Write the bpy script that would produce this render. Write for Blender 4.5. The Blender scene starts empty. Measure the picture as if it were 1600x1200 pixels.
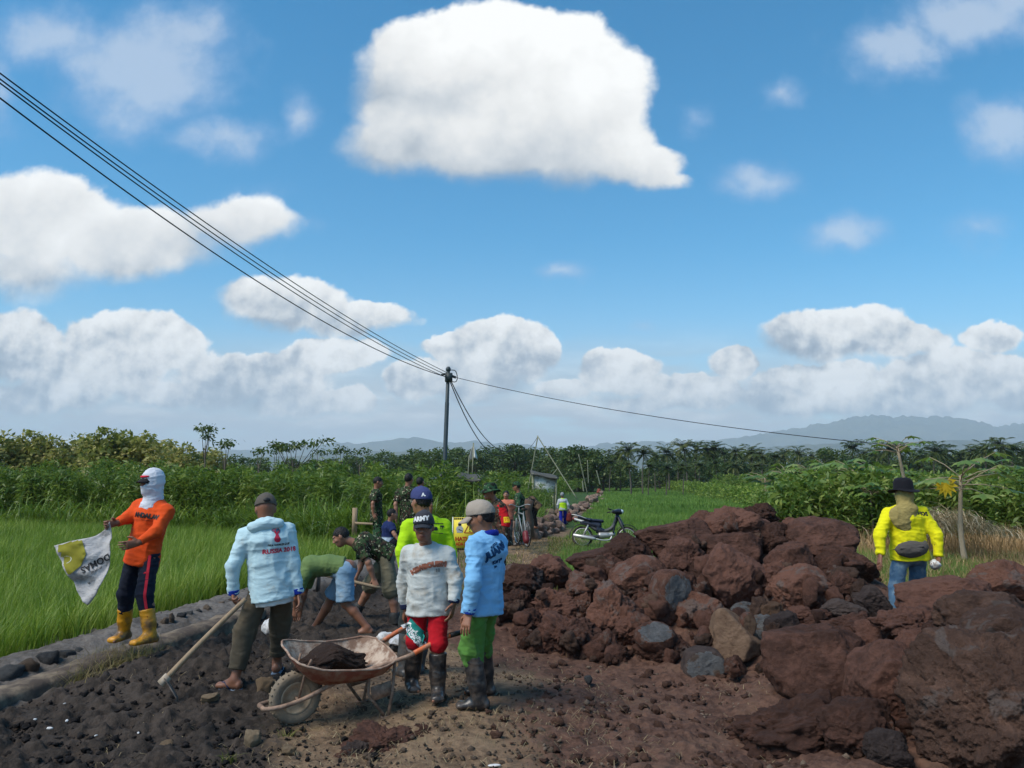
import bpy, bmesh, math, random
import numpy as np
from mathutils import Vector, Matrix
from mathutils.bvhtree import BVHTree

S = bpy.context.scene
COL = S.collection
rng = np.random.default_rng(7)
random.seed(7)

# ------------------------------------------------------------------ camera, light, exposure
F = 1209.0                       # focal length in pixels of the 1600 px wide photograph
CAMZ = 1.9
PITCH = math.atan(150 / F)
cd = bpy.data.cameras.new('camera')
cd.sensor_width = 36.0
cd.lens = F / 1600 * 36.0
cd.clip_start = 0.05
cd.clip_end = 40000
cam = bpy.data.objects.new('camera', cd)
cam.location = (0, 0, CAMZ)
cam.rotation_euler = (math.pi / 2 + PITCH, 0, 0)
COL.objects.link(cam)
S.camera = cam
S.view_settings.view_transform = 'Standard'
S.view_settings.look = 'None'
S.view_settings.exposure = 0.42
S.view_settings.gamma = 1.0
S.cycles.max_bounces = 6
S.cycles.diffuse_bounces = 3
S.cycles.glossy_bounces = 2
S.cycles.transmission_bounces = 3
S.cycles.transparent_max_bounces = 6
S.cycles.volume_bounces = 2
S.cycles.use_denoising = True

SUN_EL, SUN_AZ = 52.0, -125.0      # azimuth measured from +Y towards +X: behind the camera on the left
sl = bpy.data.lights.new('sun', 'SUN')
sl.energy = 2.9
sl.angle = math.radians(30)
sl.color = (1.0, 0.93, 0.82)
so = bpy.data.objects.new('sun', sl)
so.rotation_euler = (math.radians(90 - SUN_EL), 0, math.radians(180 - SUN_AZ) )
COL.objects.link(so)
_d = Vector((math.sin(math.radians(SUN_AZ)) * math.cos(math.radians(SUN_EL)),
             math.cos(math.radians(SUN_AZ)) * math.cos(math.radians(SUN_EL)), math.sin(math.radians(SUN_EL))))
so.rotation_euler = (-_d).to_track_quat('-Z', 'Y').to_euler()
so.location = (-20, -20, 40)


class G:
    """small node-graph writer"""
    def __init__(s, tree):
        s.t = tree
        for n in list(tree.nodes):
            tree.nodes.remove(n)

    def put(s, sock, v):
        if isinstance(v, bpy.types.NodeSocket):
            s.t.links.new(v, sock)
        elif v is not None:
            try:
                sock.default_value = v
            except Exception:
                sock.default_value = tuple(v) + (1.0,)

    def n(s, typ, ins=None, **props):
        nd = s.t.nodes.new('ShaderNode' + typ)
        for k, v in props.items():
            setattr(nd, k, v)
        if ins:
            for k, v in ins.items():
                s.put(nd.inputs[k], v)
        return nd

    def m(s, op, a, b=None, c=None, clamp=False):
        nd = s.n('Math', {0: a}, operation=op, use_clamp=clamp)
        if b is not None:
            s.put(nd.inputs[1], b)
        if c is not None:
            s.put(nd.inputs[2], c)
        return nd.outputs[0]

    def v(s, op, a, b=None):
        nd = s.n('VectorMath', {0: a}, operation=op)
        if b is not None:
            s.put(nd.inputs[1], b)
        return nd.outputs['Value' if op in ('LENGTH', 'DOT_PRODUCT') else 0]

    def mix(s, f, a, b, blend='MIX'):
        nd = s.n('Mix', data_type='RGBA', blend_type=blend)
        s.put(nd.inputs[0], f)
        s.put(nd.inputs[6], a)
        s.put(nd.inputs[7], b)
        return nd.outputs[2]

    def ss(s, x, lo, hi, o0=0.0, o1=1.0):
        nd = s.n('MapRange', {0: x, 1: lo, 2: hi, 3: o0, 4: o1}, interpolation_type='SMOOTHSTEP')
        return nd.outputs[0]

    def noise(s, vec, scale, detail=3.0, rough=0.5, dist=0.0, col=False):
        nd = s.n('TexNoise', {'Scale': scale, 'Detail': detail, 'Roughness': rough, 'Distortion': dist})
        if vec is not None:
            s.put(nd.inputs['Vector'], vec)
        return nd.outputs[1 if col else 0]

    def ramp(s, f, stops, mode='LINEAR'):
        nd = s.n('ValToRGB', {0: f})
        cr = nd.color_ramp
        cr.interpolation = mode
        while len(cr.elements) < len(stops):
            cr.elements.new(0.5)
        for e, (p, c) in zip(cr.elements, stops):
            e.position = p
            e.color = tuple(c) + (1.0,) if len(c) == 3 else c
        return nd.outputs[0]


def uv_of(px, py):
    xc, yc = (px - 800) / F, (600 - py) / F
    y = math.cos(PITCH) - yc * math.sin(PITCH)
    return xc / y, (math.sin(PITCH) + yc * math.cos(PITCH)) / y


# ------------------------------------------------------------------ world: Nishita sky with cumulus
def build_world():
    w = bpy.data.worlds.new('World')
    S.world = w
    w.use_nodes = True
    w.cycles.sampling_method = 'MANUAL'
    w.cycles.sample_map_resolution = 512
    g = G(w.node_tree)
    sky = g.n('TexSky', sky_type='NISHITA', sun_disc=False, sun_elevation=math.radians(SUN_EL),
              sun_rotation=math.radians(SUN_AZ), altitude=60.0, air_density=1.0, dust_density=0.6, ozone_density=1.6)
    d = g.n('TexCoord').outputs['Generated']
    sep = g.n('SeparateXYZ', {0: d})
    x, y, z = sep.outputs
    ya = g.m('MAXIMUM', g.m('ABSOLUTE', y), 0.06)
    u = g.m('DIVIDE', x, ya)
    v = g.m('DIVIDE', z, ya)
    P = g.n('CombineXYZ', {0: u, 1: v, 2: g.m('MULTIPLY', y, 0.5)}).outputs[0]
    # domain warp
    w1 = g.noise(P, 3.2, 2.0, 0.5, col=True)
    w2 = g.noise(P, 14.0, 4.0, 0.6, col=True)
    wv = g.v('ADD', g.v('MULTIPLY', g.v('SUBTRACT', w1, (0.5, 0.5, 0.5)), (0.06, 0.045, 0)),
             g.v('MULTIPLY', g.v('SUBTRACT', w2, (0.5, 0.5, 0.5)), (0.045, 0.045, 0)))
    Q = g.v('ADD', P, wv)
    flat = g.v('MULTIPLY', Q, (1, 1, 0))
    # noise that roughens cloud borders
    n1 = g.noise(P, 9.0, 7.0, 0.58)
    vor = g.n('TexVoronoi', {'Vector': g.v('ADD', P, g.v('MULTIPLY', g.v('SUBTRACT', w2, (0.5, 0.5, 0.5)), (0.06, 0.06, 0.0))), 'Scale': 15.0, 'Detail': 2.5, 'Roughness': 0.55}, feature='F1')
    puff = vor.outputs['Distance']

    def group(lst):
        """union of soft ellipses -> (field, height inside the cloud)"""
        acc = hacc = wacc = None
        for (px, py, rx, ry, k) in lst:
            cu, cv = uv_of(px, py)
            u1, _ = uv_of(px + rx, py)
            _, v1 = uv_of(px, py - ry)
            a, b = u1 - cu, v1 - cv
            q = g.v('MULTIPLY', g.v('SUBTRACT', flat, (cu, cv, 0)), (1 / a, 1 / b, 0))
            f = g.m('MULTIPLY_ADD', g.v('LENGTH', q), -k, k)
            wt = g.m('MAXIMUM', g.m('ADD', f, 0.4), 0.0)
            h = g.v('DOT_PRODUCT', q, (0.25, 1, 0))
            hw = g.m('MULTIPLY', h, wt)
            if acc is None:
                acc, hacc, wacc = f, hw, wt
            else:
                acc = g.m('SMOOTH_MAX', acc, f, 0.12)
                hacc = g.m('ADD', hacc, hw)
                wacc = g.m('ADD', wacc, wt)
        return acc, g.m('DIVIDE', hacc, g.m('MAXIMUM', wacc, 0.02))

    solid = [
        (780, 142, 252, 158, 3.0), (880, 225, 170, 80, 1.8), (640, 232, 120, 58, 1.5), (780, 245, 230, 48, 1.6), (965, 252, 125, 44, 1.4), (1035, 280, 70, 24, 1.0),
        (60, 350, 150, 90, 1.40), (215, 390, 170, 70, 1.24), (380, 350, 110, 55, 0.93), (50, 430, 160, 60, 0.85),
        (440, 475, 115, 50, 1.40), (540, 497, 110, 32, 1.24),
        (210, 540, 120, 52, 1.40), (20, 545, 90, 60, 1.40), (520, 560, 90, 36, 1.40), (400, 585, 160, 45, 1.16),
        (785, 545, 85, 55, 1.55), (690, 545, 45, 24, 1.24), (720, 595, 100, 40, 1.24),
        (965, 580, 75, 42, 1.40), (1140, 560, 48, 34, 1.32),
        (1300, 520, 140, 46, 1.55), (1400, 535, 95, 32, 1.24), (1555, 530, 60, 28, 1.24),
        (1500, 590, 140, 52, 1.40), (1270, 600, 150, 40, 1.24), (1080, 610, 110, 36, 1.24),
        (60, 622, 150, 34, 1.0), (290, 618, 150, 34, 1.0), (480, 632, 170, 30, .9), (130, 585, 150, 34, 1.0), (640, 604, 50, 30, 1.2), (870, 615, 70, 24, .9), (1010, 630, 110, 26, .9), (1240, 622, 150, 38, 1.05), (1430, 630, 170, 40, 1.05), (1590, 620, 70, 40, 1.1),
    ]
    wispy = [
        (235, 105, 190, 135, 1.3), (90, 60, 130, 75, 1.1), (300, 40, 110, 80, 1.0), (350, 205, 125, 52, 1.1), (462, 180, 44, 54, .9),
        (1400, 75, 150, 65, 1.2), (1500, 30, 170, 80, 1.2), (1600, 0, 120, 70, 1.1), (1560, 200, 90, 75, 1.15), (1310, 362, 78, 46, 1.15),
        (1525, 355, 75, 42, .7), (1215, 150, 45, 34, .8), (1090, 185, 60, 40, .7), (1190, 282, 85, 34, .8),
        (862, 425, 60, 22, .95), (380, 340, 140, 60, .6), (470, 350, 60, 40, .5), (1000, 497, 30, 16, .6),
        (5, 150, 40, 90, .8),
    ]
    A, HA = group(solid)
    B, HB = group(wispy)
    edge = g.m('ADD', g.m('MULTIPLY_ADD', n1, 1.5, -0.75), g.m('MULTIPLY_ADD', puff, -0.22, 0.08))
    # clouds low on the horizon are farther off: finer billows
    far = g.ss(v, .34, .14)
    n3 = g.noise(P, 26.0, 6.0, 0.58)
    n3b = g.noise(g.v('ADD', P, (0.008, -0.011, 0)), 26.0, 6.0, 0.58)
    edge = g.m('ADD', edge, g.m('MULTIPLY', far, g.m('MULTIPLY_ADD', n3, 1.1, -0.55)))
    # crisp on top, frayed at the base
    soft = g.m('MULTIPLY', g.ss(HA, -0.7, 0.5, 1.15, 0.34), g.m('MULTIPLY_ADD', far, -0.45, 1.0))
    A2 = g.m('ADD', g.m('MULTIPLY', A, 1.25), g.m('MULTIPLY_ADD', edge, 0.62, 0.06))
    da = g.n('MapRange', {0: A2, 1: 0.0, 2: soft, 3: 0, 4: 1}, interpolation_type='SMOOTHSTEP').outputs[0]
    B2 = g.m('ADD', B, g.m('MULTIPLY_ADD', g.m('ADD', g.m('MULTIPLY', n1, .75), g.m('MULTIPLY', n3, .25)), 2.3, -1.2))
    db = g.m('MULTIPLY', g.ss(B2, -0.05, 0.95), 0.62)
    # colour of the cumulus: bright where thin/upper, greyer at the base, billow relief from the noise slope
    nL = g.noise(g.v('ADD', P, (0.022, -0.028, 0)), 9.0, 7.0, 0.58)
    relief = g.m('MULTIPLY', g.m('SUBTRACT', nL, n1), g.ss(v, .10, .35, -2.0, -0.55))
    relief = g.m('ADD', relief, g.m('MULTIPLY', far, g.m('MULTIPLY', g.m('SUBTRACT', n3b, n3), -1.7)))
    big = g.noise(P, 4.0, 3.0, 0.5)
    low = g.ss(v, 0.02, 0.30)
    lit = g.m('ADD', g.m('ADD', g.m('MULTIPLY_ADD', HA, 0.46, 0.66), relief), g.m('MULTIPLY_ADD', big, 0.8, -0.4))
    lit = g.m('ADD', lit, g.m('MULTIPLY', g.m('MULTIPLY', g.m('SUBTRACT', puff, 0.35), -0.16), 1.0))
    lit = g.m('ADD', lit, g.m('MULTIPLY', low, 0.12))
    ccol = g.ramp(lit, [(0.0, (.24, .30, .38)), (0.30, (.40, .455, .52)), (0.52, (.64, .67, .695)), (0.74, (.86, .86, .845)), (1.0, (1.02, 1.02, 1.0))])
    K = 8.0
    ccolK = g.v('SCALE', ccol)
    ccolK.node.inputs['Scale'].default_value = K
    wcol = g.mix(g.ss(B2, 0.2, 0.9), (.36 * K, .50 * K, .76 * K), (.62 * K, .70 * K, .82 * K))
    # sky itself, slightly richer blue aloft and pale near the horizon (Nishita colours retinted, horizon haze painted in)
    hsv = g.n('HueSaturation', {'Hue': 0.478, 'Saturation': 1.42, 'Value': 1.38, 'Fac': 1.0, 'Color': sky.outputs[0]}).outputs[0]
    hsv = g.mix(1.0, hsv, (.60, .83, .95), 'MULTIPLY')
    hazef = g.m('MULTIPLY', g.m('POWER', g.m('SUBTRACT', 1.0, g.m('MINIMUM', g.m('MAXIMUM', g.m('MULTIPLY', v, 3.0), 0.0), 1.0)), 2.0), 0.80)
    base = g.mix(hazef, hsv, (.66 * K, .735 * K, .79 * K))
    c1 = g.mix(db, base, wcol)
    c2 = g.mix(da, c1, ccolK)
    # far strato-cumulus band near the horizon
    sv = g.n('CombineXYZ', {0: u, 1: g.m('MULTIPLY', v, 4.5), 2: 3.3}).outputs[0]
    bn = g.noise(sv, 6.0, 6.0, 0.55)
    band = g.m('MULTIPLY', g.m('MULTIPLY', g.ss(bn, 0.27, 0.50), g.ss(v, 0.22, 0.08)), g.ss(v, -0.01, 0.01))
    bcol = g.mix(g.ss(bn, 0.48, 0.75), (.50 * K, .55 * K, .60 * K), (.90 * K, .91 * K, .91 * K))
    c3 = g.mix(g.m('MULTIPLY', band, g.m('SUBTRACT', 1.0, g.m('MULTIPLY', da, 0.75))), c2, bcol)
    bg = g.n('Background', {'Color': c3, 'Strength': 0.1})
    out = g.n('OutputWorld', {0: bg.outputs[0]})


build_world()

# ------------------------------------------------------------------ helpers: pixels, noise, meshes
def W(px, py, Y):
    """world point on the sight line of photo pixel (px,py) at forward distance Y"""
    u, v = uv_of(px, py)
    return np.array((u * Y, Y, CAMZ + v * Y))


def hsh(ix, iy, iz, seed):
    h = (ix.astype(np.uint32) * np.uint32(374761393) + iy.astype(np.uint32) * np.uint32(668265263)
         + iz.astype(np.uint32) * np.uint32(2147483647 % 4294967296) + np.uint32(seed * 1274126177 % 4294967296))
    h = (h ^ (h >> np.uint32(13))) * np.uint32(1274126177)
    h = (h ^ (h >> np.uint32(16))) * np.uint32(2246822519)
    return ((h ^ (h >> np.uint32(15))) & np.uint32(0xFFFFFF)).astype(np.float32) / np.float32(0xFFFFFF)


def vnoise(P, seed=0):
    P = np.asarray(P, dtype=np.float32)
    I = np.floor(P).astype(np.int64)
    f = P - I
    f = f * f * (3 - 2 * f)
    I = I.astype(np.int32)
    out = 0
    for dx in (0, 1):
        wx = f[:, 0] if dx else 1 - f[:, 0]
        for dy in (0, 1):
            wy = f[:, 1] if dy else 1 - f[:, 1]
            for dz in (0, 1):
                wz = f[:, 2] if dz else 1 - f[:, 2]
                out = out + wx * wy * wz * hsh(I[:, 0] + dx, I[:, 1] + dy, I[:, 2] + dz, seed)
    return out


def fbm(P, oct=4, seed=0, gain=0.5):
    s, a, t = 0, 1.0, 0.0
    P = np.asarray(P, dtype=np.float32)
    for o in range(oct):
        s = s + a * vnoise(P * (2.03 ** o) + 17.7 * o, seed + o)
        t += a
        a *= gain
    return s / t


def mesh_np(name, V, faces, loops_per=4, mat=None, flat=False):
    """faces: (n,k) int array, or list of such arrays with different k"""
    me = bpy.data.meshes.new(name)
    V = np.ascontiguousarray(V, dtype=np.float32)
    if not isinstance(faces, list):
        faces = [faces]
    faces = [np.ascontiguousarray(f, dtype=np.int32) for f in faces if len(f)]
    nl = sum(f.size for f in faces)
    npoly = sum(len(f) for f in faces)
    me.vertices.add(len(V))
    me.vertices.foreach_set('co', V.ravel())
    me.loops.add(nl)
    me.polygons.add(npoly)
    me.loops.foreach_set('vertex_index', np.concatenate([f.ravel() for f in faces]))
    st, o = [], 0
    for f in faces:
        k = f.shape[1]
        st.append(o + np.arange(len(f), dtype=np.int32) * k)
        o += f.size
    me.polygons.foreach_set('loop_start', np.concatenate(st))
    me.update(calc_edges=True)
    me.validate()
    if flat:
        me.shade_flat()
    else:
        me.shade_smooth()
    if mat is not None:
        for m_ in (mat if isinstance(mat, (list, tuple)) else [mat]):
            me.materials.append(m_)
    return me


def link(name, me, parent=None, loc=None, rotz=None):
    o = bpy.data.objects.new(name, me)
    COL.objects.link(o)
    if parent is not None:
        o.parent = parent
    if loc is not None:
        o.location = loc
    if rotz is not None:
        o.rotation_euler = (0, 0, rotz)
    return o


def tag(o, label=None, cat=None, group=None, kind=None):
    if label: o['label'] = label
    if cat: o['category'] = cat
    if group: o['group'] = group
    if kind: o['kind'] = kind
    return o


def copy_tree(o, parent=None):
    c = o.copy()
    COL.objects.link(c)
    if parent is not None:
        c.parent = parent
    for ch in list(o.children):
        copy_tree(ch, c)
    return c


def unit(v):
    v = np.asarray(v, dtype=float)
    return v / max(np.linalg.norm(v), 1e-9)


class MB:
    """collects shapes into one mesh"""
    def __init__(s):
        s.v, s.f, s.n, s.mi = [], {}, 0, 0

    def add(s, V, Fs):
        V = np.asarray(V, dtype=float)
        for f in (Fs if isinstance(Fs, list) else [Fs]):
            f = np.asarray(f, dtype=np.int64)
            if len(f):
                s.f.setdefault(f.shape[1], []).append(f + s.n)
        s.v.append(V)
        s.n += len(V)
        return s

    def tube(s, pts, r, seg=10, cap=True, flat=1.0, up=None):
        pts = np.asarray(pts, dtype=float)
        n = len(pts)
        r = np.broadcast_to(np.asarray(r, dtype=float), (n,))
        T = np.gradient(pts, axis=0)
        T /= np.maximum(np.linalg.norm(T, axis=1, keepdims=True), 1e-9)
        a = np.array(up if up is not None else ((0, 0, 1) if abs(T[0][2]) < 0.9 else (1, 0, 0)), dtype=float)
        V = []
        for i in range(n):
            x = a - T[i] * np.dot(a, T[i])
            x = unit(x)
            a = x if up is None else a
            y = np.cross(T[i], x)
            for k in range(seg):
                t = 2 * math.pi * k / seg
                V.append(pts[i] + r[i] * (math.cos(t) * x * flat + math.sin(t) * y))
        Q = []
        for i in range(n - 1):
            for k in range(seg):
                k2 = (k + 1) % seg
                Q.append((i * seg + k, i * seg + k2, (i + 1) * seg + k2, (i + 1) * seg + k))
        Tr = []
        if cap:
            b = len(V)
            V += [pts[0], pts[-1]]
            for k in range(seg):
                k2 = (k + 1) % seg
                Tr.append((b, k2, k))
                Tr.append((b + 1, (n - 1) * seg + k, (n - 1) * seg + k2))
        return s.add(V, [Q, Tr])

    def box(s, c, size, R=None, taper=1.0):
        h = np.array(size, dtype=float) / 2
        V = np.array([(x, y, z) for x in (-1, 1) for y in (-1, 1) for z in (-1, 1)], dtype=float)
        V[V[:, 2] > 0, :2] *= taper
        V = V * h
        if R is not None:
            V = V @ np.asarray(R, dtype=float)
        return s.add(V + np.asarray(c, dtype=float), np.array([(0, 1, 3, 2), (4, 6, 7, 5), (0, 4, 5, 1), (2, 3, 7, 6), (0, 2, 6, 4), (1, 5, 7, 3)]))

    def lathe(s, prof, seg=24, axis='z', c=(0, 0, 0), R=None):
        """prof: (radius, height) pairs, closed shapes allowed"""
        V, Q = [], []
        for (r, h) in prof:
            for k in range(seg):
                t = 2 * math.pi * k / seg
                V.append((r * math.cos(t), r * math.sin(t), h))
        for i in range(len(prof) - 1):
            for k in range(seg):
                k2 = (k + 1) % seg
                Q.append((i * seg + k, i * seg + k2, (i + 1) * seg + k2, (i + 1) * seg + k))
        V = np.array(V)
        if axis == 'x': V = V[:, [2, 0, 1]]
        if axis == 'y': V = V[:, [1, 2, 0]]
        if R is not None: V = V @ np.asarray(R, dtype=float)
        return s.add(V + np.asarray(c, dtype=float), np.array(Q))

    def grid(s, Pn):
        """Pn: (n,m,3) points -> quads"""
        n, m_, _ = Pn.shape
        i, j = np.meshgrid(np.arange(n - 1), np.arange(m_ - 1), indexing='ij')
        a = (i * m_ + j).ravel()
        return s.add(Pn.reshape(-1, 3), np.stack([a, a + m_, a + m_ + 1, a + 1], 1))

    def mesh(s, name, mat=None, flat=False):
        return mesh_np(name, np.concatenate(s.v), [np.concatenate(x) for x in s.f.values()], mat=mat, flat=flat)

    def build(s, name, mat=None, parent=None, flat=False, loc=None, rotz=None):
        return link(name, s.mesh(name, mat, flat), parent, loc, rotz)


def solidify(o, t, off=-1.0):
    m_ = o.modifiers.new('thick', 'SOLIDIFY')
    m_.thickness = t
    m_.offset = off
    return o


# ------------------------------------------------------------------ signed-distance bodies
def surface_nets(V, org, h):
    Sg = V < 0
    nx, ny, nz = V.shape
    cnt = np.zeros((nx - 1, ny - 1, nz - 1), np.int8)
    cor = [(i, j, k) for i in (0, 1) for j in (0, 1) for k in (0, 1)]
    for (i, j, k) in cor:
        cnt += Sg[i:nx - 1 + i, j:ny - 1 + j, k:nz - 1 + k]
    act = (cnt > 0) & (cnt < 8)
    idx = np.argwhere(act)
    idg = np.full(act.shape, -1, np.int32)
    idg[act] = np.arange(len(idx), dtype=np.int32)
    vals = np.stack([V[idx[:, 0] + i, idx[:, 1] + j, idx[:, 2] + k] for (i, j, k) in cor], 1)
    pos = np.zeros((len(idx), 3), np.float32)
    num = np.zeros(len(idx), np.float32)
    ca = np.array(cor, dtype=np.float32)
    for a in range(8):
        for b in range(a + 1, 8):
            if abs(ca[a] - ca[b]).sum() != 1:
                continue
            va, vb = vals[:, a], vals[:, b]
            x = (va < 0) != (vb < 0)
            t = np.where(x, va / np.where(x, va - vb, 1), 0)
            pos += np.where(x[:, None], ca[a] + t[:, None] * (ca[b] - ca[a]), 0)
            num += x
    pos /= np.maximum(num, 1)[:, None]
    verts = np.asarray(org, dtype=np.float32) + (idx + pos) * h
    Q = []
    def quads(e, ins, c0, c1, c2, c3):
        q = np.stack([c0[e], c1[e], c2[e], c3[e]], 1)
        fl = ~ins[e]
        q[fl] = q[fl][:, ::-1]
        Q.append(q)
    A = Sg[:-1, 1:-1, 1:-1]; e = A != Sg[1:, 1:-1, 1:-1]
    quads(e, A, idg[:, :-1, :-1], idg[:, 1:, :-1], idg[:, 1:, 1:], idg[:, :-1, 1:])
    A = Sg[1:-1, :-1, 1:-1]; e = A != Sg[1:-1, 1:, 1:-1]
    quads(e, A, idg[:-1, :, :-1], idg[:-1, :, 1:], idg[1:, :, 1:], idg[1:, :, :-1])
    A = Sg[1:-1, 1:-1, :-1]; e = A != Sg[1:-1, 1:-1, 1:]
    quads(e, A, idg[:-1, :-1, :], idg[1:, :-1, :], idg[1:, 1:, :], idg[:-1, 1:, :])
    Q = np.concatenate(Q)
    return verts, Q[(Q >= 0).all(1)]


def vnormals(V, Q):
    n = np.cross(V[Q[:, 2]] - V[Q[:, 0]], V[Q[:, 3]] - V[Q[:, 1]])
    N = np.zeros_like(V)
    for k in range(4):
        np.add.at(N, Q[:, k], n)
    return N / np.maximum(np.linalg.norm(N, axis=1, keepdims=True), 1e-12)


class SDF:
    def __init__(s, h):
        s.h, s.p = h, []

    def _a(s, op, k, lo, hi, fn):
        s.p.append((op, k, np.asarray(lo, float), np.asarray(hi, float), fn))
        return s

    def cap(s, a, b, ra, rb=None, k=0.02, op='u', flat=False, flat0=False):
        a, b = np.asarray(a, float), np.asarray(b, float)
        rb = ra if rb is None else rb
        ba = b - a
        L2 = max(float(ba @ ba), 1e-9)
        L = math.sqrt(L2)
        def fn(X, Y, Z):
            px, py, pz = X - a[0], Y - a[1], Z - a[2]
            tt = (px * ba[0] + py * ba[1] + pz * ba[2]) / L2
            t = np.clip(tt, 0, 1)
            d = np.sqrt((px - t * ba[0]) ** 2 + (py - t * ba[1]) ** 2 + (pz - t * ba[2]) ** 2) - (ra + t * (rb - ra))
            if flat: d = np.maximum(d, (tt - 1) * L)
            if flat0: d = np.maximum(d, -tt * L)
            return d
        r = max(ra, rb)
        return s._a(op, k, np.minimum(a, b) - r, np.maximum(a, b) + r, fn)

    def ecap(s, a, b, side, rs0, rf0, rs1=None, rf1=None, k=0.03, op='u', flat=False):
        a, b = np.asarray(a, float), np.asarray(b, float)
        rs1 = rs0 if rs1 is None else rs1
        rf1 = rf0 if rf1 is None else rf1
        ax = unit(b - a)
        sd = np.asarray(side, float)
        sd = unit(sd - ax * (sd @ ax))
        fw = np.cross(ax, sd)
        L = np.linalg.norm(b - a)
        rm = min(rs0, rf0, rs1, rf1)
        def fn(X, Y, Z):
            px, py, pz = X - a[0], Y - a[1], Z - a[2]
            l = px * ax[0] + py * ax[1] + pz * ax[2]
            t = np.clip(l / L, 0, 1)
            e = l - t * L
            q1 = (px * sd[0] + py * sd[1] + pz * sd[2]) / (rs0 + t * (rs1 - rs0))
            q2 = (px * fw[0] + py * fw[1] + pz * fw[2]) / (rf0 + t * (rf1 - rf0))
            d = (np.sqrt(q1 * q1 + q2 * q2 + (e / rm) ** 2) - 1) * rm
            if flat: d = np.maximum(d, l - L)
            return d
        r = max(rs0, rf0, rs1, rf1)
        return s._a(op, k, np.minimum(a, b) - r, np.maximum(a, b) + r, fn)

    def ell(s, c, r, R=None, k=0.02, op='u'):
        c, r = np.asarray(c, float), np.asarray(r, float)
        R = np.eye(3) if R is None else np.asarray(R, float)      # rows are the axes
        rm = r.min()
        def fn(X, Y, Z):
            px, py, pz = X - c[0], Y - c[1], Z - c[2]
            q = 0
            for i in range(3):
                q = q + ((px * R[i, 0] + py * R[i, 1] + pz * R[i, 2]) / r[i]) ** 2
            return (np.sqrt(q) - 1) * rm
        return s._a(op, k, c - r.max(), c + r.max(), fn)

    def clip(s, p0, n, box=None):
        """cuts away what lies on the side n points to (of everything added so far)"""
        p0, n = np.asarray(p0, float), unit(n)
        def fn(X, Y, Z):
            return (X - p0[0]) * n[0] + (Y - p0[1]) * n[1] + (Z - p0[2]) * n[2]
        s.p.append(('c', 0, None, None, fn))
        return s

    def mesh(s):
        h = s.h
        us = [q for q in s.p if q[0] == 'u']
        lo = np.min([q[2] for q in us], 0) - 3 * h - .01
        hi = np.max([q[3] for q in us], 0) + 3 * h + .01
        n = np.ceil((hi - lo) / h).astype(int) + 1
        ax = [lo[i] + h * np.arange(n[i]) for i in range(3)]
        V = np.full(tuple(n), 0.2, np.float32)
        for op, k, l, u, fn in s.p:
            if op == 'c':
                d = fn(ax[0][:, None, None], ax[1][None, :, None], ax[2][None, None, :])
                np.maximum(V, d.astype(np.float32), out=V)
                continue
            pad = k + 2.5 * h
            i0 = np.clip(np.floor((l - pad - lo) / h).astype(int), 0, n)
            i1 = np.clip(np.ceil((u + pad - lo) / h).astype(int) + 1, 0, n)
            if (i1 <= i0).any():
                continue
            sl_ = tuple(slice(i0[i], i1[i]) for i in range(3))
            d = fn(ax[0][sl_[0]][:, None, None], ax[1][sl_[1]][None, :, None], ax[2][sl_[2]][None, None, :])
            sub = V[sl_]
            if op == 'u':
                if k > 0:
                    hh = np.maximum(k - np.abs(sub - d), 0) / k
                    V[sl_] = np.minimum(sub, d) - hh * hh * k * .25
                else:
                    V[sl_] = np.minimum(sub, d)
            else:
                if k > 0:
                    hh = np.maximum(k - np.abs(sub + d), 0) / k
                    V[sl_] = np.maximum(sub, -d) + hh * hh * k * .25
                else:
                    V[sl_] = np.maximum(sub, -d)
        V[0], V[-1] = .2, .2
        V[:, 0], V[:, -1] = .2, .2
        V[:, :, 0], V[:, :, -1] = .2, .2
        return surface_nets(V, lo, h)


def folds(V, Q, amp, scale=9.0, aniso=(1, 1, 2.2), seed=0):
    """cloth creases pushed along the normal"""
    N = vnormals(V, Q)
    P = V * np.array(aniso) * scale
    wob = np.stack([vnoise(V * 5 + 3, seed + 5), vnoise(V * 5 + 9, seed + 6), vnoise(V * 5 + 21, seed + 7)], 1) * 2.2
    r1 = 1 - np.abs(2 * vnoise(P + wob, seed) - 1)
    r2 = 1 - np.abs(2 * vnoise(P * 2.1 + wob * 1.5 + 40, seed + 1) - 1)
    d = amp * ((r1 ** 2 - .45) + .45 * (r2 ** 2 - .45))
    return V + N * d[:, None]

# ------------------------------------------------------------------ materials
MATS = {}


def newmat(name):
    m_ = bpy.data.materials.new(name)
    m_.use_nodes = True
    return m_, G(m_.node_tree)


def finish(g, col, rough=.8, bump=None, bstr=.3, bdist=.02, spec=.3, metal=0.0, **kw):
    b = g.n('BsdfPrincipled', {'Base Color': col, 'Roughness': rough, 'Specular IOR Level': spec, 'Metallic': metal})
    for k, v in kw.items():
        g.put(b.inputs[k.replace('_', ' ')], v)
    if bump is not None:
        bn = g.n('Bump', {'Strength': bstr, 'Distance': bdist, 'Height': bump})
        g.put(b.inputs['Normal'], bn.outputs[0])
    g.n('OutputMaterial', {0: b.outputs[0]})
    return b


def oc(g):
    return g.n('TexCoord').outputs['Object']


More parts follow.
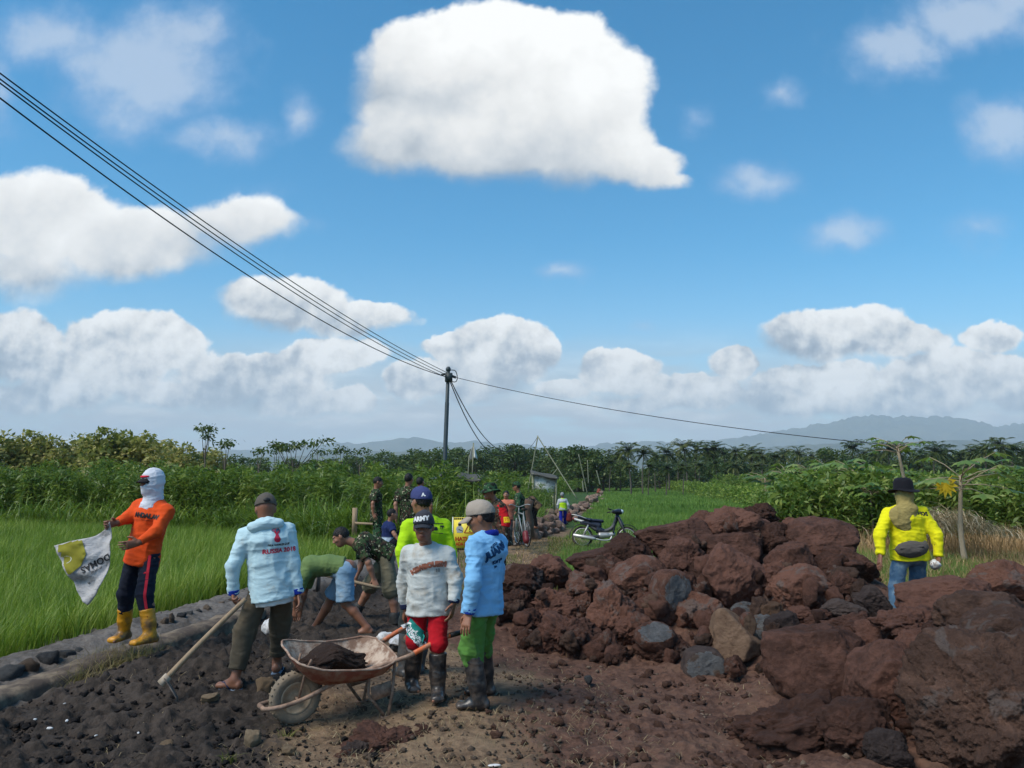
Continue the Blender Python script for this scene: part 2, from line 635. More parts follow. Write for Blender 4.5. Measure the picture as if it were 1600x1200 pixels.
def m_plain(name, c, rough=.6, spec=.4, metal=0, var=.15, dirt=None, dirta=.3, dscale=12., bump=.15, bscale=40.):
    """painted / plastic / wooden surface with wear: c varied by noise, dirt mixed in by patches"""
    if name in MATS: return MATS[name]
    m_, g = newmat(name)
    p = oc(g)
    n = g.noise(p, 6, 4, .6)
    col = g.mix(n, tuple(x * (1 - var) for x in c), tuple(min(1, x * (1 + var)) for x in c))
    if dirt is not None:
        f = g.m('MULTIPLY', g.ss(g.noise(p, dscale, 5, .65), .55 - dirta * .4, .75 - dirta * .3), .9)
        col = g.mix(f, col, dirt)
    finish(g, col, rough, g.noise(p, bscale, 3), bump, .01, spec, metal)
    MATS[name] = m_
    return m_


def m_cloth(name, c, dirt=None, dirta=.2, c2=None, split=None, wrinkle=.5):
    if name in MATS: return MATS[name]
    m_, g = newmat(name)
    p = oc(g)
    n = g.noise(p, 5, 4, .6)
    col = g.mix(n, tuple(x * .86 for x in c), tuple(min(1, x * 1.1) for x in c))
    if c2 is not None:
        sp = g.n('SeparateXYZ', {0: p})
        col = g.mix(g.ss(sp.outputs[2], split - .02, split + .02), c2, col)
    if dirt is not None:
        f = g.m('MULTIPLY', g.ss(g.noise(p, 7, 5, .65), .62 - dirta * .4, .85 - dirta * .3), .75)
        col = g.mix(f, col, dirt)
    mp = g.n('Mapping', {'Vector': p, 'Scale': (1, 1, 1.9)})
    w = g.noise(mp.outputs[0], 14, 4, .55, 1.2)
    weave = g.noise(p, 260, 1)
    b = g.m('MULTIPLY_ADD', weave, .12, w)
    finish(g, col, .88, b, wrinkle * .42, .022, .15, Sheen_Weight=.03)
    MATS[name] = m_
    return m_


def m_camo(name, base, cols, scale=9.0):
    if name in MATS: return MATS[name]
    m_, g = newmat(name)
    p = g.v('ADD', oc(g), (3.1, 1.7, .4))
    mp = g.n('Mapping', {'Vector': p, 'Scale': (1, 1, 1.0)}).outputs[0]
    col = base
    for i, (c, th) in enumerate(cols):
        q = g.v('ADD', mp, (i * 7.3, i * 3.1, i * 5.7))
        f = g.ss(g.noise(q, scale * (1 + .25 * i), 2.5, .5, .8), th, th + .02)
        col = g.mix(f, col, c)
    w = g.noise(p, 14, 4, .55, 1.0)
    finish(g, col, .88, w, .4, .02, .15)
    MATS[name] = m_
    return m_


def m_skin(name, c):
    if name in MATS: return MATS[name]
    m_, g = newmat(name)
    p = oc(g)
    at = g.n('Attribute', attribute_name='feature').outputs[0]
    n = g.noise(p, 16, 4, .6)
    col = g.mix(n, tuple(x * .8 for x in c), tuple(min(1, x * 1.15) for x in c))
    sep = g.n('SeparateColor', {0: at})
    col = g.mix(sep.outputs[0], col, tuple(x * .45 + y for x, y in zip(c, (.03, .0, .005))))     # lips
    col = g.mix(sep.outputs[1], col, (.012, .009, .008))                                          # brows, iris, stubble
    col = g.mix(sep.outputs[2], col, (.55, .52, .48))                                             # eye white, teeth, nails
    finish(g, col, .48, g.noise(p, 60, 3), .12, .004, .4, Subsurface_Weight=.06, Subsurface_Radius=(.01, .004, .002))
    MATS[name] = m_
    return m_


def m_leaf(name, cols, trans=.35, rough=.45, s1=.5, s2=9.0, world=True):
    """foliage: leaf-to-leaf colour differences, light passing through"""
    if name in MATS: return MATS[name]
    m_, g = newmat(name)
    p = g.n('NewGeometry').outputs['Position'] if world else oc(g)
    oi = g.n('ObjectInfo').outputs['Random']
    isl = g.n('NewGeometry').outputs['Random Per Island']
    a = g.m('ADD', g.m('MULTIPLY', g.noise(p, s1, 3, .6), .75), g.m('MULTIPLY', isl, .42))
    a = g.m('ADD', a, g.m('MULTIPLY_ADD', oi, .16, -.16))
    col = g.ramp(a, [(.22 + .56 * i / (len(cols) - 1), c) for i, c in enumerate(cols)])
    b = g.n('BsdfPrincipled', {'Base Color': col, 'Roughness': rough, 'Specular IOR Level': .3})
    t = g.n('BsdfTranslucent', {'Color': g.mix(.35, col, (.25, .36, .03))})
    x = g.n('MixShader', {0: trans, 1: b.outputs[0], 2: t.outputs[0]})
    g.n('OutputMaterial', {0: x.outputs[0]})
    MATS[name] = m_
    return m_


def m_bark(name, c1, c2, zs=.25):
    if name in MATS: return MATS[name]
    m_, g = newmat(name)
    p = oc(g)
    mp = g.n('Mapping', {'Vector': p, 'Scale': (1, 1, zs)}).outputs[0]
    n = g.noise(mp, 30, 5, .65)
    col = g.mix(n, c1, c2)
    finish(g, col, .9, n, .6, .02, .15)
    MATS[name] = m_
    return m_


def m_rock(name, mud1, mud2, scrape, amt=.3, stone=None, stonea=.0, rough=.92, sc=1.0):
    """earth-caked boulder: mud tones, pale scrapes and crumbs, bare stone where the coat came off"""
    if name in MATS: return MATS[name]
    m_, g = newmat(name)
    tc = oc(g)
    oi = g.n('ObjectInfo').outputs['Random']
    off = g.n('CombineXYZ', {0: g.m('MULTIPLY', oi, 37.0), 1: g.m('MULTIPLY', oi, 19.0), 2: g.m('MULTIPLY', oi, 53.0)}).outputs[0]
    p = g.v('ADD', tc, off)
    a = g.noise(p, 2.2 * sc, 5, .62, .4)
    b = g.noise(p, 11 * sc, 6, .7)
    c = g.noise(p, 40 * sc, 4, .65)
    f = g.m('ADD', g.m('MULTIPLY', a, .6), g.m('ADD', g.m('MULTIPLY', b, .35), g.m('MULTIPLY_ADD', oi, .3, -.15)))
    col = g.mix(g.ss(f, .32, .68), mud1, mud2)
    if stone is not None:
        col = g.mix(g.m('MULTIPLY', g.ss(g.noise(p, 1.7 * sc, 3, .6, .8), .62 - stonea * .35, .70 - stonea * .3), .9), col, stone)
    # thin pale scrapes and crumbs
    mp = g.n('Mapping', {'Vector': p, 'Scale': (1, 1.0, 2.4), 'Rotation': (.5, .7, .2)}).outputs[0]
    sfield = g.noise(mp, 9 * sc, 6, .75, 1.6)
    patch = g.ss(g.noise(p, 2.6 * sc, 2, .5), .46, .62)
    sf = g.m('MULTIPLY', g.ss(sfield, .60, .70), patch)
    col = g.mix(g.m('MULTIPLY', sf, amt), col, scrape)
    crumb = g.ss(c, .66, .74)
    col = g.mix(g.m('MULTIPLY', crumb, .35 * amt), col, scrape)
    h = g.m('ADD', g.m('MULTIPLY', b, .8), g.m('ADD', g.m('MULTIPLY', c, .35), g.m('MULTIPLY', g.noise(p, 110 * sc, 3, .6), .14)))
    finish(g, col, rough, h, .9, .05, .2)
    MATS[name] = m_
    return m_

# ------------------------------------------------------------------ people
SKIN = [(.27, .118, .066), (.225, .096, .054), (.31, .145, .088), (.185, .076, .043)]


def rotz(a):
    c, s = math.cos(a), math.sin(a)
    return np.array(((c, -s, 0), (s, c, 0), (0, 0, 1.0)))


def ik(a, b, l1, l2, pole):
    d = b - a
    L = np.linalg.norm(d)
    if L > (l1 + l2) * .999:
        return a + d * (l1 / (l1 + l2))
    x = (L * L + l1 * l1 - l2 * l2) / (2 * L)
    hgt = math.sqrt(max(l1 * l1 - x * x, 0))
    u = d / L
    p = np.asarray(pole, float)
    return a + u * x + unit(p - u * (p @ u)) * hgt


class Person:
    def __init__(s, label, root, rot, h, pelvis, neck, head, feet, hands, vox=.0075, skin=0, group=None,
                 hyaw=0, hpitch=0, hroll=0, twist=0, toe=(8, -8), epole=None, kpole=None, thumb=None, curl=(.35, .35),
                 fat=1.0, seed=0, smile=False, ears=True, lslack=1.010, aslack=1.03, hunch=0.0):
        s.h, s.s, s.vox, s.fat, s.seed = h, h / 1.65, vox, fat, seed
        s.rot = math.radians(rot)
        s.M = rotz(s.rot)
        s.root = np.asarray(root, float)
        L = s.loc
        s.P, s.N = L(pelvis), L(neck)
        s.u = unit(s.N - s.P)
        s.Lt = np.linalg.norm(s.N - s.P)
        r0 = rotz(math.radians(twist)) @ np.array((1.0, 0, 0))
        s.r = unit(r0 - s.u * (r0 @ s.u))
        s.f = np.cross(s.u, s.r)
        s.hunch = hunch
        s.Sh = {k: s.P + s.u * (s.Lt * .885) + s.r * sg * .101 * h for k, sg in (('L', -1), ('R', 1))}
        hr = np.array((1.0, 0, 0))
        s.Hp = {k: s.P + hr * sg * .052 * h for k, sg in (('L', -1), ('R', 1))}
        s.So = {k: L(feet[i]) for i, k in enumerate('LR')}
        s.tdir = {k: rotz(math.radians(toe[i])) @ np.array((0, 1.0, 0)) for i, k in enumerate('LR')}
        s.A = {k: s.So[k] + np.array((0, 0, .075 * s.s)) for k in 'LR'}
        kp = kpole or {}
        fit = lambda a, b, l, sl: min(l, np.linalg.norm(b - a) * sl)
        ll = {k: fit(s.Hp[k], s.A[k], .49 * h, lslack) for k in 'LR'}
        s.K = {k: ik(s.Hp[k], s.A[k], .5 * ll[k], .5 * ll[k], kp.get(k, s.tdir[k] + np.array((0, 0, .1)))) for k in 'LR'}
        s.Wr = {k: L(hands[i][0]) for i, k in enumerate('LR')}
        s.Hd = {k: unit(L(hands[i][1]) - s.Wr[k]) for i, k in enumerate('LR')}
        ep = epole or {}
        al = {k: fit(s.Sh[k], s.Wr[k], .322 * h, aslack) for k in 'LR'}
        s.E = {k: ik(s.Sh[k], s.Wr[k], .534 * al[k], .466 * al[k], ep.get(k, s.r * sg * .6 - s.f * .8)) for k, sg in (('L', -1), ('R', 1))}
        s.thumb = thumb or {}
        s.curl = {'L': curl[0], 'R': curl[1]}
        s.C = L(head)
        a, b, c = math.radians(hyaw), math.radians(-hpitch), math.radians(hroll)
        Rx = np.array(((1, 0, 0), (0, math.cos(b), -math.sin(b)), (0, math.sin(b), math.cos(b))))
        Ry = np.array(((math.cos(c), 0, math.sin(c)), (0, 1, 0), (-math.sin(c), 0, math.cos(c))))
        HR = rotz(a) @ Rx @ Ry
        s.HR = HR.T          # rows: right, forward, up
        s.body(label, skin, group, smile, ears)

    def loc(s, p):
        return s.M.T @ (np.asarray(p, float) - s.root)

    def hp(s, x, y, z):
        """head coordinates (m at 1.65 m height) -> local"""
        return s.C + s.s * (s.HR[0] * x + s.HR[1] * y + s.HR[2] * z)

    def head_sdf(s, d, grow=0.0, face=True, ears=True):
        q, R, g = s.s, s.HR, grow
        E = lambda c, r, k=.02, op='u': d.ell(s.hp(*c), [(x + g) * q for x in r], R, k, op)
        E((0, -.012, .010), (.074, .094, .094))
        E((0, .022, -.045), (.060, .068, .072), .03)
        E((0, .048, -.088), (.036, .034, .028), .03)
        if face:
            d.cap(s.hp(-.036, .080, .020), s.hp(.036, .080, .020), .0125 * q, k=.015)
            d.cap(s.hp(0, .086, .012), s.hp(0, .108, -.028), .0085 * q, .0125 * q, k=.012)
            for sx in (-1, 1):
                E((sx * .012, .098, -.034), (.011, .012, .009), .01)
                E((sx * .044, .058, -.026), (.020, .022, .018), .02)
                E((sx * .033, .100, .000), (.017, .018, .010), .008, 's')
                E((sx * .033, .078, .001), (.0135, .0115, .0095), .002)
                if ears: E((sx * .078, -.010, -.010), (.010, .019, .032), .008)
            E((0, .087, -.062), (.025, .012, .0065), .006)
            E((0, .085, -.073), (.021, .012, .007), .005)
            E((0, .104, -.0675), (.026, .010, .0022), .003, 's')

    def hand_sdf(s, d, k):
        q = s.s
        W_, D = s.Wr[k], s.Hd[k]
        tr = np.asarray(s.thumb.get(k, (0, 1.0, .15)), float)
        T = unit(tr - D * (tr @ D))
        N = np.cross(D, T) * (1 if k == 'L' else -1)
        d.ecap(W_ + D * .012 * q, W_ + D * .088 * q, T, .030 * q, .017 * q, .040 * q, .015 * q, k=.012)
        c = s.curl[k]
        for i, (o, ln) in enumerate(((.031, .070), (.0105, .079), (-.0105, .072), (-.031, .056))):
            p = W_ + D * .088 * q + T * o * q
            ang = 0
            rr = .0088 * q
            for sg, (fr, da) in enumerate(((.42, .45), (.32, .95), (.26, .7))):
                ang += c * da * (1 + .08 * i)
                dr = D * math.cos(ang) + N * math.sin(ang) + T * o * 1.2
                p2 = p + unit(dr) * ln * fr * q
                d.cap(p, p2, rr, rr * .92, k=.003)
                p, rr = p2, rr * .92
        p = W_ + D * .022 * q + T * .030 * q + N * .004 * q
        d1 = unit(D * .62 + T * .75 + N * (.15 + .5 * c))
        d2 = unit(D * .95 + T * .2 + N * (.2 + .8 * c))
        p1 = p + d1 * .036 * q
        d.cap(p, p1, .0125 * q, .0105 * q, k=.008)
        d.cap(p1, p1 + d2 * .036 * q, .0102 * q, .0085 * q, k=.003)

    def body(s, label, skin, group, smile, ears):
        q, h = s.s, s.h
        d = SDF(s.vox)
        P, u, r = s.P, s.u, s.r
        m1, m2 = P + u * s.Lt * .42 - s.f * s.hunch * .9, P + u * s.Lt * .78 - s.f * s.hunch
        d.ecap(P - u * .03 * q, m1, r, .145 * q, .100 * q, .125 * q, .092 * q)
        d.ecap(m1, m2, r, .125 * q, .092 * q, .150 * q, .105 * q)
        d.ecap(m2, P + u * s.Lt * .93, r, .150 * q, .100 * q, .09 * q, .065 * q, k=.05)
        d.cap(s.N - u * .05 * q, s.hp(0, -.022, -.045), .056 * q, .050 * q, k=.03)
        for k in 'LR':
            d.cap(s.Sh[k], s.N - u * .01, .048 * q, .045 * q, k=.04)
            d.cap(s.Sh[k], s.E[k], .047 * q, .038 * q, k=.03)
            mid = s.E[k] + (s.Wr[k] - s.E[k]) * .35
            d.cap(s.E[k], mid, .037 * q, .039 * q)
            d.cap(mid, s.Wr[k], .039 * q, .025 * q)
            d.cap(s.Hp[k], s.K[k], .080 * q, .054 * q, k=.03)
            cm = s.K[k] + (s.A[k] - s.K[k]) * .32 - s.tdir[k] * .012 * q
            d.cap(s.K[k], cm, .052 * q, .054 * q, k=.02)
            d.cap(cm, s.A[k], .053 * q, .034 * q, k=.02)
            s.foot_sdf(d, k, 0.0, toes=True)
            s.hand_sdf(d, k)
        s.head_sdf(d, ears=ears)
        V, Q = d.mesh()
        me = mesh_np('person', V, Q, mat=m_skin('skin_%d' % skin, SKIN[skin]))
        # eyes, brows, lips: the person's own colours
        L = ((V - s.C) @ s.HR.T) / q
        ca = me.color_attributes.new('feature', 'FLOAT_COLOR', 'POINT')
        colr = np.zeros((len(V), 4), np.float32)
        colr[:, 3] = 1
        ax_, y, z = np.abs(L[:, 0]), L[:, 1], L[:, 2]
        fr = y > .055
        colr[:, 0] = np.clip(1.2 - ((ax_ / .026) ** 2 + ((z + .067) / .014) ** 2), 0, 1) * fr
        eye = ((ax_ - .033) / .014) ** 2 + ((z - .001) / .007) ** 2 < 1
        iris = (ax_ - .033) ** 2 + (z - .001) ** 2 < .0068 ** 2
        brow = (np.abs(ax_ - .034) < .021) & (np.abs(z - .024 + .25 * np.abs(ax_ - .03)) < .0055)
        colr[:, 2] = (eye & ~iris & fr)
        colr[:, 1] = ((eye & iris) | brow) * fr
        if smile:
            t = (ax_ < .02) & (np.abs(z + .068) < .006) & fr
            colr[t, 0], colr[t, 2] = 0, 1
        ca.data.foreach_set('color', colr.ravel())
        s.o = link('person', me)
        s.o.location = s.root
        s.o.rotation_euler = (0, 0, s.rot)
        tag(s.o, label, 'person', group)

    def foot_sdf(s, d, k, g, toes=False):
        q, t = s.s, s.tdir[k]
        z = np.array((0, 0, 1.0))
        sd = np.cross(t, z)
        So = s.So[k]
        d.ecap(So - t * (.045 + g * .3) * q + z * .036 * q, So + t * (.135 + g) * q + z * .026 * q, sd, (.036 + g) * q, (.036 + g * .4) * q,
               (.044 + g) * q, (.024 + g * .6) * q, k=.02)
        d.cap(s.A[k], So + t * .06 * q + z * .045 * q, (.034 + g) * q, (.028 + g) * q, k=.025)
        if toes:
            sg = 1 if k == 'L' else -1
            for i, o in enumerate((.03, .011, -.005, -.02, -.033)):
                b = So + t * (.13 - .008 * i) * q + sd * o * sg * q + z * .018 * q
                d.cap(b, b + t * .035 * q, (.013 if i == 0 else .0095) * q, k=.004)

    def part(s, name, d, mat, amp=0.0, scale=9., aniso=(1, 1, 2.2), parent=None, label=None):
        V, Q = d.mesh()
        if amp:
            if name in ('shirt', 'trousers', 'shorts'):
                V = folds(V, Q, amp * 1.35, scale * .55, (1.5, 1.5, .75), s.seed)
                V = folds(V, Q, amp * .85, scale * 1.1, (.8, .8, 2.4), s.seed + 20)
            else:
                V = folds(V, Q, amp, scale, aniso, s.seed)
        o = link(name, mesh_np(name, V, Q, mat=mat), parent or s.o)
        if label: o['label'] = label
        return o

    # --- clothes -------------------------------------------------------------
    def shirt(s, mat, sleeve='long', hem=.085, loose=1.0, cuff=None, collar=None, name='shirt', amp=.007, vox=None, belly=0):
        q, f = s.s, s.fat * loose
        d = SDF(vox or max(s.vox, .009))
        P, u, r = s.P, s.u, s.r
        hm = P - u * hem * q
        m1, m2 = P + u * s.Lt * .42 - s.f * s.hunch * .9, P + u * s.Lt * .78 - s.f * s.hunch
        d.ecap(hm - u * .02, m1 + s.f * belly * .02, r, .180 * q * f, .142 * q * f, .152 * q * f, (.118 + belly * .02) * q * f)
        d.ecap(m1 + s.f * belly * .02, m2, r, .152 * q * f, (.118 + belly * .02) * q * f, .170 * q * f, .124 * q * f)
        d.ecap(m2, P + u * s.Lt * .95, r, .170 * q, .118 * q, .095 * q, .075 * q, k=.06)
        d.clip(hm, -u)
        for k in 'LR':
            d.cap(s.Sh[k], s.N - u * .015, .060 * q, .055 * q, k=.05)
            if sleeve == 'long':
                d.cap(s.Sh[k], s.E[k], .064 * q, .055 * q * loose, k=.035)
                w = s.E[k] + (s.Wr[k] - s.E[k]) * .96
                d.cap(s.E[k], w, .054 * q * loose, .038 * q * loose, k=.02, flat=True)
            else:
                d.cap(s.Sh[k], s.Sh[k] + (s.E[k] - s.Sh[k]) * .78, .066 * q, .066 * q, k=.035, flat=True)
        sh = s.part(name, d, mat, amp)
        if cuff is not None and sleeve == 'long':
            for k in 'LR':
                c = SDF(.006)
                a = s.E[k] + (s.Wr[k] - s.E[k]) * .82
                b = s.E[k] + (s.Wr[k] - s.E[k]) * 1.01
                c.cap(a, b, .046 * q * loose, .041 * q * loose, flat=True, flat0=True)
                s.part('cuff', c, cuff, 0, parent=sh)
        if collar is not None:
            c = MB()
            ring, n = [], 28
            cc = s.N + u * .018 * q
            for i in range(n + 1):
                t = 2 * math.pi * i / n
                ring.append(cc + r * math.cos(t) * .072 * q + s.f * math.sin(t) * .068 * q + u * (-.022 * math.sin(t)) * q)
            c.tube(ring, .016 * q, 10, cap=False, flat=1.5)
            c.build('collar', collar, sh)
        s.sh = sh
        return sh

    def trousers(s, mat, to=.96, loose=1.0, name='trousers', amp=.007, tuck=False, kneeloose=1.0):
        q = s.s
        d = SDF(max(s.vox, .009))
        P, u = s.P, s.u
        hr = np.array((1.0, 0, 0))
        up = unit(u + np.array((0, 0, 1.0)))
        d.ecap(P + u * .10 * q, P - up * .03 * q, hr, .135 * q, .098 * q, .150 * q, .108 * q)
        for k in 'LR':
            if to > 0:
                e = s.K[k] + (s.A[k] - s.K[k]) * to
                d.cap(s.Hp[k] - up * .01, s.K[k], .081 * q, .072 * q * loose * kneeloose, k=.03)
                d.cap(s.K[k], e, .072 * q * loose * kneeloose, .056 * q * loose, k=.02, flat=True)
            else:
                e = s.Hp[k] + (s.K[k] - s.Hp[k]) * (1 + to)
                d.cap(s.Hp[k] - up * .01, e, .088 * q * loose ** .5, .090 * q * loose, k=.03, flat=True)
        s.tr = s.part(name, d, mat, amp, 8, (1, 1, 1.6))
        return s.tr

    def boots(s, mat, top=.72, name='boot', r=1.0, labels=None):
        q = s.s
        for i, k in enumerate('LR'):
            d = SDF(.008)
            t = s.A[k] + (s.K[k] - s.A[k]) * top
            mid = s.A[k] + (s.K[k] - s.A[k]) * .3
            d.cap(t, mid, .066 * q * r, .060 * q * r, k=.02, flat0=True)
            d.cap(mid, s.A[k] - np.array((0, 0, .02)), .060 * q * r, .050 * q * r, k=.02)
            s.foot_sdf(d, k, .010)
            z = s.So[k] + np.array((0, 0, .003))
            d.clip(z, (0, 0, -1))
            s.part(name, d, mat, .0035, 12, (1, 1, 2.5))

    def hair(s, mat, short=True, low=-.02, name='hair'):
        q = s.s
        d = SDF(max(.006, s.vox * .8))
        d.ell(s.hp(0, -.016, .014), [x * q for x in (.0785, .0975, .0965)], s.HR, .01)
        n = s.HR[1] * .62 - s.HR[2] * .78
        d.clip(s.hp(0, .062, .044), n)
        d.clip(s.hp(0, -.05, -.055), -s.HR[2] + s.HR[1] * .2)
        s.part(name, d, mat, .0065, 60, (1, 1, 1))

    def cap(s, mat, bill=1.0, mat_bill=None, tilt=0.0, name='cap', brim_curve=1.0, back=0):
        q, R = s.s, s.HR
        d = SDF(.006)
        d.ell(s.hp(0, -.012, .022), [x * q for x in (.089, .108, .112)], R, .01)
        d.ell(s.hp(0, .040, .062), [x * q for x in (.066, .060, .068)], R, .03)
        d.clip(s.hp(0, 0, .022 + back), -R[2] + R[1] * (.12 + tilt))
        d.ell(s.hp(0, -.005, .135), [.010 * q, .010 * q, .006 * q], R, .004)
        c = s.part(name, d, mat, .003, 16, (1, 1, 1))
        if bill:
            g = []
            for j in range(9):
                a = -1 + 2 * j / 8
                row = []
                for i in range(7):
                    t = i / 6
                    x = a * .074 * (1 - .10 * t * t)
                    yy = .088 * math.sqrt(max(0, 1 - (x / .09) ** 2)) + t * .075 * bill * math.sqrt(max(0, 1 - (a * .96) ** 2)) ** .7
                    zz = .034 - t * .030 * bill - (x / .075) ** 2 * .022 * brim_curve
                    row.append(s.hp(x, yy, zz))
                g.append(row)
            b = MB().grid(np.array(g)).build('bill', mat_bill or mat, c)
            solidify(b, .006, 0)
        return c

    def hat(s, mat, brim=.055, crown=.085, droop=.012, name='hat', band=None, wob=.008, amp=.002):
        """round brimmed hat: lathe about the head axis"""
        q = s.s
        prof = [(.004, .135), (.045, .137), (.075, .128), (.088, .105), (.094, .050), (.097, .035), (.10 + brim * .5, .030 - droop * .4), (.10 + brim, .030 - droop)]
        g = []
        for k in range(33):
            t = 2 * math.pi * k / 32
            row = []
            for i, (r_, z) in enumerate(prof):
                zz = z * (crown / .085) if i < 4 else z
                zz += wob * math.sin(2 * t + 1) * max(0, i - 5) + .004 * math.sin(5 * t + i) * (i < 5)
                row.append(s.hp(math.cos(t) * r_, math.sin(t) * r_ * 1.12 - .014, zz))
            g.append(row)
        o = MB().grid(np.array(g)).build(name, mat, s.o)
        solidify(o, .007, 0)
        return o

    # --- printed lettering that follows the cloth ------------------------------
    def prints(s, target, items, name='print'):
        """items: (text or outline, px, py, height m, material, angle deg, arch, bold); the print lies on `target`"""
        dg = None
        me = target.data
        V = np.empty(len(me.vertices) * 3, np.float32)
        me.vertices.foreach_get('co', V)
        V = V.reshape(-1, 3)
        F_ = [tuple(p.vertices) for p in me.polygons]
        bvh = BVHTree.FromPolygons([tuple(x) for x in V], F_)
        camL = Vector(s.loc((0, 0, CAMZ)))
        for it in items:
            txt, px, py, hgt, mat, ang, arch = it[:7]
            tgt = Vector(s.loc(W(px, py, 10.0)))
            dr = (tgt - camL).normalized()
            hit = bvh.ray_cast(camL, dr)
            if hit[0] is None:
                continue
            p0 = np.array(hit[0])
            # average normal of the neighbourhood
            near = np.linalg.norm(V - p0, axis=1) < .09
            nn = np.mean([np.array(bvh.find_nearest(Vector(v))[1]) for v in V[near][::max(1, near.sum() // 40)]], 0)
            n = unit(nn)
            up = np.array((0, 0, 1.0)) if len(it) < 9 else it[8]
            up = unit(up - n * (up @ n))
            ri = np.cross(up, n)
            a = math.radians(ang)
            ri, up = ri * math.cos(a) + up * math.sin(a), up * math.cos(a) - ri * math.sin(a)
            pv, pf = shape2d(txt, hgt, bold=it[7] if len(it) > 7 else 0)
            if arch:
                R_ = arch
                th = pv[:, 0] / R_
                pv = np.stack([np.sin(th) * (R_ + pv[:, 1]), np.cos(th) * (R_ + pv[:, 1]) - R_], 1)
            out = []
            for (x, y) in pv:
                b = p0 + ri * x + up * y
                hh = bvh.ray_cast(Vector(b + n * .15), Vector(-n), .4)
                out.append(np.array(hh[0]) + np.array(hh[1]) * .0035 if hh[0] is not None else b + n * .002)
            bm = bmesh.new()
            vs = [bm.verts.new(v) for v in out]
            for f in pf:
                try: bm.faces.new([vs[i] for i in f])
                except ValueError: pass
            mm = bpy.data.meshes.new(name)
            bm.to_mesh(mm); bm.free()
            mm.materials.append(mat)
            link(name, mm, target)


def shape2d(txt, hgt, bold=0):
    """flat lettering (or a polygon given as points) cut fine enough to bend over cloth -> vertices, faces"""
    bm = bmesh.new()
    if isinstance(txt, str):
        cu = bpy.data.curves.new('t', 'FONT')
        cu.body = txt
        cu.align_x, cu.align_y = 'CENTER', 'CENTER'
        cu.size = hgt / .72
        cu.offset = bold
        cu.resolution_u = 3
        cu.fill_mode = 'FRONT'
        o = bpy.data.objects.new('t', cu)
        me = bpy.data.meshes.new_from_object(o)
        bm.from_mesh(me)
        bpy.data.objects.remove(o); bpy.data.curves.remove(cu); bpy.data.meshes.remove(me)
    else:
        vs = [bm.verts.new((x * hgt, y * hgt, 0)) for x, y in txt]
        bm.faces.new(vs)
    bmesh.ops.triangulate(bm, faces=bm.faces)
    for _ in range(3):
        lg = [e for e in bm.edges if e.calc_length() > .018]
        if not lg: break
        bmesh.ops.subdivide_edges(bm, edges=lg, cuts=1)
        bmesh.ops.triangulate(bm, faces=bm.faces)
    bm.normal_update()
    V = np.array([v.co[:2] for v in bm.verts])
    bm.verts.index_update()
    Fs = []
    for f in bm.faces:
        i = [v.index for v in f.verts]
        Fs.append(i if f.normal.z > 0 else i[::-1])
    bm.free()
    return V, Fs


def circle_pts(r=1, n=16, sx=1, sy=1, cx=0, cy=0):
    return [(cx + r * sx * math.cos(2 * math.pi * k / n), cy + r * sy * math.sin(2 * math.pi * k / n)) for k in range(n)]

# ------------------------------------------------------------------ terrain
def sstep(x, a, b):
    t = np.clip((x - a) / (b - a), 0, 1)
    return t * t * (3 - 2 * t)


def base_z(x, y):
    z = -.38 * sstep(y, 14, 38)
    # the paddies lie a little lower than the track
    pad = sstep(-(x + 3.3 - .30 * np.maximum(y - 9, 0) * 0), 0, .0001)
    return z


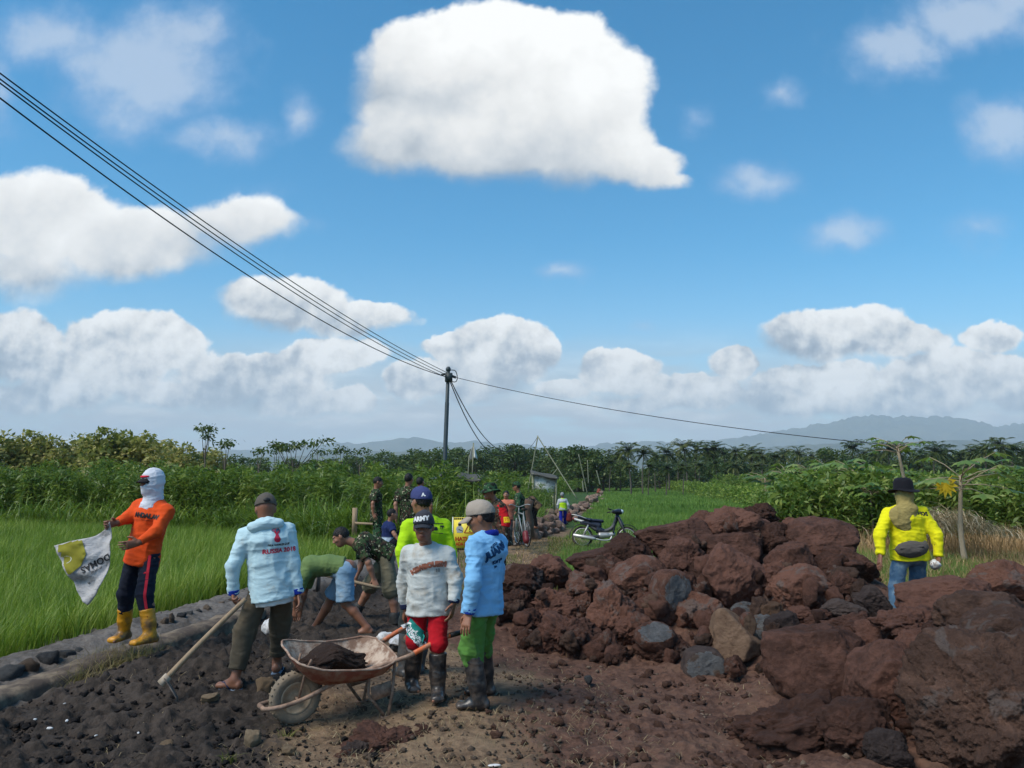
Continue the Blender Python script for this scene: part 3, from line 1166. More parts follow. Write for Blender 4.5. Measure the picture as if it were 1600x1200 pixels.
# boulders of the heap: photo px, py, width px, height px, forward distance, material, shape
HEAP = [
    (826, 981, 54, 52, 9.0, 'r', 'clod'), (817, 912, 72, 52, 9.7, 'p', 'lump'), (859, 893, 66, 46, 10.0, 'r', 'lump'), (872, 950, 78, 50, 9.2, 'r', 'clod'),
    (890, 1000, 100, 66, 8.6, 'r', 'clod'), (936, 884, 96, 50, 10.2, 'r', 'slab'), (984, 862, 72, 48, 10.3, 'r', 'lump'), (960, 962, 80, 92, 8.9, 'p', 'lump'),
    (926, 925, 74, 50, 9.5, 'p', 'lump'), (1003, 915, 96, 80, 9.5, 'p', 'block'), (1068, 876, 84, 64, 9.8, 'r', 'lump'), (1055, 845, 112, 58, 10.4, 'r', 'slab'),
    (1150, 828, 104, 66, 10.6, 'r', 'lump'), (1152, 868, 90, 64, 10.1, 'r', 'block'), (1149, 912, 96, 112, 9.3, 'r', 'block'), (1213, 848, 66, 56, 10.3, 'r', 'lump'),
    (1091, 962, 82, 66, 8.9, 'p', 'lump'), (1030, 958, 70, 54, 9.0, 'r', 'block'), (1036, 1016, 86, 52, 8.3, 'p', 'lump'), (958, 1024, 62, 42, 8.3, 'r', 'clod'),
    (1256, 928, 92, 80, 8.9, 'p', 'block'), (1236, 882, 70, 60, 9.5, 'r', 'block'), (1290, 852, 104, 80, 10.1, 'r', 'slab'), (1252, 846, 80, 66, 10.4, 'r', 'lump'),
    (1325, 921, 58, 52, 8.9, 'r', 'block'), (1361, 941, 46, 44, 8.5, 'g', 'block'), (1322, 957, 64, 36, 8.3, 'g', 'block'), (1342, 886, 66, 52, 9.5, 'r', 'lump'),
    (1109, 826, 70, 48, 10.9, 'r', 'lump'), (1190, 806, 60, 36, 11.0, 'r', 'clod'), (1204, 906, 60, 56, 9.2, 'r', 'clod'), (1300, 896, 70, 56, 9.4, 'r', 'lump'),
    (1105, 905, 60, 50, 9.5, 'r', 'lump'), (905, 958, 56, 54, 9.2, 'p', 'clod'), (990, 985, 60, 50, 8.6, 'r', 'lump'), (1072, 925, 40, 56, 9.2, 'r', 'lump'),
    (1203, 962, 48, 38, 8.5, 't', 'block'), (1225, 986, 58, 50, 8.2, 'g', 'block'), (1211, 1022, 40, 46, 7.9, 'g', 'block'), (1141, 1051, 22, 17, 7.7, 'p', 'block'),
    (1163, 955, 36, 24, 8.7, 's', 'block'), (1190, 989, 52, 46, 8.3, 's', 'block'), (1250, 965, 46, 30, 8.3, 'r', 'clod'), (1282, 968, 40, 26, 8.1, 'r', 'clod'),
    (850, 1010, 44, 40, 8.6, 'r', 'clod'), (808, 950, 50, 50, 9.3, 'r', 'clod'), (1110, 1005, 46, 40, 8.3, 'r', 'lump'), 
    # right-hand foreground
    (1490, 948, 138, 76, 7.4, 'r', 'block'), (1574, 912, 84, 62, 8.0, 'p', 'block'), (1440, 1020, 84, 66, 6.7, 'r', 'block'), (1500, 1010, 90, 70, 6.5, 'r', 'lump'),
    (1283, 1052, 150, 120, 6.5, 'r', 'block'), (1562, 1116, 222, 232, 4.9, 'h', 'hero'), (1560, 985, 150, 100, 5.9, 'h', 'lump'), (1396, 1080, 110, 130, 5.9, 'r', 'block'),
    (1425, 985, 110, 60, 7.0, 'r', 'clod'), (1245, 1150, 170, 90, 5.6, 'r', 'clod'), (1355, 1150, 120, 90, 5.3, 'r', 'lump'), (1395, 1180, 70, 60, 5.0, 'g', 'lump'),
    (1580, 1010, 120, 110, 5.5, 'h', 'block'), (1330, 985, 80, 46, 7.6, 'r', 'clod'), (1370, 1000, 60, 50, 7.3, 'r', 'lump'),
    (600, 1174, 118, 56, 5.6, 'r', 'clod'), (652, 1163, 60, 44, 5.75, 'r', 'clod'), (540, 1186, 60, 36, 5.5, 'r', 'clod'), (560, 1180, 46, 36, 5.5, 'g', 'clod'),
]

# control points of the ground: x, y, z, reach
ANCH = []
def anchor(px, py, Y, dz=0, r=.45):
    p = W(px, py, Y)
    ANCH.append((p[0], p[1], p[2] + dz, r))

# levee along the left paddy, ditch and kerb in front of it
LEVEE_BACK = [(-70, 1052, 6.9), (0, 1015, 7.4), (100, 992, 8.0), (175, 966, 8.6), (250, 952, 9.3), (350, 922, 10.7), (440, 897, 12.2), (520, 880, 13.6), (560, 868, 15.0), (600, 858, 17.5)]
LEVEE_FRONT = [(-70, 1072, 6.6), (0, 1040, 7.05), (70, 1020, 7.5), (130, 1002, 7.95), (250, 968, 8.85), (350, 938, 10.1), (450, 906, 11.6), (540, 885, 13.2), (600, 866, 15.0)]
DITCH = [(-70, 1092, 6.45), (0, 1068, 6.9), (70, 1047, 7.35), (130, 1026, 7.8), (250, 990, 8.6), (350, 957, 9.6), (450, 925, 11.0)]
KERB = [(-80, 1106, 6.15), (0, 1080, 6.6), (80, 1054, 7.0), (140, 1032, 7.35), (250, 998, 8.1), (330, 972, 8.8), (400, 948, 9.7)]
def poly(pts, n):
    P = np.array([W(*p) for p in pts])
    t = np.concatenate([[0], np.cumsum(np.linalg.norm(np.diff(P, axis=0), axis=1))])
    s = np.linspace(0, t[-1], n)
    return np.stack([np.interp(s, t, P[:, i]) for i in range(3)], 1)
LB, LF, DI, KE = poly(LEVEE_BACK, 46), poly(LEVEE_FRONT, 44), poly(DITCH, 30), poly(KERB, 30)
for p in LB: ANCH.append((p[0], p[1], p[2], .28))
for p in LB: ANCH.append((p[0] - .45, p[1] + .35, p[2] - .35, .32))
for p in LF: ANCH.append((p[0], p[1], p[2], .24))
for p in DI: ANCH.append((p[0], p[1], p[2] - .02, .22))
for p in KE: ANCH.append((p[0], p[1], p[2] - .16, .25))
# dark spoil bank, where people stand
for a in [(234, 1004, 7.25, 0, .45), (193, 1000, 7.55, 0, .45), (160, 1050, 7.0, 0, .4), (280, 1010, 7.6, 0, .5), (60, 1120, 6.2, 0, .5), (120, 1100, 6.4, 0, .5), (10, 1150, 5.8, 0, .5),
          (366, 1076, 6.55, 0, .45), (432, 1050, 6.95, 0, .45), (574, 991, 8.85, 0, .45), (490, 991, 9.2, 0, .45), (619, 987, 10.05, 0, .45), (553, 970, 10.5, 0, .5),
          (684, 1092, 6.35, 0, .4), (643, 1078, 6.5, 0, .4), (640, 1056, 7.45, 0, .45), (749, 1109, 6.12, 0, .4), (760, 1088, 6.5, 0, .4), (460, 1132, 6.03, 0, .4), (565, 1132, 6.3, 0, .35),
          (585, 861, 17.0, 0, 1.2), (641, 867, 16.3, 0, 1.2), (660, 861, 18, 0, 1.3), (616, 869, 15.5, 0, 1.0), (786, 919, 12.5, 0, .9), (792, 853, 20.5, 0, 1.5), (812, 853, 21.5, 0, 1.5), (835, 827, 24, 0, 2),
          (880, 823, 38, 0, 5), (1401, 985, 8.55, 0, .4), (1438, 983, 8.8, 0, .4), (330, 1010, 7.9, 0, .5), (420, 970, 8.8, 0, .6), (500, 960, 9.8, 0, .5),
          (1508, 884, 17.7, 0, 3), (945, 853, 22, 0, 3), (240, 1180, 5.5, 0, .6), (420, 1180, 5.5, 0, .6), (800, 1190, 5.3, 0, .7), (1000, 1180, 5.4, 0, .7)]:
    anchor(*a)
for (px, py, w_, h_, Y, mt, sh_) in HEAP:
    if px < 700: continue
    p = W(px, py, Y)
    r = (w_ + h_) / 4 * Y / F
    ANCH.append((p[0], p[1] + .35 * r, p[2] - .50 * r, max(.26, r * .8)))
ANCH = np.array(ANCH)

# ground kinds: px, py, Y-free (dropped on z), reach, kind
KINDS = {'dark': [], 'straw': [], 'red': [], 'grass': [], 'bank': []}
def kind(k, px, py, r=.5, z=0.1):
    u, v = uv_of(px, py)
    Y = (z - CAMZ) / v
    KINDS[k].append((u * Y, Y, r))
for a in [(20, 1190, .6), (120, 1180, .6), (220, 1180, .6), (60, 1130, .6), (160, 1110, .6), (260, 1090, .6), (330, 1060, .5), (260, 1040, .5), (400, 1030, .6), (330, 1180, .5), (330, 1120, .5), (420, 990, .6), (480, 1000, .6), (540, 970, .6), (600, 950, .6), (560, 930, .8), (500, 950, .7), (400, 1090, .35), (450, 960, .6), (620, 925, .7)]:
    kind('dark', *a)
for a in [(480, 1140, .5), (560, 1110, .6), (640, 1090, .6), (700, 1120, .6), (720, 1060, .6), (620, 1040, .5), (790, 1080, .5), (760, 1140, .6), (540, 1190, .3), (680, 1190, .5), (820, 1190, .5), (440, 1170, .3), (830, 1050, .5), (820, 900, 1.2), (850, 860, 2.0), (880, 840, 2.5), (905, 815, 3), (925, 790, 6), (760, 900, 1.0), (700, 900, 1.0), (820, 880, 1.2), (1450, 860, 2), (1550, 880, 2), (1360, 860, 2), (1520, 840, 3), (1420, 840, 2.5), (1640, 860, 3)]:
    kind('straw', *a)
for a in [(860, 1120, .6), (940, 1100, .6), (1020, 1080, .6), (1100, 1100, .7), (1180, 1090, .7), (950, 1180, .7), (1080, 1180, .7), (1200, 1180, .6), (1300, 1120, .6), (1300, 1190, .6), (880, 1030, .6), (1000, 1040, .7), (1230, 1040, .6), (830, 960, .8), (900, 920, .9), (1000, 880, 1), (1100, 850, 1.1), (1200, 850, 1.1), (1300, 880, 1.1), (1150, 950, .9), (1250, 960, .9), (1050, 980, .9), (960, 990, .9), (1400, 960, .7), (1500, 980, .8), (1580, 950, .8), (1400, 1050, .8), (1500, 1100, .8), (1580, 1150, .8), (1400, 1150, .8)]:
    kind('red', *a)
for a in [(905, 860, 1.4), (950, 850, 2.2), (1000, 850, 2.4), (880, 880, .8), (990, 810, 5), (1060, 800, 6), (1000, 780, 12), (960, 775, 14), (1060, 775, 14), (1050, 765, 30), (1000, 762, 40), (1150, 790, 8)]:
    kind('grass', *a)
for p in list(LB) + list(LF):
    KINDS['bank'].append((p[0], p[1], .32))
for k, x, y, r in [('dark', -2.6, 4.0, 1.1), ('dark', -4.4, 3.6, 1.4), ('dark', -1.7, 2.8, .9), ('dark', -3.4, 1.8, 1.5), ('straw', -.1, 3.9, .8), ('straw', -.2, 2.6, .9), ('straw', 0, 1.0, 1.4),
                    ('red', 1.9, 3.9, 1.0), ('red', 3.6, 3.8, 1.4), ('red', 2.0, 2.4, 1.2), ('red', 4.6, 5.4, 1.4), ('red', 5.6, 7.4, 1.5), ('straw', 7.4, 10.5, 2.2), ('straw', 9, 14, 3), ('dark', -6, 5, 1.2)]:
    KINDS[k].append((x, y, r))
KINDS = {k: np.array(v) for k, v in KINDS.items()}


def ground_z(x, y, detail=True):
    x, y = np.asarray(x, float), np.asarray(y, float)
    sh0 = x.shape
    x, y = x.ravel(), y.ravel()
    z0 = base_z(x, y)
    num = np.zeros_like(z0); den = np.full_like(z0, .06)
    near = (y > 3) & (y < 60) & (np.abs(x) < 40)
    xn, yn = x[near], y[near]
    nn, dd = num[near], den[near]
    zb = z0[near]
    for (ax_, ay, az, r) in ANCH:
        w_ = np.exp(-((xn - ax_) ** 2 + (yn - ay) ** 2) / (2 * r * r)) / (r * r + .05) * .15
        nn += w_ * (az - zb); dd += w_
    num[near], den[near] = nn, dd
    z = z0 + num / den
    # big plain rises a little toward the hills, level far out
    return z.reshape(sh0)


def weights(x, y):
    out = {}
    tot = np.full(x.shape, .02)
    near = (y > -2) & (y < 400)
    for k, A in KINDS.items():
        w_ = np.zeros(x.shape)
        for (ax_, ay, r) in A:
            w_[near] += np.exp(-((x[near] - ax_) ** 2 + ((y[near] - ay)) ** 2) / (2 * r * r)) ** 1.0
        out[k] = w_ * (3.0 if k == 'bank' else 1.0)
        tot += out[k]
    return {k: (v / tot).astype(np.float32) for k, v in out.items()}


def gz(x, y):
    return float(ground_z(np.array([x]), np.array([y]))[0])


def build_ground():
    th = np.concatenate([np.linspace(-180, -52, 40)[:-1], np.linspace(-52, 52, 760), np.linspace(52, 180, 40)[1:]])
    r = [1.0]
    while r[-1] < 30000:
        q = r[-1]
        r.append(q * (1.02 if q < 4.4 else 1.0038 if q < 11.5 else 1.012 if q < 60 else 1.05))
    r = np.array(r)
    TH, R = np.meshgrid(np.radians(th), r, indexing='ij')
    X, Y = R * np.sin(TH), R * np.cos(TH)
    Z = ground_z(X, Y)
    wt = weights(X.ravel(), Y.ravel())
    wr = {k: v.reshape(X.shape) for k, v in wt.items()}
    nz = (R < 16) & (Y > 0)
    P = np.stack([X[nz], Y[nz], np.zeros(nz.sum())], 1)
    d1 = fbm(P * 3.1, 4, 3) - .5
    d2 = fbm(P * 9.0, 4, 11, .6) - .5
    cl = 1 - np.abs(2 * fbm(P * 6.3 + 5, 3, 31) - 1)
    lum = np.maximum(vnoise(P * 11, 41) - .45, 0) + .7 * np.maximum(vnoise(P * 23, 42) - .5, 0)
    dk, st, rd, bk = (wr[k][nz] for k in ('dark', 'straw', 'red', 'bank'))
    amp = .055 * dk + .018 * st + .045 * rd + .04 * bk
    dz = amp * (1.2 * d1 + 1.6 * d2) + (.12 * dk + .05 * rd + .03 * bk) * lum + .02 * (dk + rd) * (cl - .5)
    Z[nz] += dz * np.clip((16 - R[nz]) / 5, 0, 1)
    n, m_ = X.shape
    i, j = np.meshgrid(np.arange(n - 1), np.arange(m_ - 1), indexing='ij')
    a = (i * m_ + j).ravel()
    Q = np.stack([a, a + 1, a + m_ + 1, a + m_], 1)[:, ::-1]
    V = np.stack([X.ravel(), Y.ravel(), Z.ravel()], 1)
    me = mesh_np('ground', V, Q)
    for k in wt:
        at = me.attributes.new(k, 'FLOAT', 'POINT')
        at.data.foreach_set('value', wt[k].ravel())
    m_, g = newmat('ground_soils')
    p = g.n('NewGeometry').outputs['Position']
    A = {k: g.n('Attribute', attribute_name=k).outputs['Fac'] for k in wt}
    n1 = g.noise(p, 2.2, 5, .65)
    n2 = g.noise(p, 14, 5, .7)
    n3 = g.noise(p, 60, 4, .65)
    f = g.m('ADD', g.m('MULTIPLY', n1, .4), g.m('MULTIPLY', n2, .6))
    dark = g.mix(g.ss(f, .38, .62), (.028, .022, .018), (.068, .052, .042))
    dark = g.mix(g.m('MULTIPLY', g.ss(n3, .62, .72), .5), dark, (.12, .095, .08))
    # trampled straw over brown earth: streaks and flecks
    mp = g.n('Mapping', {'Vector': p, 'Scale': (1, 2.6, 1), 'Rotation': (0, 0, .5)}).outputs[0]
    fl = g.noise(mp, 34, 5, .75, 1.2)
    fl2 = g.noise(g.n('Mapping', {'Vector': p, 'Scale': (2.8, 1, 1), 'Rotation': (0, 0, .3)}).outputs[0], 30, 5, .75, 1.0)
    straw = g.mix(g.ss(f, .36, .62), (.112, .070, .044), (.265, .176, .108))
    fleck = g.m('MAXIMUM', g.ss(fl, .58, .68), g.ss(fl2, .60, .70))
    straw = g.mix(g.m('MULTIPLY', fleck, g.ss(g.noise(p, 1.6, 3), .38, .6)), straw, (.34, .26, .14))
    straw = g.mix(g.m('MULTIPLY', g.ss(n1, .55, .72), .30), straw, (.11, .105, .04))
    red = g.mix(g.ss(f, .36, .64), (.062, .032, .023), (.165, .088, .061))
    red = g.mix(g.m('MULTIPLY', g.ss(n1, .5, .7), .5), red, (.12, .075, .05))
    red = g.mix(g.m('MULTIPLY', g.ss(fl, .64, .72), .5), red, (.24, .17, .12))
    gras = g.mix(g.ss(f, .35, .65), (.020, .045, .010), (.06, .11, .02))
    bank = g.mix(g.ss(f, .35, .65), (.085, .072, .062), (.20, .175, .155))
    plain = g.mix(g.ss(g.noise(p, .02, 4, .6), .4, .6), (.035, .055, .015), (.075, .085, .03))
    ed = g.m('MULTIPLY_ADD', n2, .5, -.25)
    col = plain
    for k, c in (('grass', gras), ('straw', straw), ('red', red), ('bank', bank), ('dark', dark)):
        col = g.mix(g.ss(g.m('ADD', A[k], g.m('MULTIPLY', ed, 1.2)), .28, .55), col, c)
    h = g.m('ADD', g.m('MULTIPLY', n2, .7), g.m('MULTIPLY', n3, .45))
    h = g.m('ADD', h, g.m('MULTIPLY', fl, .3))
    finish(g, col, .92, h, .9, .035, .2)
    me.materials.append(m_)
    tag(link('ground', me), kind='structure')


# ------------------------------------------------------------------ boulders and stones
def ico(sub):
    bm = bmesh.new()
    bmesh.ops.create_icosphere(bm, subdivisions=sub, radius=1)
    V = np.array([v.co[:] for v in bm.verts])
    Fs = np.array([[v.index for v in f.verts] for f in bm.faces])
    bm.free()
    return V, Fs


def rock_mesh(name, seed, style, sub=5, mat=None):
    r_ = np.random.default_rng(seed)
    D, Fs = ico(sub)
    if style in ('block', 'hero'):
        n, k, am = 13, 34, (.07, .075)
    elif style == 'slab':
        n, k, am = 11, 30, (.08, .08)
    elif style == 'lump':
        n, k, am = 10, 14, (.16, .11)
    else:
        n, k, am = 8, 8, (.26, .19)
    N = r_.normal(size=(n, 3)); N /= np.linalg.norm(N, axis=1, keepdims=True)
    d = r_.uniform(.62, .95, n)
    c = D @ N.T
    rr = np.where(c > .05, d / np.maximum(c, .05), 9)
    rad = -np.log(np.exp(-k * np.minimum(rr, 3)).sum(1) + np.exp(-k * 1.15)) / k
    rad = np.clip(rad, .3, 1.3)
    rad = rad * (1 + 2.0 * am[0] * (fbm(D * 1.9 + seed, 4, seed) - .5) * 2)
    V = D * rad[:, None]
    Nn = D
    rid = 1 - np.abs(2 * fbm(V * 3.2 + seed, 3, seed + 3) - 1)
    V = V + Nn * (am[1] * (fbm(V * 5.5, 5, seed + 7, .6) - .5) * 2.2 + am[1] * .9 * (rid - .7))[:, None]
    V = V + Nn * (.034 * (fbm(V * 15, 4, seed + 9, .65) - .5) * 2 + .35 * am[1] * (.6 - np.abs(2 * fbm(V * 8.5, 3, seed + 11) - 1)))[:, None]
    if sub > 6:
        V = V + Nn * (.030 * (fbm(V * 26, 4, seed + 13, .65) - .5) * 2 - .05 * np.maximum(fbm(V * 11, 3, seed + 14) - .56, 0) * 4 + .06 * (np.abs(2 * fbm(V * 4.5, 4, seed + 15) - 1) - .3))[:, None]
    ext = (V.max(0) - V.min(0)) / 2
    V = (V - (V.max(0) + V.min(0)) / 2) / ext
    if style == 'slab': V = V * (1, 1, .95)
    return mesh_np(name, V, Fs, mat=mat)


def build_rocks():
    mats = {
        'r': m_rock('red_mud', (0.0525, 0.0256, 0.0185), (0.1550, 0.0737, 0.0525), (.30, .17, .11), .40),
        'p': m_rock('red_mud_scraped', (0.0650, 0.0306, 0.0213), (0.1775, 0.0825, 0.0562), (.42, .27, .19), .75, (.14, .10, .085), .25),
        'g': m_rock('grey_brown_stone', (.042, .030, .028), (.105, .076, .066), (.26, .21, .19), .35),
        's': m_rock('grey_stone', (.078, .079, .082), (.185, .185, .185), (.34, .31, .28), .5, (.12, .08, .06), .25),
        't': m_rock('tan_stone', (.105, .060, .038), (.235, .150, .098), (.45, .34, .24), .45),
        'h': m_rock('hero_mud', (0.0650, 0.0363, 0.0263), (0.1750, 0.0975, 0.0688), (.34, .25, .19), .6, (.105, .08, .07), .12, sc=1.0),
    }
    labels = {'r': 'reddish-brown mud-caked boulder', 'p': 'mud-caked boulder with pale scrapes', 'g': 'grey-brown stone', 's': 'grey broken stone', 't': 'tan-brown split stone', 'h': 'large grey-brown mud-caked boulder'}
    protos = {}
    for i, st in enumerate(('block', 'slab', 'lump', 'clod')):
        protos[st] = [rock_mesh('boulder_' + st, 100 + 10 * i + j, st, 6) for j in range(6)]
    r_ = random.Random(5)
    near_words = []
    for n, (px, py, w_, h_, Y, mt, st) in enumerate(HEAP):
        if st == 'hero':
            base = rock_mesh('boulder_hero', 781, 'lump', 7)
        else:
            base = protos[st][r_.randrange(6)]
        me = base.copy()
        me.materials.clear(); me.materials.append(mats[mt])
        big = w_ > 40
        o = link('boulder' if big else 'stone', me)
        p = W(px, py, Y)
        sx, sz = w_ / 2 * Y / F * 1.10, h_ / 2 * Y / F * 1.14
        o.location = p + np.array((0, sx * .25, 0))
        o.scale = (sx, (sx * .6 + sz * .4) * 1.05, sz)
        a = r_.choice([0, 90, 180, 270]) if st != 'clod' else 0
        o.rotation_euler = (0, math.radians(r_.uniform(-10, 10)), math.radians(r_.uniform(-14, 14)))
        ROCKS.append((o, px, py, w_, mt, st))
    label_rocks(labels)
    # split stones with a clean broken face
    special = [
        ('grey basalt block with a flat broken face standing upright in front of the heap', 1097, 1041, 64, 54, 7.75, 's', 11, [((.05, -1, .12), .55), ((1, 0, .1), .82), ((-1, .1, .2), .78), ((0, -.1, 1), .80), ((.1, 0, -1), .72), ((.7, -.1, -.7), .8), ((-.7, 0, -.75), .85)]),
        ('orange-brown wedge-shaped stone leaning behind the grey basalt block', 1150, 1000, 92, 82, 8.0, 't', 12, [((-.5, -.8, .3), .40), ((.75, -.25, .75), .42), ((-1, 0, .15), .6), ((.2, -.1, -1), .55), ((.6, -.8, -.1), .6)]),
        ('boulder with an oval bare grey face showing high in the heap', 1048, 924, 66, 72, 9.05, 's', 13, [((.45, -1, .05), .62), ((0, .1, 1), .9)]),
        ('boulder split open to a blue-grey and white face', 1024, 996, 66, 46, 8.25, 's', 14, [((-.1, -.75, .75), .60), ((.3, -1, -.1), .85)]),
        ('small stone split to a pale tan face among grey stones', 1168, 976, 26, 38, 8.05, 't', 15, [((.2, -1, .1), .45)]),
    ]
    for (lab, px, py, w_, h_, Y, mt, sd, planes) in special:
        D, Fs = ico(5)
        k = 34
        N = np.array([unit(a) for a, b in planes]); d = np.array([b for a, b in planes])
        c = D @ N.T
        rr = np.where(c > .05, d / np.maximum(c, .05), 9)
        rad = -np.log(np.exp(-k * np.minimum(rr, 3)).sum(1) + np.exp(-k * .98)) / k
        V = D * rad[:, None]
        V = V + D * (.16 * (fbm(D * 2.2 + sd, 4, sd) - .5) + .07 * (fbm(D * 7, 5, sd + 1, .65) - .5))[:, None]
        V = V / ((V.max(0) - V.min(0)) / 2)
        mud = mats['t'] if sd == 12 else mats['g'] if sd == 11 else mats['p']
        me = mesh_np('split_stone', V, Fs, mat=[mats[mt], mud])
        npl = 1 if sd in (13, 14, 15) else 2 if sd == 11 else 9
        cut = (rr[:, :npl].min(1) < 1.0 + .35 * (fbm(D * 4 + sd, 4, sd + 4) - .5))
        if sd != 12:
            me.polygons.foreach_set('material_index', np.where(cut[Fs].all(1), 0, 1).astype(np.int32))
        o = link('split_stone', me)
        p = W(px, py, Y)
        sx, sz = w_ / 2 * Y / F, h_ / 2 * Y / F
        o.location = p
        o.scale = (sx, (sx + sz) / 2, sz)
        tag(o, lab, 'stone')
    # smaller clods lodged between the boulders and rolled to the foot of the heap
    HP = np.array([(p[0], p[1], p[4]) for p in HEAP if p[0] > 760])
    rg = np.random.default_rng(77)
    ridge = [(770, 925), (830, 885), (905, 868), (985, 838), (1060, 822), (1110, 802), (1190, 796), (1260, 815), (1340, 868), (1400, 905), (1480, 915), (1600, 950)]
    foot = [(770, 1000), (850, 1035), (950, 1062), (1060, 1075), (1180, 1080), (1260, 1140), (1400, 1200), (1600, 1200)]
    cm = [mats['r'], mats['p'], mats['r'], m_rock('brown_mud', (0.0562, 0.0325, 0.0238), (0.1562, 0.0925, 0.0663), (.32, .22, .16), .5)]
    cl = []
    for j in range(10):
        cl.append(rock_mesh('clod', 500 + j, 'clod' if j % 2 else 'lump', 4, cm[j % 4]))
    n = 0
    while n < 270:
        px = rg.uniform(775, 1590)
        a, b = np.interp(px, *zip(*ridge)), np.interp(px, *zip(*foot))
        py = a + 12 + (b - a - 12) * rg.uniform() ** .8
        d2 = (HP[:, 0] - px) ** 2 + ((HP[:, 1] - py) * 1.4) ** 2 + 60
        if 1375 < px < 1475 and py < 960: continue
        Y = (HP[:, 2] / d2 ** 1.5).sum() / (1 / d2 ** 1.5).sum() - rg.uniform(0, .25)
        w_ = 10 + 36 * rg.uniform() ** 2.2
        o = link('clod', cl[rg.integers(10)])
        p = W(px, py, Y)
        zg = gz(p[0], p[1])
        r_w = w_ / 2 * Y / F
        if p[2] < zg: p[2] = zg + r_w * .3
        o.location = p
        o.scale = (r_w * 1.1, r_w, r_w * rg.uniform(.7, 1))
        o.rotation_euler = tuple(rg.uniform(0, 6.28, 3))
        tag(o, 'small red-brown clod lodged among the boulders of the heap', 'clod', 'clods among the boulders of the heap')
        n += 1
    return mats, protos


ROCKS = []


def label_rocks(labels):
    """each boulder told apart by where it sits in the heap and by what it lies next to"""
    words = {}
    marks = [(790, 960, 'the man in green trousers'), (945, 850, 'the motorcycle'), (1097, 1041, 'the grey basalt block'), (1053, 926, 'the oval grey face'),
             (1150, 1000, 'the orange-brown wedge stone'), (1410, 900, 'the man in the yellow shirt'), (1530, 1090, 'the huge right-hand boulder'), (600, 1172, 'the wheelbarrow'), (1022, 991, 'the blue-grey split boulder')]
    seen = {}
    for (o, px, py, w_, mt, st) in ROCKS:
        d = sorted((math.hypot(px - a, py - b), t, a, b) for a, b, t in marks)
        k = 0 if d[0][0] > 14 else 1
        _, t, a, b = d[k]
        dx, dy = px - a, py - b
        pos = ('above' if dy < -28 else 'below' if dy > 28 else 'beside') if abs(dy) > abs(dx) * .6 else ('to the left of' if dx < 0 else 'to the right of')
        size = 'huge' if w_ > 140 else 'big' if w_ > 84 else 'medium' if w_ > 60 else 'small'
        shape = {'block': 'angular', 'slab': 'flat-topped', 'lump': 'rounded', 'clod': 'crumbly', 'hero': 'rounded'}[st]
        lab = '%s %s %s %s %s' % (size, shape, labels[mt], pos, t)
        seen.setdefault(lab, []).append((o, px, py))
    ords = ['nearest', 'second', 'third', 'fourth', 'fifth', 'sixth']
    for lab, L in seen.items():
        L.sort(key=lambda q: q[2])
        for i, (o, px, py) in enumerate(L):
            l2 = lab
            if len(L) == 2: l2 = ('upper ' if i == 0 else 'lower ') + lab
            elif len(L) > 2: l2 = ('topmost ', 'second highest ', 'third highest ', 'fourth highest ', 'fifth highest ', 'lowest ')[min(i, 5)] + lab
            tag(o, ' '.join(l2.replace('large grey', 'grey').split()[:16]), 'boulder' if o.name.startswith('boulder') else 'stone', 'boulders dumped beside the track')

# ------------------------------------------------------------------ hills and air
def build_hills():
    def ridge(name, D, depth, prof, seed, amp):
        px = np.linspace(-900, 2500, 520)
        top = np.interp(px, [a for a, b in prof], [b for a, b in prof])
        X = (px - 800) / F * D
        H = (750 - top) / F * D
        n = 60
        t = np.linspace(-1, 1, n)
        XX, TT = np.meshgrid(X, t, indexing='ij')
        HH = np.repeat(H[:, None], n, 1)
        YY = D + TT * depth
        prof_ = np.maximum(1 - np.abs(TT) ** 1.25, 0)
        P = np.stack([XX.ravel() / D * 14, YY.ravel() / D * 14, 0 * XX.ravel()], 1)
        rdg = 1 - np.abs(2 * fbm(P * 2.2, 5, seed, .55) - 1)
        Z = (HH * prof_).ravel() * (.90 + .14 * rdg) + amp * D / 9000 * (fbm(P * 9, 4, seed + 3) - .5) * (HH * prof_).ravel() / 300
        Z = Z.reshape(XX.shape) - 6 - 20 * (np.abs(TT) > .97)
        o = MB().grid(np.stack([XX, YY, Z], 2)).build(name, None)
        o.data.flip_normals()
        m_, g = newmat(name + '_forest')
        p = g.n('NewGeometry').outputs['Position']
        nn = g.noise(p, .0035, 6, .65)
        finish(g, g.mix(g.ss(nn, .35, .65), (.022, .040, .020), (.075, .085, .042)), .95, g.noise(p, .012, 5, .7), 1.0, 40.0, .1)
        o.data.materials.append(m_)
        tag(o, kind='structure')
    ridge('hills', 9000, 1900, [(-900, 690), (-200, 700), (200, 712), (360, 704), (440, 703), (480, 702), (530, 691), (560, 694), (600, 690), (650, 684), (675, 688), (700, 693), (735, 689), (800, 694), (850, 699), (900, 700), (945, 694), (990, 692), (1030, 690), (1075, 692),
                               (1120, 689), (1180, 681), (1230, 673), (1275, 664), (1320, 657), (1370, 650), (1420, 654), (1480, 653), (1510, 657), (1540, 668), (1560, 667), (1600, 662), (1680, 660), (1900, 672), (2500, 690)], 5, 60)
    ridge('foothills', 5200, 900, [(-900, 715), (300, 722), (420, 714), (560, 706), (640, 703), (740, 708), (900, 710), (1000, 704), (1100, 702), (1180, 700), (1300, 692), (1500, 688), (1700, 694), (2500, 712)], 15, 30)


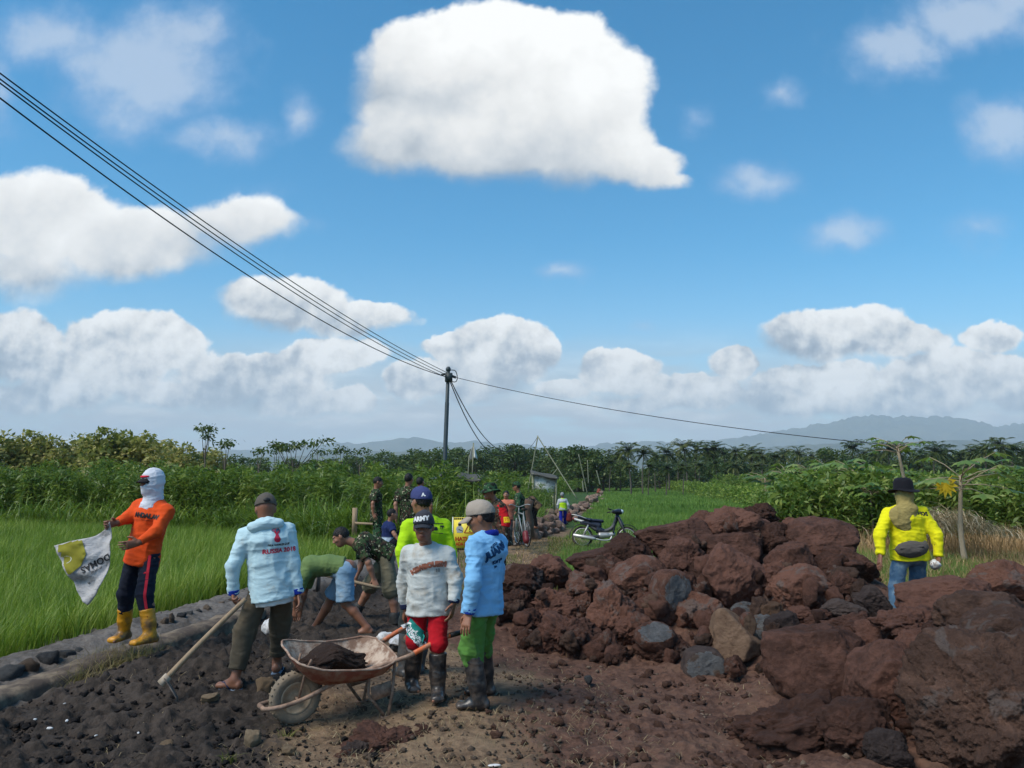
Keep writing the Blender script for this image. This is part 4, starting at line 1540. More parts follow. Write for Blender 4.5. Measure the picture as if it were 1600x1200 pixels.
def build_haze():
    me = MB().box((0, 5600, 0), (1, 1, 1)).mesh('haze')
    o = link('haze', me)
    zt, zb = 800.0, -45.0
    V = np.array([(x, y, z) for x in (-16000, 16000) for y in (-250, 12800) for z in (zb, zt)], dtype=np.float32)
    me.vertices.foreach_set('co', V.ravel())
    m_, g = newmat('haze_air')
    pv = g.n('VolumePrincipled', {'Color': (.82, .91, 1.0, 1), 'Density': .000125, 'Anisotropy': .0})
    g.n('OutputMaterial', {1: pv.outputs[0]})
    me.materials.append(m_)
    me.update()
    tag(o, 'thin blue haze between the fields and the far hills', 'haze', kind='stuff')

# ------------------------------------------------------------------ plants
def blades(B, h, w, az, bend, segs=3, twist=None):
    """grass blades as curved strips: bases B (n,3), height, width, lean azimuth, bend 0..1"""
    n = len(B)
    ld = np.stack([np.cos(az), np.sin(az), np.zeros(n)], 1)
    ya = az + math.pi / 2 + (twist if twist is not None else 0)
    sd = np.stack([np.cos(ya), np.sin(ya), np.zeros(n)], 1)
    rows = []
    for i in range(segs + 1):
        t = i / segs
        c = B + ld * (bend * h * (.25 * t + .75 * t * t))[:, None]
        c = c + np.array((0, 0, 1.0)) * (h * (t - .42 * bend * t * t * t - .30 * np.maximum(bend - .55, 0) * t ** 3))[:, None]
        ww = w * (1 - t) ** .75 * (.55 + .45 * min(1, 3 * t + .4))
        if i == segs:
            rows.append(c[:, None, :])
        else:
            rows.append(np.stack([c - sd * ww[:, None] * .5, c + sd * ww[:, None] * .5], 1))
    V = np.concatenate(rows, 1)                     # n, 2*segs+1, 3
    k = 2 * segs + 1
    o = (np.arange(n) * k)[:, None]
    Q = [o + np.array([[2 * i, 2 * i + 1, 2 * i + 3, 2 * i + 2]]) for i in range(segs - 1)]
    T = o + np.array([[2 * segs - 2, 2 * segs - 1, 2 * segs]])
    Q = np.concatenate(Q) if Q else np.zeros((0, 4), int)
    return V.reshape(-1, 3), Q, T


class Soup:
    def __init__(s):
        s.v, s.q, s.t, s.n = [], [], [], 0
    def add(s, V, Q=None, T=None):
        if Q is not None and len(Q): s.q.append(Q + s.n)
        if T is not None and len(T): s.t.append(T + s.n)
        s.v.append(V); s.n += len(V)
    def build(s, name, mat, flat=False):
        f = []
        if s.q: f.append(np.concatenate(s.q))
        if s.t: f.append(np.concatenate(s.t))
        return mesh_np(name, np.concatenate(s.v), f, mat=mat, flat=flat)


def leaf_quads(C, D, N, ln, w, fold=.0):
    """pointed leaves: centre line from C along D, half-width w/2, two quads each bent at the middle"""
    Sd = np.cross(D, N); Sd /= np.maximum(np.linalg.norm(Sd, axis=1, keepdims=True), 1e-9)
    ln, w = ln[:, None], w[:, None]
    a = C
    m1 = C + D * ln * .45 + N * ln * .06
    b = C + D * ln - N * ln * .10
    V = np.stack([a, m1 - Sd * w * .5, b, m1 + Sd * w * .5], 1).reshape(-1, 3)
    Q = np.arange(len(C) * 4).reshape(-1, 4)
    return V, Q


def rdirs(n, up=.3, r=None):
    r = r or rng
    D = r.normal(size=(n, 3)); D[:, 2] = D[:, 2] * .7 + up
    return D / np.linalg.norm(D, axis=1, keepdims=True)


def tall_plant(r, h, nl, ln=(.16, .30), w=.26, spread=.45, low=.15):
    """a leggy crop plant: leaves at random round a few stems"""
    st = int(r.integers(1, 4))
    C, stems = [], []
    for s_ in range(st):
        a = r.uniform(0, 6.28); k = r.uniform(.0, .18)
        stems.append((a, k, r.uniform(.8, 1.0)))
    per = np.zeros((nl, 3))
    for i in range(nl):
        a, k, hh = stems[i % st]
        t = low + (1 - low) * r.uniform(0, 1) ** .75
        z = t * h * hh
        rad = spread * (1.05 - .55 * t) * r.uniform(.1, 1)
        b = r.uniform(0, 6.28)
        per[i] = (math.cos(a) * k * z + math.cos(b) * rad, math.sin(a) * k * z + math.sin(b) * rad, z)
    D = rdirs(nl, -.15, r)
    N = rdirs(nl, 1.6, r)
    L = r.uniform(*ln, nl)
    V, Q = leaf_quads(per, D, N, L, L * w * r.uniform(.7, 1.3, nl))
    return V, Q


def scatter(sp, variants, X, Y, Z, sc):
    for x, y, z, s_ in zip(X, Y, Z, sc):
        V, Q = variants[rng.integers(len(variants))]
        a = rng.uniform(0, 6.28)
        c, s2 = math.cos(a), math.sin(a)
        P = V @ np.array(((c, s2, 0), (-s2, c, 0), (0, 0, 1.0))) * s_
        sp.add(P + np.array((x, y, z)), Q)


def px_of(x, y, z):
    cp, sn = math.cos(PITCH), math.sin(PITCH)
    f_ = y * cp + (z - CAMZ) * sn
    return 800 + F * x / f_, 600 - F * (-y * sn + (z - CAMZ) * cp) / f_


def crop_front(x):
    """forward distance where the tall crop begins, as a function of x"""
    return np.interp(x, [-70, -22, -9, -4.2, -1.2, .2, 2, 5, 9, 16], [42, 33, 27, 21.5, 23, 30, 44, 66, 95, 150])


def build_plants():
    L_rice = m_leaf('rice_leaf', [(0.0443, 0.0943, 0.0090), (0.1107, 0.1995, 0.0180), (0.2065, 0.3082, 0.0339), (0.3539, 0.4170, 0.0846)], .40, .42, .35)
    L_rice2 = m_leaf('young_rice_leaf', [(0.0739, 0.1540, 0.0251), (0.1395, 0.2638, 0.0445), (0.2299, 0.3590, 0.0696), (0.3283, 0.4397, 0.1114)], .42, .5, .12)
    L_crop = m_leaf('crop_leaf', [(0.0340, 0.0718, 0.0131), (0.0773, 0.1449, 0.0236), (0.1468, 0.2277, 0.0393), (0.2782, 0.3243, 0.0787)], .36, .42, .45)
    L_eleph = m_leaf('elephant_grass_leaf', [(0.0406, 0.0943, 0.0138), (0.1056, 0.1885, 0.0248), (0.2030, 0.2972, 0.0413), (0.3248, 0.3770, 0.0826)], .35, .42, .5)
    L_pale = m_leaf('pale_leaf', [(0.1260, 0.1500, 0.0356), (0.2380, 0.2375, 0.0594), (0.3780, 0.3438, 0.1069), (0.5320, 0.4500, 0.1900)], .35, .5, .3)
    L_tree = m_leaf('dark_tree_leaf', [(0.0227, 0.0464, 0.0138), (0.0455, 0.0841, 0.0207), (0.0812, 0.1232, 0.0303), (0.1462, 0.1812, 0.0523)], .2, .5, .08)
    L_palm = m_leaf('palm_leaf', [(0.0251, 0.0476, 0.0160), (0.0502, 0.0812, 0.0239), (0.0972, 0.1260, 0.0399), (0.1882, 0.1820, 0.0665)], .2, .38, .06)
    L_pap = m_leaf('papaya_leaf', [(0.0363, 0.0837, 0.0154), (0.0832, 0.1553, 0.0257), (0.1512, 0.2362, 0.0449), (0.2570, 0.3172, 0.0898)], .34, .38, .5)
    L_dry = m_leaf('dry_straw', [(0.1512, 0.0878, 0.0385), (0.2873, 0.1755, 0.0770), (0.4385, 0.2767, 0.1347), (0.5746, 0.3915, 0.2052)], .2, .6, .8)
    L_weed = m_leaf('weed_leaf', [(0.0630, 0.0938, 0.0178), (0.1260, 0.1500, 0.0297), (0.2240, 0.2250, 0.0594), (0.3780, 0.2875, 0.1187)], .3, .5, 1.2)
    bark = m_bark('grey_bark', (.055, .045, .035), (.17, .145, .115))

    # left paddy -----------------------------------------------------------------
    sp = Soup()
    bx = LB[:, 0][::-1]; by = LB[:, 1][::-1]
    def paddy(n, y0, y1, per, hm, wm, segs):
        X = rng.uniform(-42, -2, int(n * 1.43)); Y = rng.uniform(y0, y1, int(n * 1.43))
        lim = np.interp(Y, LB[:, 1], LB[:, 0]) - .30
        ok = (X < lim) & (X > -1.25 * Y - 1.0) & (Y < crop_front(X) + .5)
        X, Y = X[ok], Y[ok]
        # rows of hills
        X = np.round(X / .2) * .2 + rng.normal(0, .03, len(X)); Y = np.round(Y / .2) * .2 + rng.normal(0, .03, len(Y))
        X, Y = np.repeat(X, per), np.repeat(Y, per)
        X = X + rng.normal(0, .035, len(X)); Y = Y + rng.normal(0, .035, len(Y))
        k = len(X)
        near_edge = np.interp(Y, LB[:, 1], LB[:, 0]) - .3 - X
        z = np.where(near_edge < .8, ground_z(X, Y), -.12)
        z = np.minimum(z, .15)
        h = hm * rng.uniform(.65, 1.12, k) * (.86 + .28 * vnoise(np.stack([X * .5, Y * .5, X * 0], 1), 3))
        az = rng.normal(.4, 1.5, k)
        V, Q, T = blades(np.stack([X, Y, z], 1), h, wm * rng.uniform(.7, 1.3, k), az, np.clip(rng.normal(.40, .20, k), .08, .95), segs, rng.uniform(-.9, .9, k))
        sp.add(V, Q, T)
    paddy(5200, 6.5, 12, 16, .74, .011, 4)
    paddy(9000, 12, 20, 9, .72, .016, 3)
    paddy(12000, 20, 34, 6, .72, .024, 2)
    tag(link('rice', sp.build('rice', L_rice)), 'dense bright green rice filling the paddy left of the levee', 'rice', kind='stuff')

    # right-hand paddy of young rice ------------------------------------------------
    sp = Soup()
    def young(n, y0, y1, per, hm, wm, segs):
        Y = np.exp(rng.uniform(math.log(y0), math.log(y1), n))
        pl = np.interp(Y, [12, 15, 20, 30, 60, 150, 300], [835, 852, 872, 892, 920, 941, 948])
        pr = np.interp(Y, [12, 20, 46, 100, 150, 300], [1700, 1420, 1225, 1092, 1052, 1012])
        X = (pl + (pr - pl) * rng.uniform(0, 1, n) - 800) / F * Y
        X = np.repeat(X, per) + rng.normal(0, .05, n * per); Y = np.repeat(Y, per) + rng.normal(0, .05, n * per)
        k = len(X)
        z = base_z(X, Y)
        h = hm * rng.uniform(.6, 1.15, k)
        V, Q, T = blades(np.stack([X, Y, z], 1), h, wm * rng.uniform(.7, 1.3, k), rng.uniform(0, 6.28, k), np.clip(rng.normal(.3, .15, k), .05, .8), segs, rng.uniform(-1, 1, k))
        sp.add(V, Q, T)
    young(5200, 13, 24, 8, .30, .012, 3)
    young(9000, 24, 60, 6, .34, .028, 2)
    young(9000, 60, 300, 5, .40, .075, 2)
    tag(link('young_rice', sp.build('young_rice', L_rice2)), 'short young rice in the long field right of the track', 'rice', kind='stuff')

    # tall crop ------------------------------------------------------------------------
    sp = Soup()
    va = [tall_plant(rng, rng.uniform(2.4, 3.0), 210, (.17, .32), .24, .55) for _ in range(9)]
    vb = [tall_plant(rng, 3.0, 110, (.28, .46), .30, .8, .45) for _ in range(6)]
    n = 0
    X = rng.uniform(-62, 3, 7000)
    dy = rng.exponential(3.2, 7000)
    Y = crop_front(X) + .4 + dy
    px, py = px_of(X, Y, 0)
    ok = (px > -650) & (px < 905) & (dy < 12)
    X, Y = X[ok][:980], Y[ok][:980]
    px = px[ok][:980]
    hs = np.interp(px, [-100, 150, 300, 420, 650, 760, 900], [.98, .98, .96, .90, .86, .72, .62]) * rng.uniform(.82, 1.12, len(X))
    scatter(sp, va, X, Y, ground_z(X, Y), hs)
    X = rng.uniform(-110, 14, 6000); Y = crop_front(X) + rng.uniform(9, 70, 6000)
    px, py = px_of(X, Y, 0)
    ok = (px > -650) & (px < 915)
    X, Y, px = X[ok][:800], Y[ok][:800], px[ok][:800]
    hs = np.interp(px, [-100, 200, 330, 450, 650, 800, 900], [1.02, 1.05, 1.02, .98, .98, .9, .8]) * rng.uniform(.85, 1.12, len(X))
    scatter(sp, vb, X, Y, base_z(X, Y), hs)
    tag(link('tall_crop', sp.build('tall_crop', L_crop)), 'wall of tall leafy crop standing behind the left paddy', 'crop', kind='stuff')

    # elephant grass in front of it
    sp = Soup()
    X = np.concatenate([rng.uniform(-9.5, -2.4, 110), rng.uniform(-24, -9, 80), rng.uniform(-2.4, 1.2, 26)])
    Y = crop_front(X) - rng.uniform(-.4, .9, len(X))
    X, Y = np.repeat(X, 20), np.repeat(Y, 20)
    k = len(X)
    B = np.stack([X + rng.normal(0, .16, k), Y + rng.normal(0, .16, k), ground_z(X, Y) + rng.uniform(0, .5, k) ** 2], 1)
    V, Q, T = blades(B, rng.uniform(.9, 1.9, k), rng.uniform(.045, .085, k), rng.uniform(0, 6.28, k), np.clip(rng.normal(.72, .25, k), .15, 1.3), 5, rng.uniform(-.5, .5, k))
    sp.add(V, Q, T)
    tag(link('elephant_grass', sp.build('elephant_grass', L_eleph)), 'arching pale green elephant grass at the foot of the crop', 'grass', kind='stuff')

    # ------------------------------------------------ trees
    def trunk(mb, h, r0, r1, wob=.15, seed=0, n=9):
        r_ = np.random.default_rng(seed)
        ph = r_.uniform(0, 6, 2)
        pts = [(wob * math.sin(ph[0] + 2.2 * t) * t, wob * math.sin(ph[1] + 2.6 * t) * t, h * t) for t in np.linspace(0, 1, n)]
        mb.tube(pts, np.linspace(r0, r1, n), 9)
        return np.array(pts)

    def broadleaf(name, seed, h, cr, nl, leafsz, mat, low=.28, lean=0, flat=.75):
        r_ = np.random.default_rng(seed)
        root = bpy.data.objects.new(name, None); COL.objects.link(root)
        mb = MB()
        pts = trunk(mb, h * .62, h * .028, h * .012, h * .02, seed)
        cl = []
        nb = 11
        for i in range(nb):
            t = low + (.95 - low) * (i + .5) / nb
            a = i * 2.4 + r_.uniform(-.4, .4)
            rad = cr * (.35 + .75 * math.sin(math.pi * (.18 + .72 * t))) * r_.uniform(.55, 1.0)
            c = np.array((math.cos(a) * rad * .8, math.sin(a) * rad * .8, h * (t * .92 + .02)))
            s0 = pts[min(len(pts) - 1, int(t * .9 * len(pts)))]
            mb.tube([s0, (s0 + c) / 2 + (0, 0, -.04 * h), c], [h * .010, h * .007, h * .003], 6)
            cl.append((c, cr * r_.uniform(.32, .55)))
        cl.append((np.array((0, 0, h * .93)), cr * .42))
        mb.build('trunk', bark, root)
        C = []
        for i in range(nl):
            c, rr = cl[r_.integers(len(cl))]
            d = r_.normal(size=3); d /= np.linalg.norm(d)
            C.append(c + d * rr * (r_.uniform(.35, 1.0) ** .6) * (1, 1, flat))
        C = np.array(C)
        D = rdirs(nl, -.1, r_); N = rdirs(nl, 1.0, r_)
        L = leafsz * r_.uniform(.6, 1.4, nl)
        V, Q = leaf_quads(C, D, N, L, L * .55)
        link('crown', mesh_np('crown', V, Q, mat=mat), root)
        return root

    def palm(seed, h, nf=26, fl=3.7, mat=L_palm):
        r_ = np.random.default_rng(seed)
        root = bpy.data.objects.new('palm_tree', None); COL.objects.link(root)
        mb = MB()
        pts = trunk(mb, h, .20, .11, h * .05, seed, 12)
        mb.build('trunk', bark, root)
        top = pts[-1]
        sp_ = Soup()
        for i in range(nf):
            a = i * 2.399 + r_.uniform(-.2, .2)
            el = math.radians(r_.uniform(-25, 70) if i > 6 else r_.uniform(50, 85))
            L = fl * r_.uniform(.8, 1.1)
            P, p, e = [], top.copy(), el
            st = L / 9
            for k in range(10):
                P.append(p.copy())
                p = p + st * np.array((math.cos(a) * math.cos(e), math.sin(a) * math.cos(e), math.sin(e)))
                e -= .10 + .020 * k * (1 if el > 0 else .4)
            P = np.array(P)
            m = 22
            t = np.linspace(.08, 1, m)
            c = np.stack([np.interp(t * 9, np.arange(10), P[:, j]) for j in range(3)], 1)
            T = np.gradient(c, axis=0); T /= np.linalg.norm(T, axis=1, keepdims=True)
            sd = np.array((-math.sin(a), math.cos(a), 0))
            for sg in (-1, 1):
                D = sd * sg * .85 + T * .55 + np.array((0, 0, -.35)) + r_.normal(0, .08, (m, 3))
                D /= np.linalg.norm(D, axis=1, keepdims=True)
                ln = fl * .26 * np.sin(math.pi * (.12 + .80 * t)) * r_.uniform(.85, 1.1, m)
                V, Q = leaf_quads(c, D, np.tile((0, 0, 1.0), (m, 1)), ln, np.full(m, .17))
                sp_.add(V, Q)
            w_ = .05
            g = np.stack([P - sd * w_, P + sd * w_], 1)
            q = np.array([(2 * k, 2 * k + 1, 2 * k + 3, 2 * k + 2) for k in range(9)])
            sp_.add(g.reshape(-1, 3), q)
        link('crown', sp_.build('crown', mat), root)
        return root

    def papaya(name, seed, h, nf=13, ps=.75, ls=.42, r0=.09, lean=0, mat=L_pap, droop=False):
        r_ = np.random.default_rng(seed)
        root = bpy.data.objects.new(name, None); COL.objects.link(root)
        mb = MB()
        n = 10
        pts = np.array([(lean * t * t + .04 * math.sin(5 * t + seed), .03 * math.sin(4 * t + 2 + seed), h * t) for t in np.linspace(0, 1, n)])
        mb.tube(pts, np.linspace(r0 * 1.25, r0 * .62, n) * (1 + .06 * np.sin(np.arange(n) * 2.1)), 10)
        sp_ = Soup()
        top = pts[-1]
        for i in range(nf):
            a = i * 2.399 + r_.uniform(-.25, .25)
            el = math.radians(r_.uniform(-8, 38))
            b = top - (0, 0, .02 * i)
            e = b + ps * r_.uniform(.7, 1.1) * np.array((math.cos(a) * math.cos(el), math.sin(a) * math.cos(el), math.sin(el)))
            mb.tube([b, (b + e) / 2 + (0, 0, .05), e], [.013, .010, .007], 5)
            out = np.array((math.cos(a), math.sin(a), 0)); sd = np.array((-math.sin(a), math.cos(a), 0))
            for k in range(7):
                th_ = (k - 3) * .62
                D = out * math.cos(th_) + sd * math.sin(th_) + np.array((0, 0, -.30 - .1 * r_.uniform()))
                D = D / np.linalg.norm(D)
                L = ls * (1 - .10 * abs(k - 3)) * r_.uniform(.85, 1.1)
                Nn = np.array((0, 0, 1.0)) + out * .25
                S2 = np.cross(D, Nn); S2 /= np.linalg.norm(S2)
                w_ = L * .20
                V = np.array([e, e + D * L * .35 - S2 * w_ * .6, e + D * L * .62 - S2 * w_, e + D * L * .80 - S2 * w_ * .35, e + D * L + (0, 0, -.03),
                              e + D * L * .80 + S2 * w_ * .35, e + D * L * .62 + S2 * w_, e + D * L * .35 + S2 * w_ * .6])
                sp_.add(V, np.array([(0, 1, 7, 7), (1, 2, 6, 7), (2, 3, 5, 6)])[1:], np.array([(0, 1, 7), (3, 4, 5)]))
        mb.build('trunk', m_bark('papaya_bark', (.22, .17, .11), (.42, .34, .24), .6), root)
        link('crown', sp_.build('crown', mat), root)
        return root

    def place(o, x, y, z, s_, rz, label=None, cat='tree', group=None, sz=1.0):
        o.location = (x, y, z); o.scale = (s_, s_, s_ * sz); o.rotation_euler = (0, 0, rz)
        tag(o, label, cat, group)

    r_ = np.random.default_rng(21)
    # coconut palms along the horizon on the right
    pal = [palm(s_, 8.5 + k * .8) for k, s_ in enumerate((3, 4, 5, 6))]
    used = set()
    def inst(protos, i):
        k = i % len(protos)
        if k not in used and protos is pal:
            used.add(k); return protos[k]
        return copy_tree(protos[k])
    spec = [(968, 702, 150), (985, 692, 120), (1003, 699, 118), (1023, 705, 140), (1044, 696, 160), (1058, 702, 170), (1071, 689, 150), (1086, 691, 155), (1101, 694, 165), (1117, 691, 165),
            (1133, 700, 180), (1152, 698, 170), (1172, 697, 175), (1188, 702, 160), (1208, 706, 150), (1226, 701, 180), (1246, 700, 190), (1268, 706, 170), (1330, 689, 150), (1348, 702, 170), (1373, 697, 160),
            (1390, 691, 150), (1408, 693, 165), (1440, 700, 160), (1458, 693, 150), (1478, 695, 155), (1498, 703, 160), (1521, 697, 150), (1540, 691, 140), (1560, 684, 135), (1578, 693, 140), (1597, 699, 150), (1625, 692, 150), (1670, 694, 150), (1720, 690, 150), (1775, 696, 150), (1830, 690, 150), (1900, 694, 150), (1980, 692, 150),
            (1012, 722, 110), (1040, 724, 108), (1066, 722, 112), (1092, 720, 120), (1120, 718, 125), (1150, 720, 130), (985, 720, 112), (1180, 722, 130), (952, 716, 140)]
    for i, (px, py, Y) in enumerate(spec):
        o = inst(pal, i)
        t = W(px, py, Y)
        zb = base_z(np.array([t[0]]), np.array([Y]))[0]
        h0 = 8.5 + (i % 4) * .8
        s_ = (t[2] - zb) / (h0 + 1.9)
        place(o, t[0], Y, zb, s_, r_.uniform(0, 6.28), 'coconut palm in the far row of palms along the horizon', 'palm tree', 'coconut palms along the horizon')
    # broadleaf trees of the horizon
    bl = [broadleaf('broadleaf_tree', 31 + k, 9.0, 3.6 + .4 * k, 2600, .55, L_tree, .2) for k in range(4)]
    used_b = set()
    bspec = [(520, 716, 150), (548, 712, 160), (575, 712, 165), (602, 707, 150), (628, 711, 165), (650, 703, 170), (672, 705, 160), (690, 701, 165), (716, 700, 180), (742, 704, 170), (765, 699, 185), (790, 698, 175), (806, 695, 170),
             (830, 702, 185), (852, 700, 190), (872, 702, 180), (888, 699, 160), (902, 697, 150), (925, 705, 150), (942, 704, 150), (962, 712, 160), (1030, 712, 190), (1075, 710, 190), (1110, 706, 200), (1140, 708, 190), (1165, 704, 200), (1200, 710, 190), (1235, 706, 200),
             (1290, 700, 160), (1310, 704, 170), (1352, 708, 170), (1380, 706, 180), (1425, 706, 170), (1465, 704, 170), (1500, 706, 165), (1535, 702, 160), (1570, 704, 150), (1605, 700, 150), (1640, 700, 150),
             (30, 704, 120), (-40, 700, 120), (-120, 702, 130), (-200, 698, 130), (-290, 702, 130), (-390, 700, 130), (1700, 702, 150), (1760, 700, 150), (1850, 702, 150), (1940, 700, 150), (2040, 702, 150), (370, 712, 140), (410, 716, 150), (455, 716, 150), (490, 718, 150)]
    for i, (px, py, Y) in enumerate(bspec):
        k = i % 4
        o = bl[k] if k not in used_b else copy_tree(bl[k])
        used_b.add(k)
        t = W(px, py, Y); zb = base_z(np.array([t[0]]), np.array([Y]))[0]
        s_ = (t[2] - zb) / 9.3
        place(o, t[0], Y, zb, s_ , r_.uniform(0, 6.28), 'dark green broadleaf tree in the far tree line', 'tree', 'broadleaf trees of the far tree line')
        o.scale = (s_ * 1.25, s_ * 1.25, s_)
    # pale feathery trees behind the crop on the left
    pl = [broadleaf('pale_tree', 51 + k, 5.2, 2.1, 2600, .34, L_pale, .25, flat=.9) for k in range(3)]
    used_p = set()
    for i, (px, py, Y) in enumerate([(5, 678, 58), (48, 676, 60), (88, 686, 60), (128, 682, 62), (165, 672, 56), (198, 678, 58), (228, 680, 56), (262, 690, 62), (292, 696, 60), (330, 702, 64), (-40, 678, 58)]):
        k = i % 3
        o = pl[k] if k not in used_p else copy_tree(pl[k])
        used_p.add(k)
        t = W(px, py, Y); s_ = (t[2] + .38) / 5.4
        place(o, t[0], Y, -.38, s_, r_.uniform(0, 6.28), 'pale yellow-green feathery tree above the crop on the left', 'tree', 'pale trees behind the crop')
    # slender open trees standing out of the crop
    def slender(seed, h, arms):
        q_ = np.random.default_rng(seed)
        root = bpy.data.objects.new('slender_tree', None); COL.objects.link(root)
        mb = MB()
        mb.tube([(0, 0, 0), (.05, 0, h * .5), (0, 0, h * .8)], [.06, .045, .03], 7)
        C = []
        for (dx, dz, nn) in arms:
            e = np.array((dx, q_.uniform(-.3, .3), h + dz))
            mb.tube([(0, 0, h * .62), np.array((dx * .5, 0, h * .78 + dz * .4)), e], [.03, .022, .010], 5)
            for _ in range(nn):
                C.append(e + q_.normal(0, 1, 3) * (.22, .2, .10))
        C = np.array(C); n_ = len(C)
        D = rdirs(n_, -.5, q_); N = rdirs(n_, .9, q_); L = q_.uniform(.16, .32, n_)
        V, Q = leaf_quads(C, D, N, L, L * .4)
        mb.build('trunk', bark, root)
        link('crown', mesh_np('crown', V, Q, mat=L_tree), root)
        return root
    for (px, py, Y, sd, arms, lab) in [
            (322, 668, 46, 1, [(-.25, -.1, 40), (.15, .05, 40), (.35, -.05, 36), (-.02, -.35, 36), (.1, -.6, 40)], 'slender open-crowned tree rising highest above the crop'),
            (352, 692, 44, 2, [(-.2, -.1, 30), (.15, .0, 34), (.3, .1, 30)], 'small slender tree just right of the highest slender tree'),
            (458, 694, 42, 3, [(-.75, -.05, 44), (-.45, -.12, 50), (-.1, -.1, 60), (.25, -.05, 50), (.75, .0, 44), (1.25, .10, 40), (1.75, .22, 40), (-.95, .02, 30)], 'wide flat-topped slender tree with one long arm to the right'),
            (405, 704, 48, 4, [(-.15, 0, 40), (.2, .05, 40)], 'small slender tree left of the flat-topped tree'),
            (432, 704, 50, 5, [(-.2, 0, 36), (.25, .1, 36), (0, .3, 30)], 'small slender tree close beside the flat-topped tree'),
            (500, 706, 50, 6, [(-.2, 0, 40), (.3, .05, 40)], 'small slender tree right of the flat-topped tree'),
            (532, 704, 52, 7, [(-.35, 0, 40), (.25, .05, 44), (0, .2, 30)], 'small slender tree nearest the power pole'),
            (562, 706, 54, 8, [(-.3, 0, 44), (.3, .05, 40)], 'small slender tree behind the short-haired soldier')]:
        t = W(px, py, Y)
        o = slender(sd, t[2] + .38, arms)
        place(o, t[0], Y, -.38, 1, 0, lab, 'tree')

    # papayas and cassava on the right
    pp = [papaya('papaya_tree', 71 + k, 2.3 + .15 * k, 15, .80, .52, .055) for k in range(4)]
    used_pp = set()
    pos = [(1195, 725, 33), (1228, 715, 32), (1262, 712, 30), (1298, 712, 28), (1330, 704, 26), (1362, 706, 25), (1245, 742, 26), (1285, 745, 24.5), (1325, 748, 23.5), (1360, 745, 23), (1392, 722, 25), (1210, 755, 28),
           (1455, 735, 30), (1520, 722, 33), (1560, 715, 31), (1595, 712, 30), (1630, 716, 30), (1475, 740, 30), (1545, 745, 29), (1585, 745, 27), (1625, 745, 26), (1415, 745, 28)]
    for i, (px, py, Y) in enumerate(pos):
        k = i % 4
        o = pp[k] if k not in used_pp else copy_tree(pp[k])
        used_pp.add(k)
        t = W(px, py, Y); zb = -.15
        place(o, t[0], Y, zb, (t[2] - zb) / (2.9 + .15 * k), r_.uniform(0, 6.28), 'leafy green papaya plant in the dense thicket right of the heap', 'papaya plant', 'papaya plants of the right-hand thicket')
    sp = Soup()
    vc = [tall_plant(rng, 2.2, 330, (.15, .30), .36, .75, .05) for _ in range(7)]
    X, Y, S_ = [], [], []
    for _ in range(780):
        px = rng.uniform(1170, 2050); Yy = rng.uniform(22.5, 40) if px < 1400 else rng.uniform(24, 42)
        X.append((px - 800) / F * Yy); Y.append(Yy); S_.append(rng.uniform(.7, 1.15) * np.interp(px, [1170, 1240, 1380, 1450, 1600], [.6, 1.0, 1.12, .95, 1.05]))
    scatter(sp, vc, X, Y, np.full(len(X), -.15), S_)
    X, Y, S_ = [], [], []
    for _ in range(820):
        px = rng.uniform(1080, 2150); Yy = rng.uniform(45, 120)
        if px < np.interp(Yy, [45, 60, 100, 120], [1260, 1190, 1110, 1095]): continue
        X.append((px - 800) / F * Yy); Y.append(Yy); S_.append(rng.uniform(1.0, 1.5))
    scatter(sp, vc, X, Y, np.full(len(X), -.38), S_)
    tag(link('thicket', sp.build('thicket', L_crop)), 'dense green undergrowth filling the right-hand side under the papayas', 'undergrowth', kind='stuff')

    # scrub under the far trees
    sp = Soup()
    vs_ = [tall_plant(rng, 4.2, 190, (.5, .95), .5, 1.7, .02) for _ in range(6)]
    px = rng.uniform(-500, 2200, 1900); Yy = rng.uniform(150, 235, 1900)
    ok = ~((px > 930) & (px < np.interp(Yy, [150, 235], [1080, 1030])) & (Yy < 232) & (px < 1080) & (Yy < 200))
    px, Yy = px[ok], Yy[ok]
    scatter(sp, vs_, (px - 800) / F * Yy, Yy, np.full(len(px), -.4), rng.uniform(.7, 1.35, len(px)) * np.interp(px, [480, 900, 1000, 1680], [1.0, .9, 1.15, 1.3]))
    tag(link('far_scrub', sp.build('far_scrub', L_tree)), 'dark scrub filling in under the far tree line', 'scrub', kind='stuff')
    # hedge along the right edge of the young rice
    sp = Soup()
    t = rng.uniform(0, 1, 15000) ** 1.5
    Yh = 40 + t * 230
    pxh = np.interp(Yh, [40, 46, 60, 100, 150, 270], [1275, 1235, 1180, 1098, 1058, 1016])
    Xh = (pxh - 800) / F * Yh
    k = len(Yh)
    a = rng.uniform(0, math.pi, k); rr = rng.uniform(.55, 1, k) ** .5
    C = np.stack([Xh + .9 * np.cos(a) * rr + rng.normal(.3, .25, k), Yh + rng.normal(0, .4, k), base_z(Xh, Yh) + 1.8 * np.sin(a) * rr * (.75 + .5 * vnoise(np.stack([Yh * .35, Xh * 0, Xh * 0], 1), 9))], 1)
    L = rng.uniform(.16, .34, k) * (1 + t * 1.6)
    V, Q = leaf_quads(C, rdirs(k, .3), rdirs(k, .9), L, L * .35)
    sp.add(V, Q)
    tag(link('hedge', sp.build('hedge', L_eleph)), 'low bright green hedge along the right edge of the young rice', 'hedge')

    # two bare-trunk papayas near the man in yellow
    o = papaya('papaya_tree', 91, 2.05, 18, .95, .44, .054)
    t = W(1508, 884, 17.7)
    place(o, t[0], t[1], t[2] - .05, 1, 0, 'papaya tree with a bare pale trunk and one yellow dying leaf', 'papaya tree')
    L_yel = m_leaf('yellow_leaf', [(.45, .30, .01), (.60, .42, .015), (.72, .52, .03)], .35, .5, 2)
    sp = Soup(); e = np.array((-.42, -.15, 1.88))
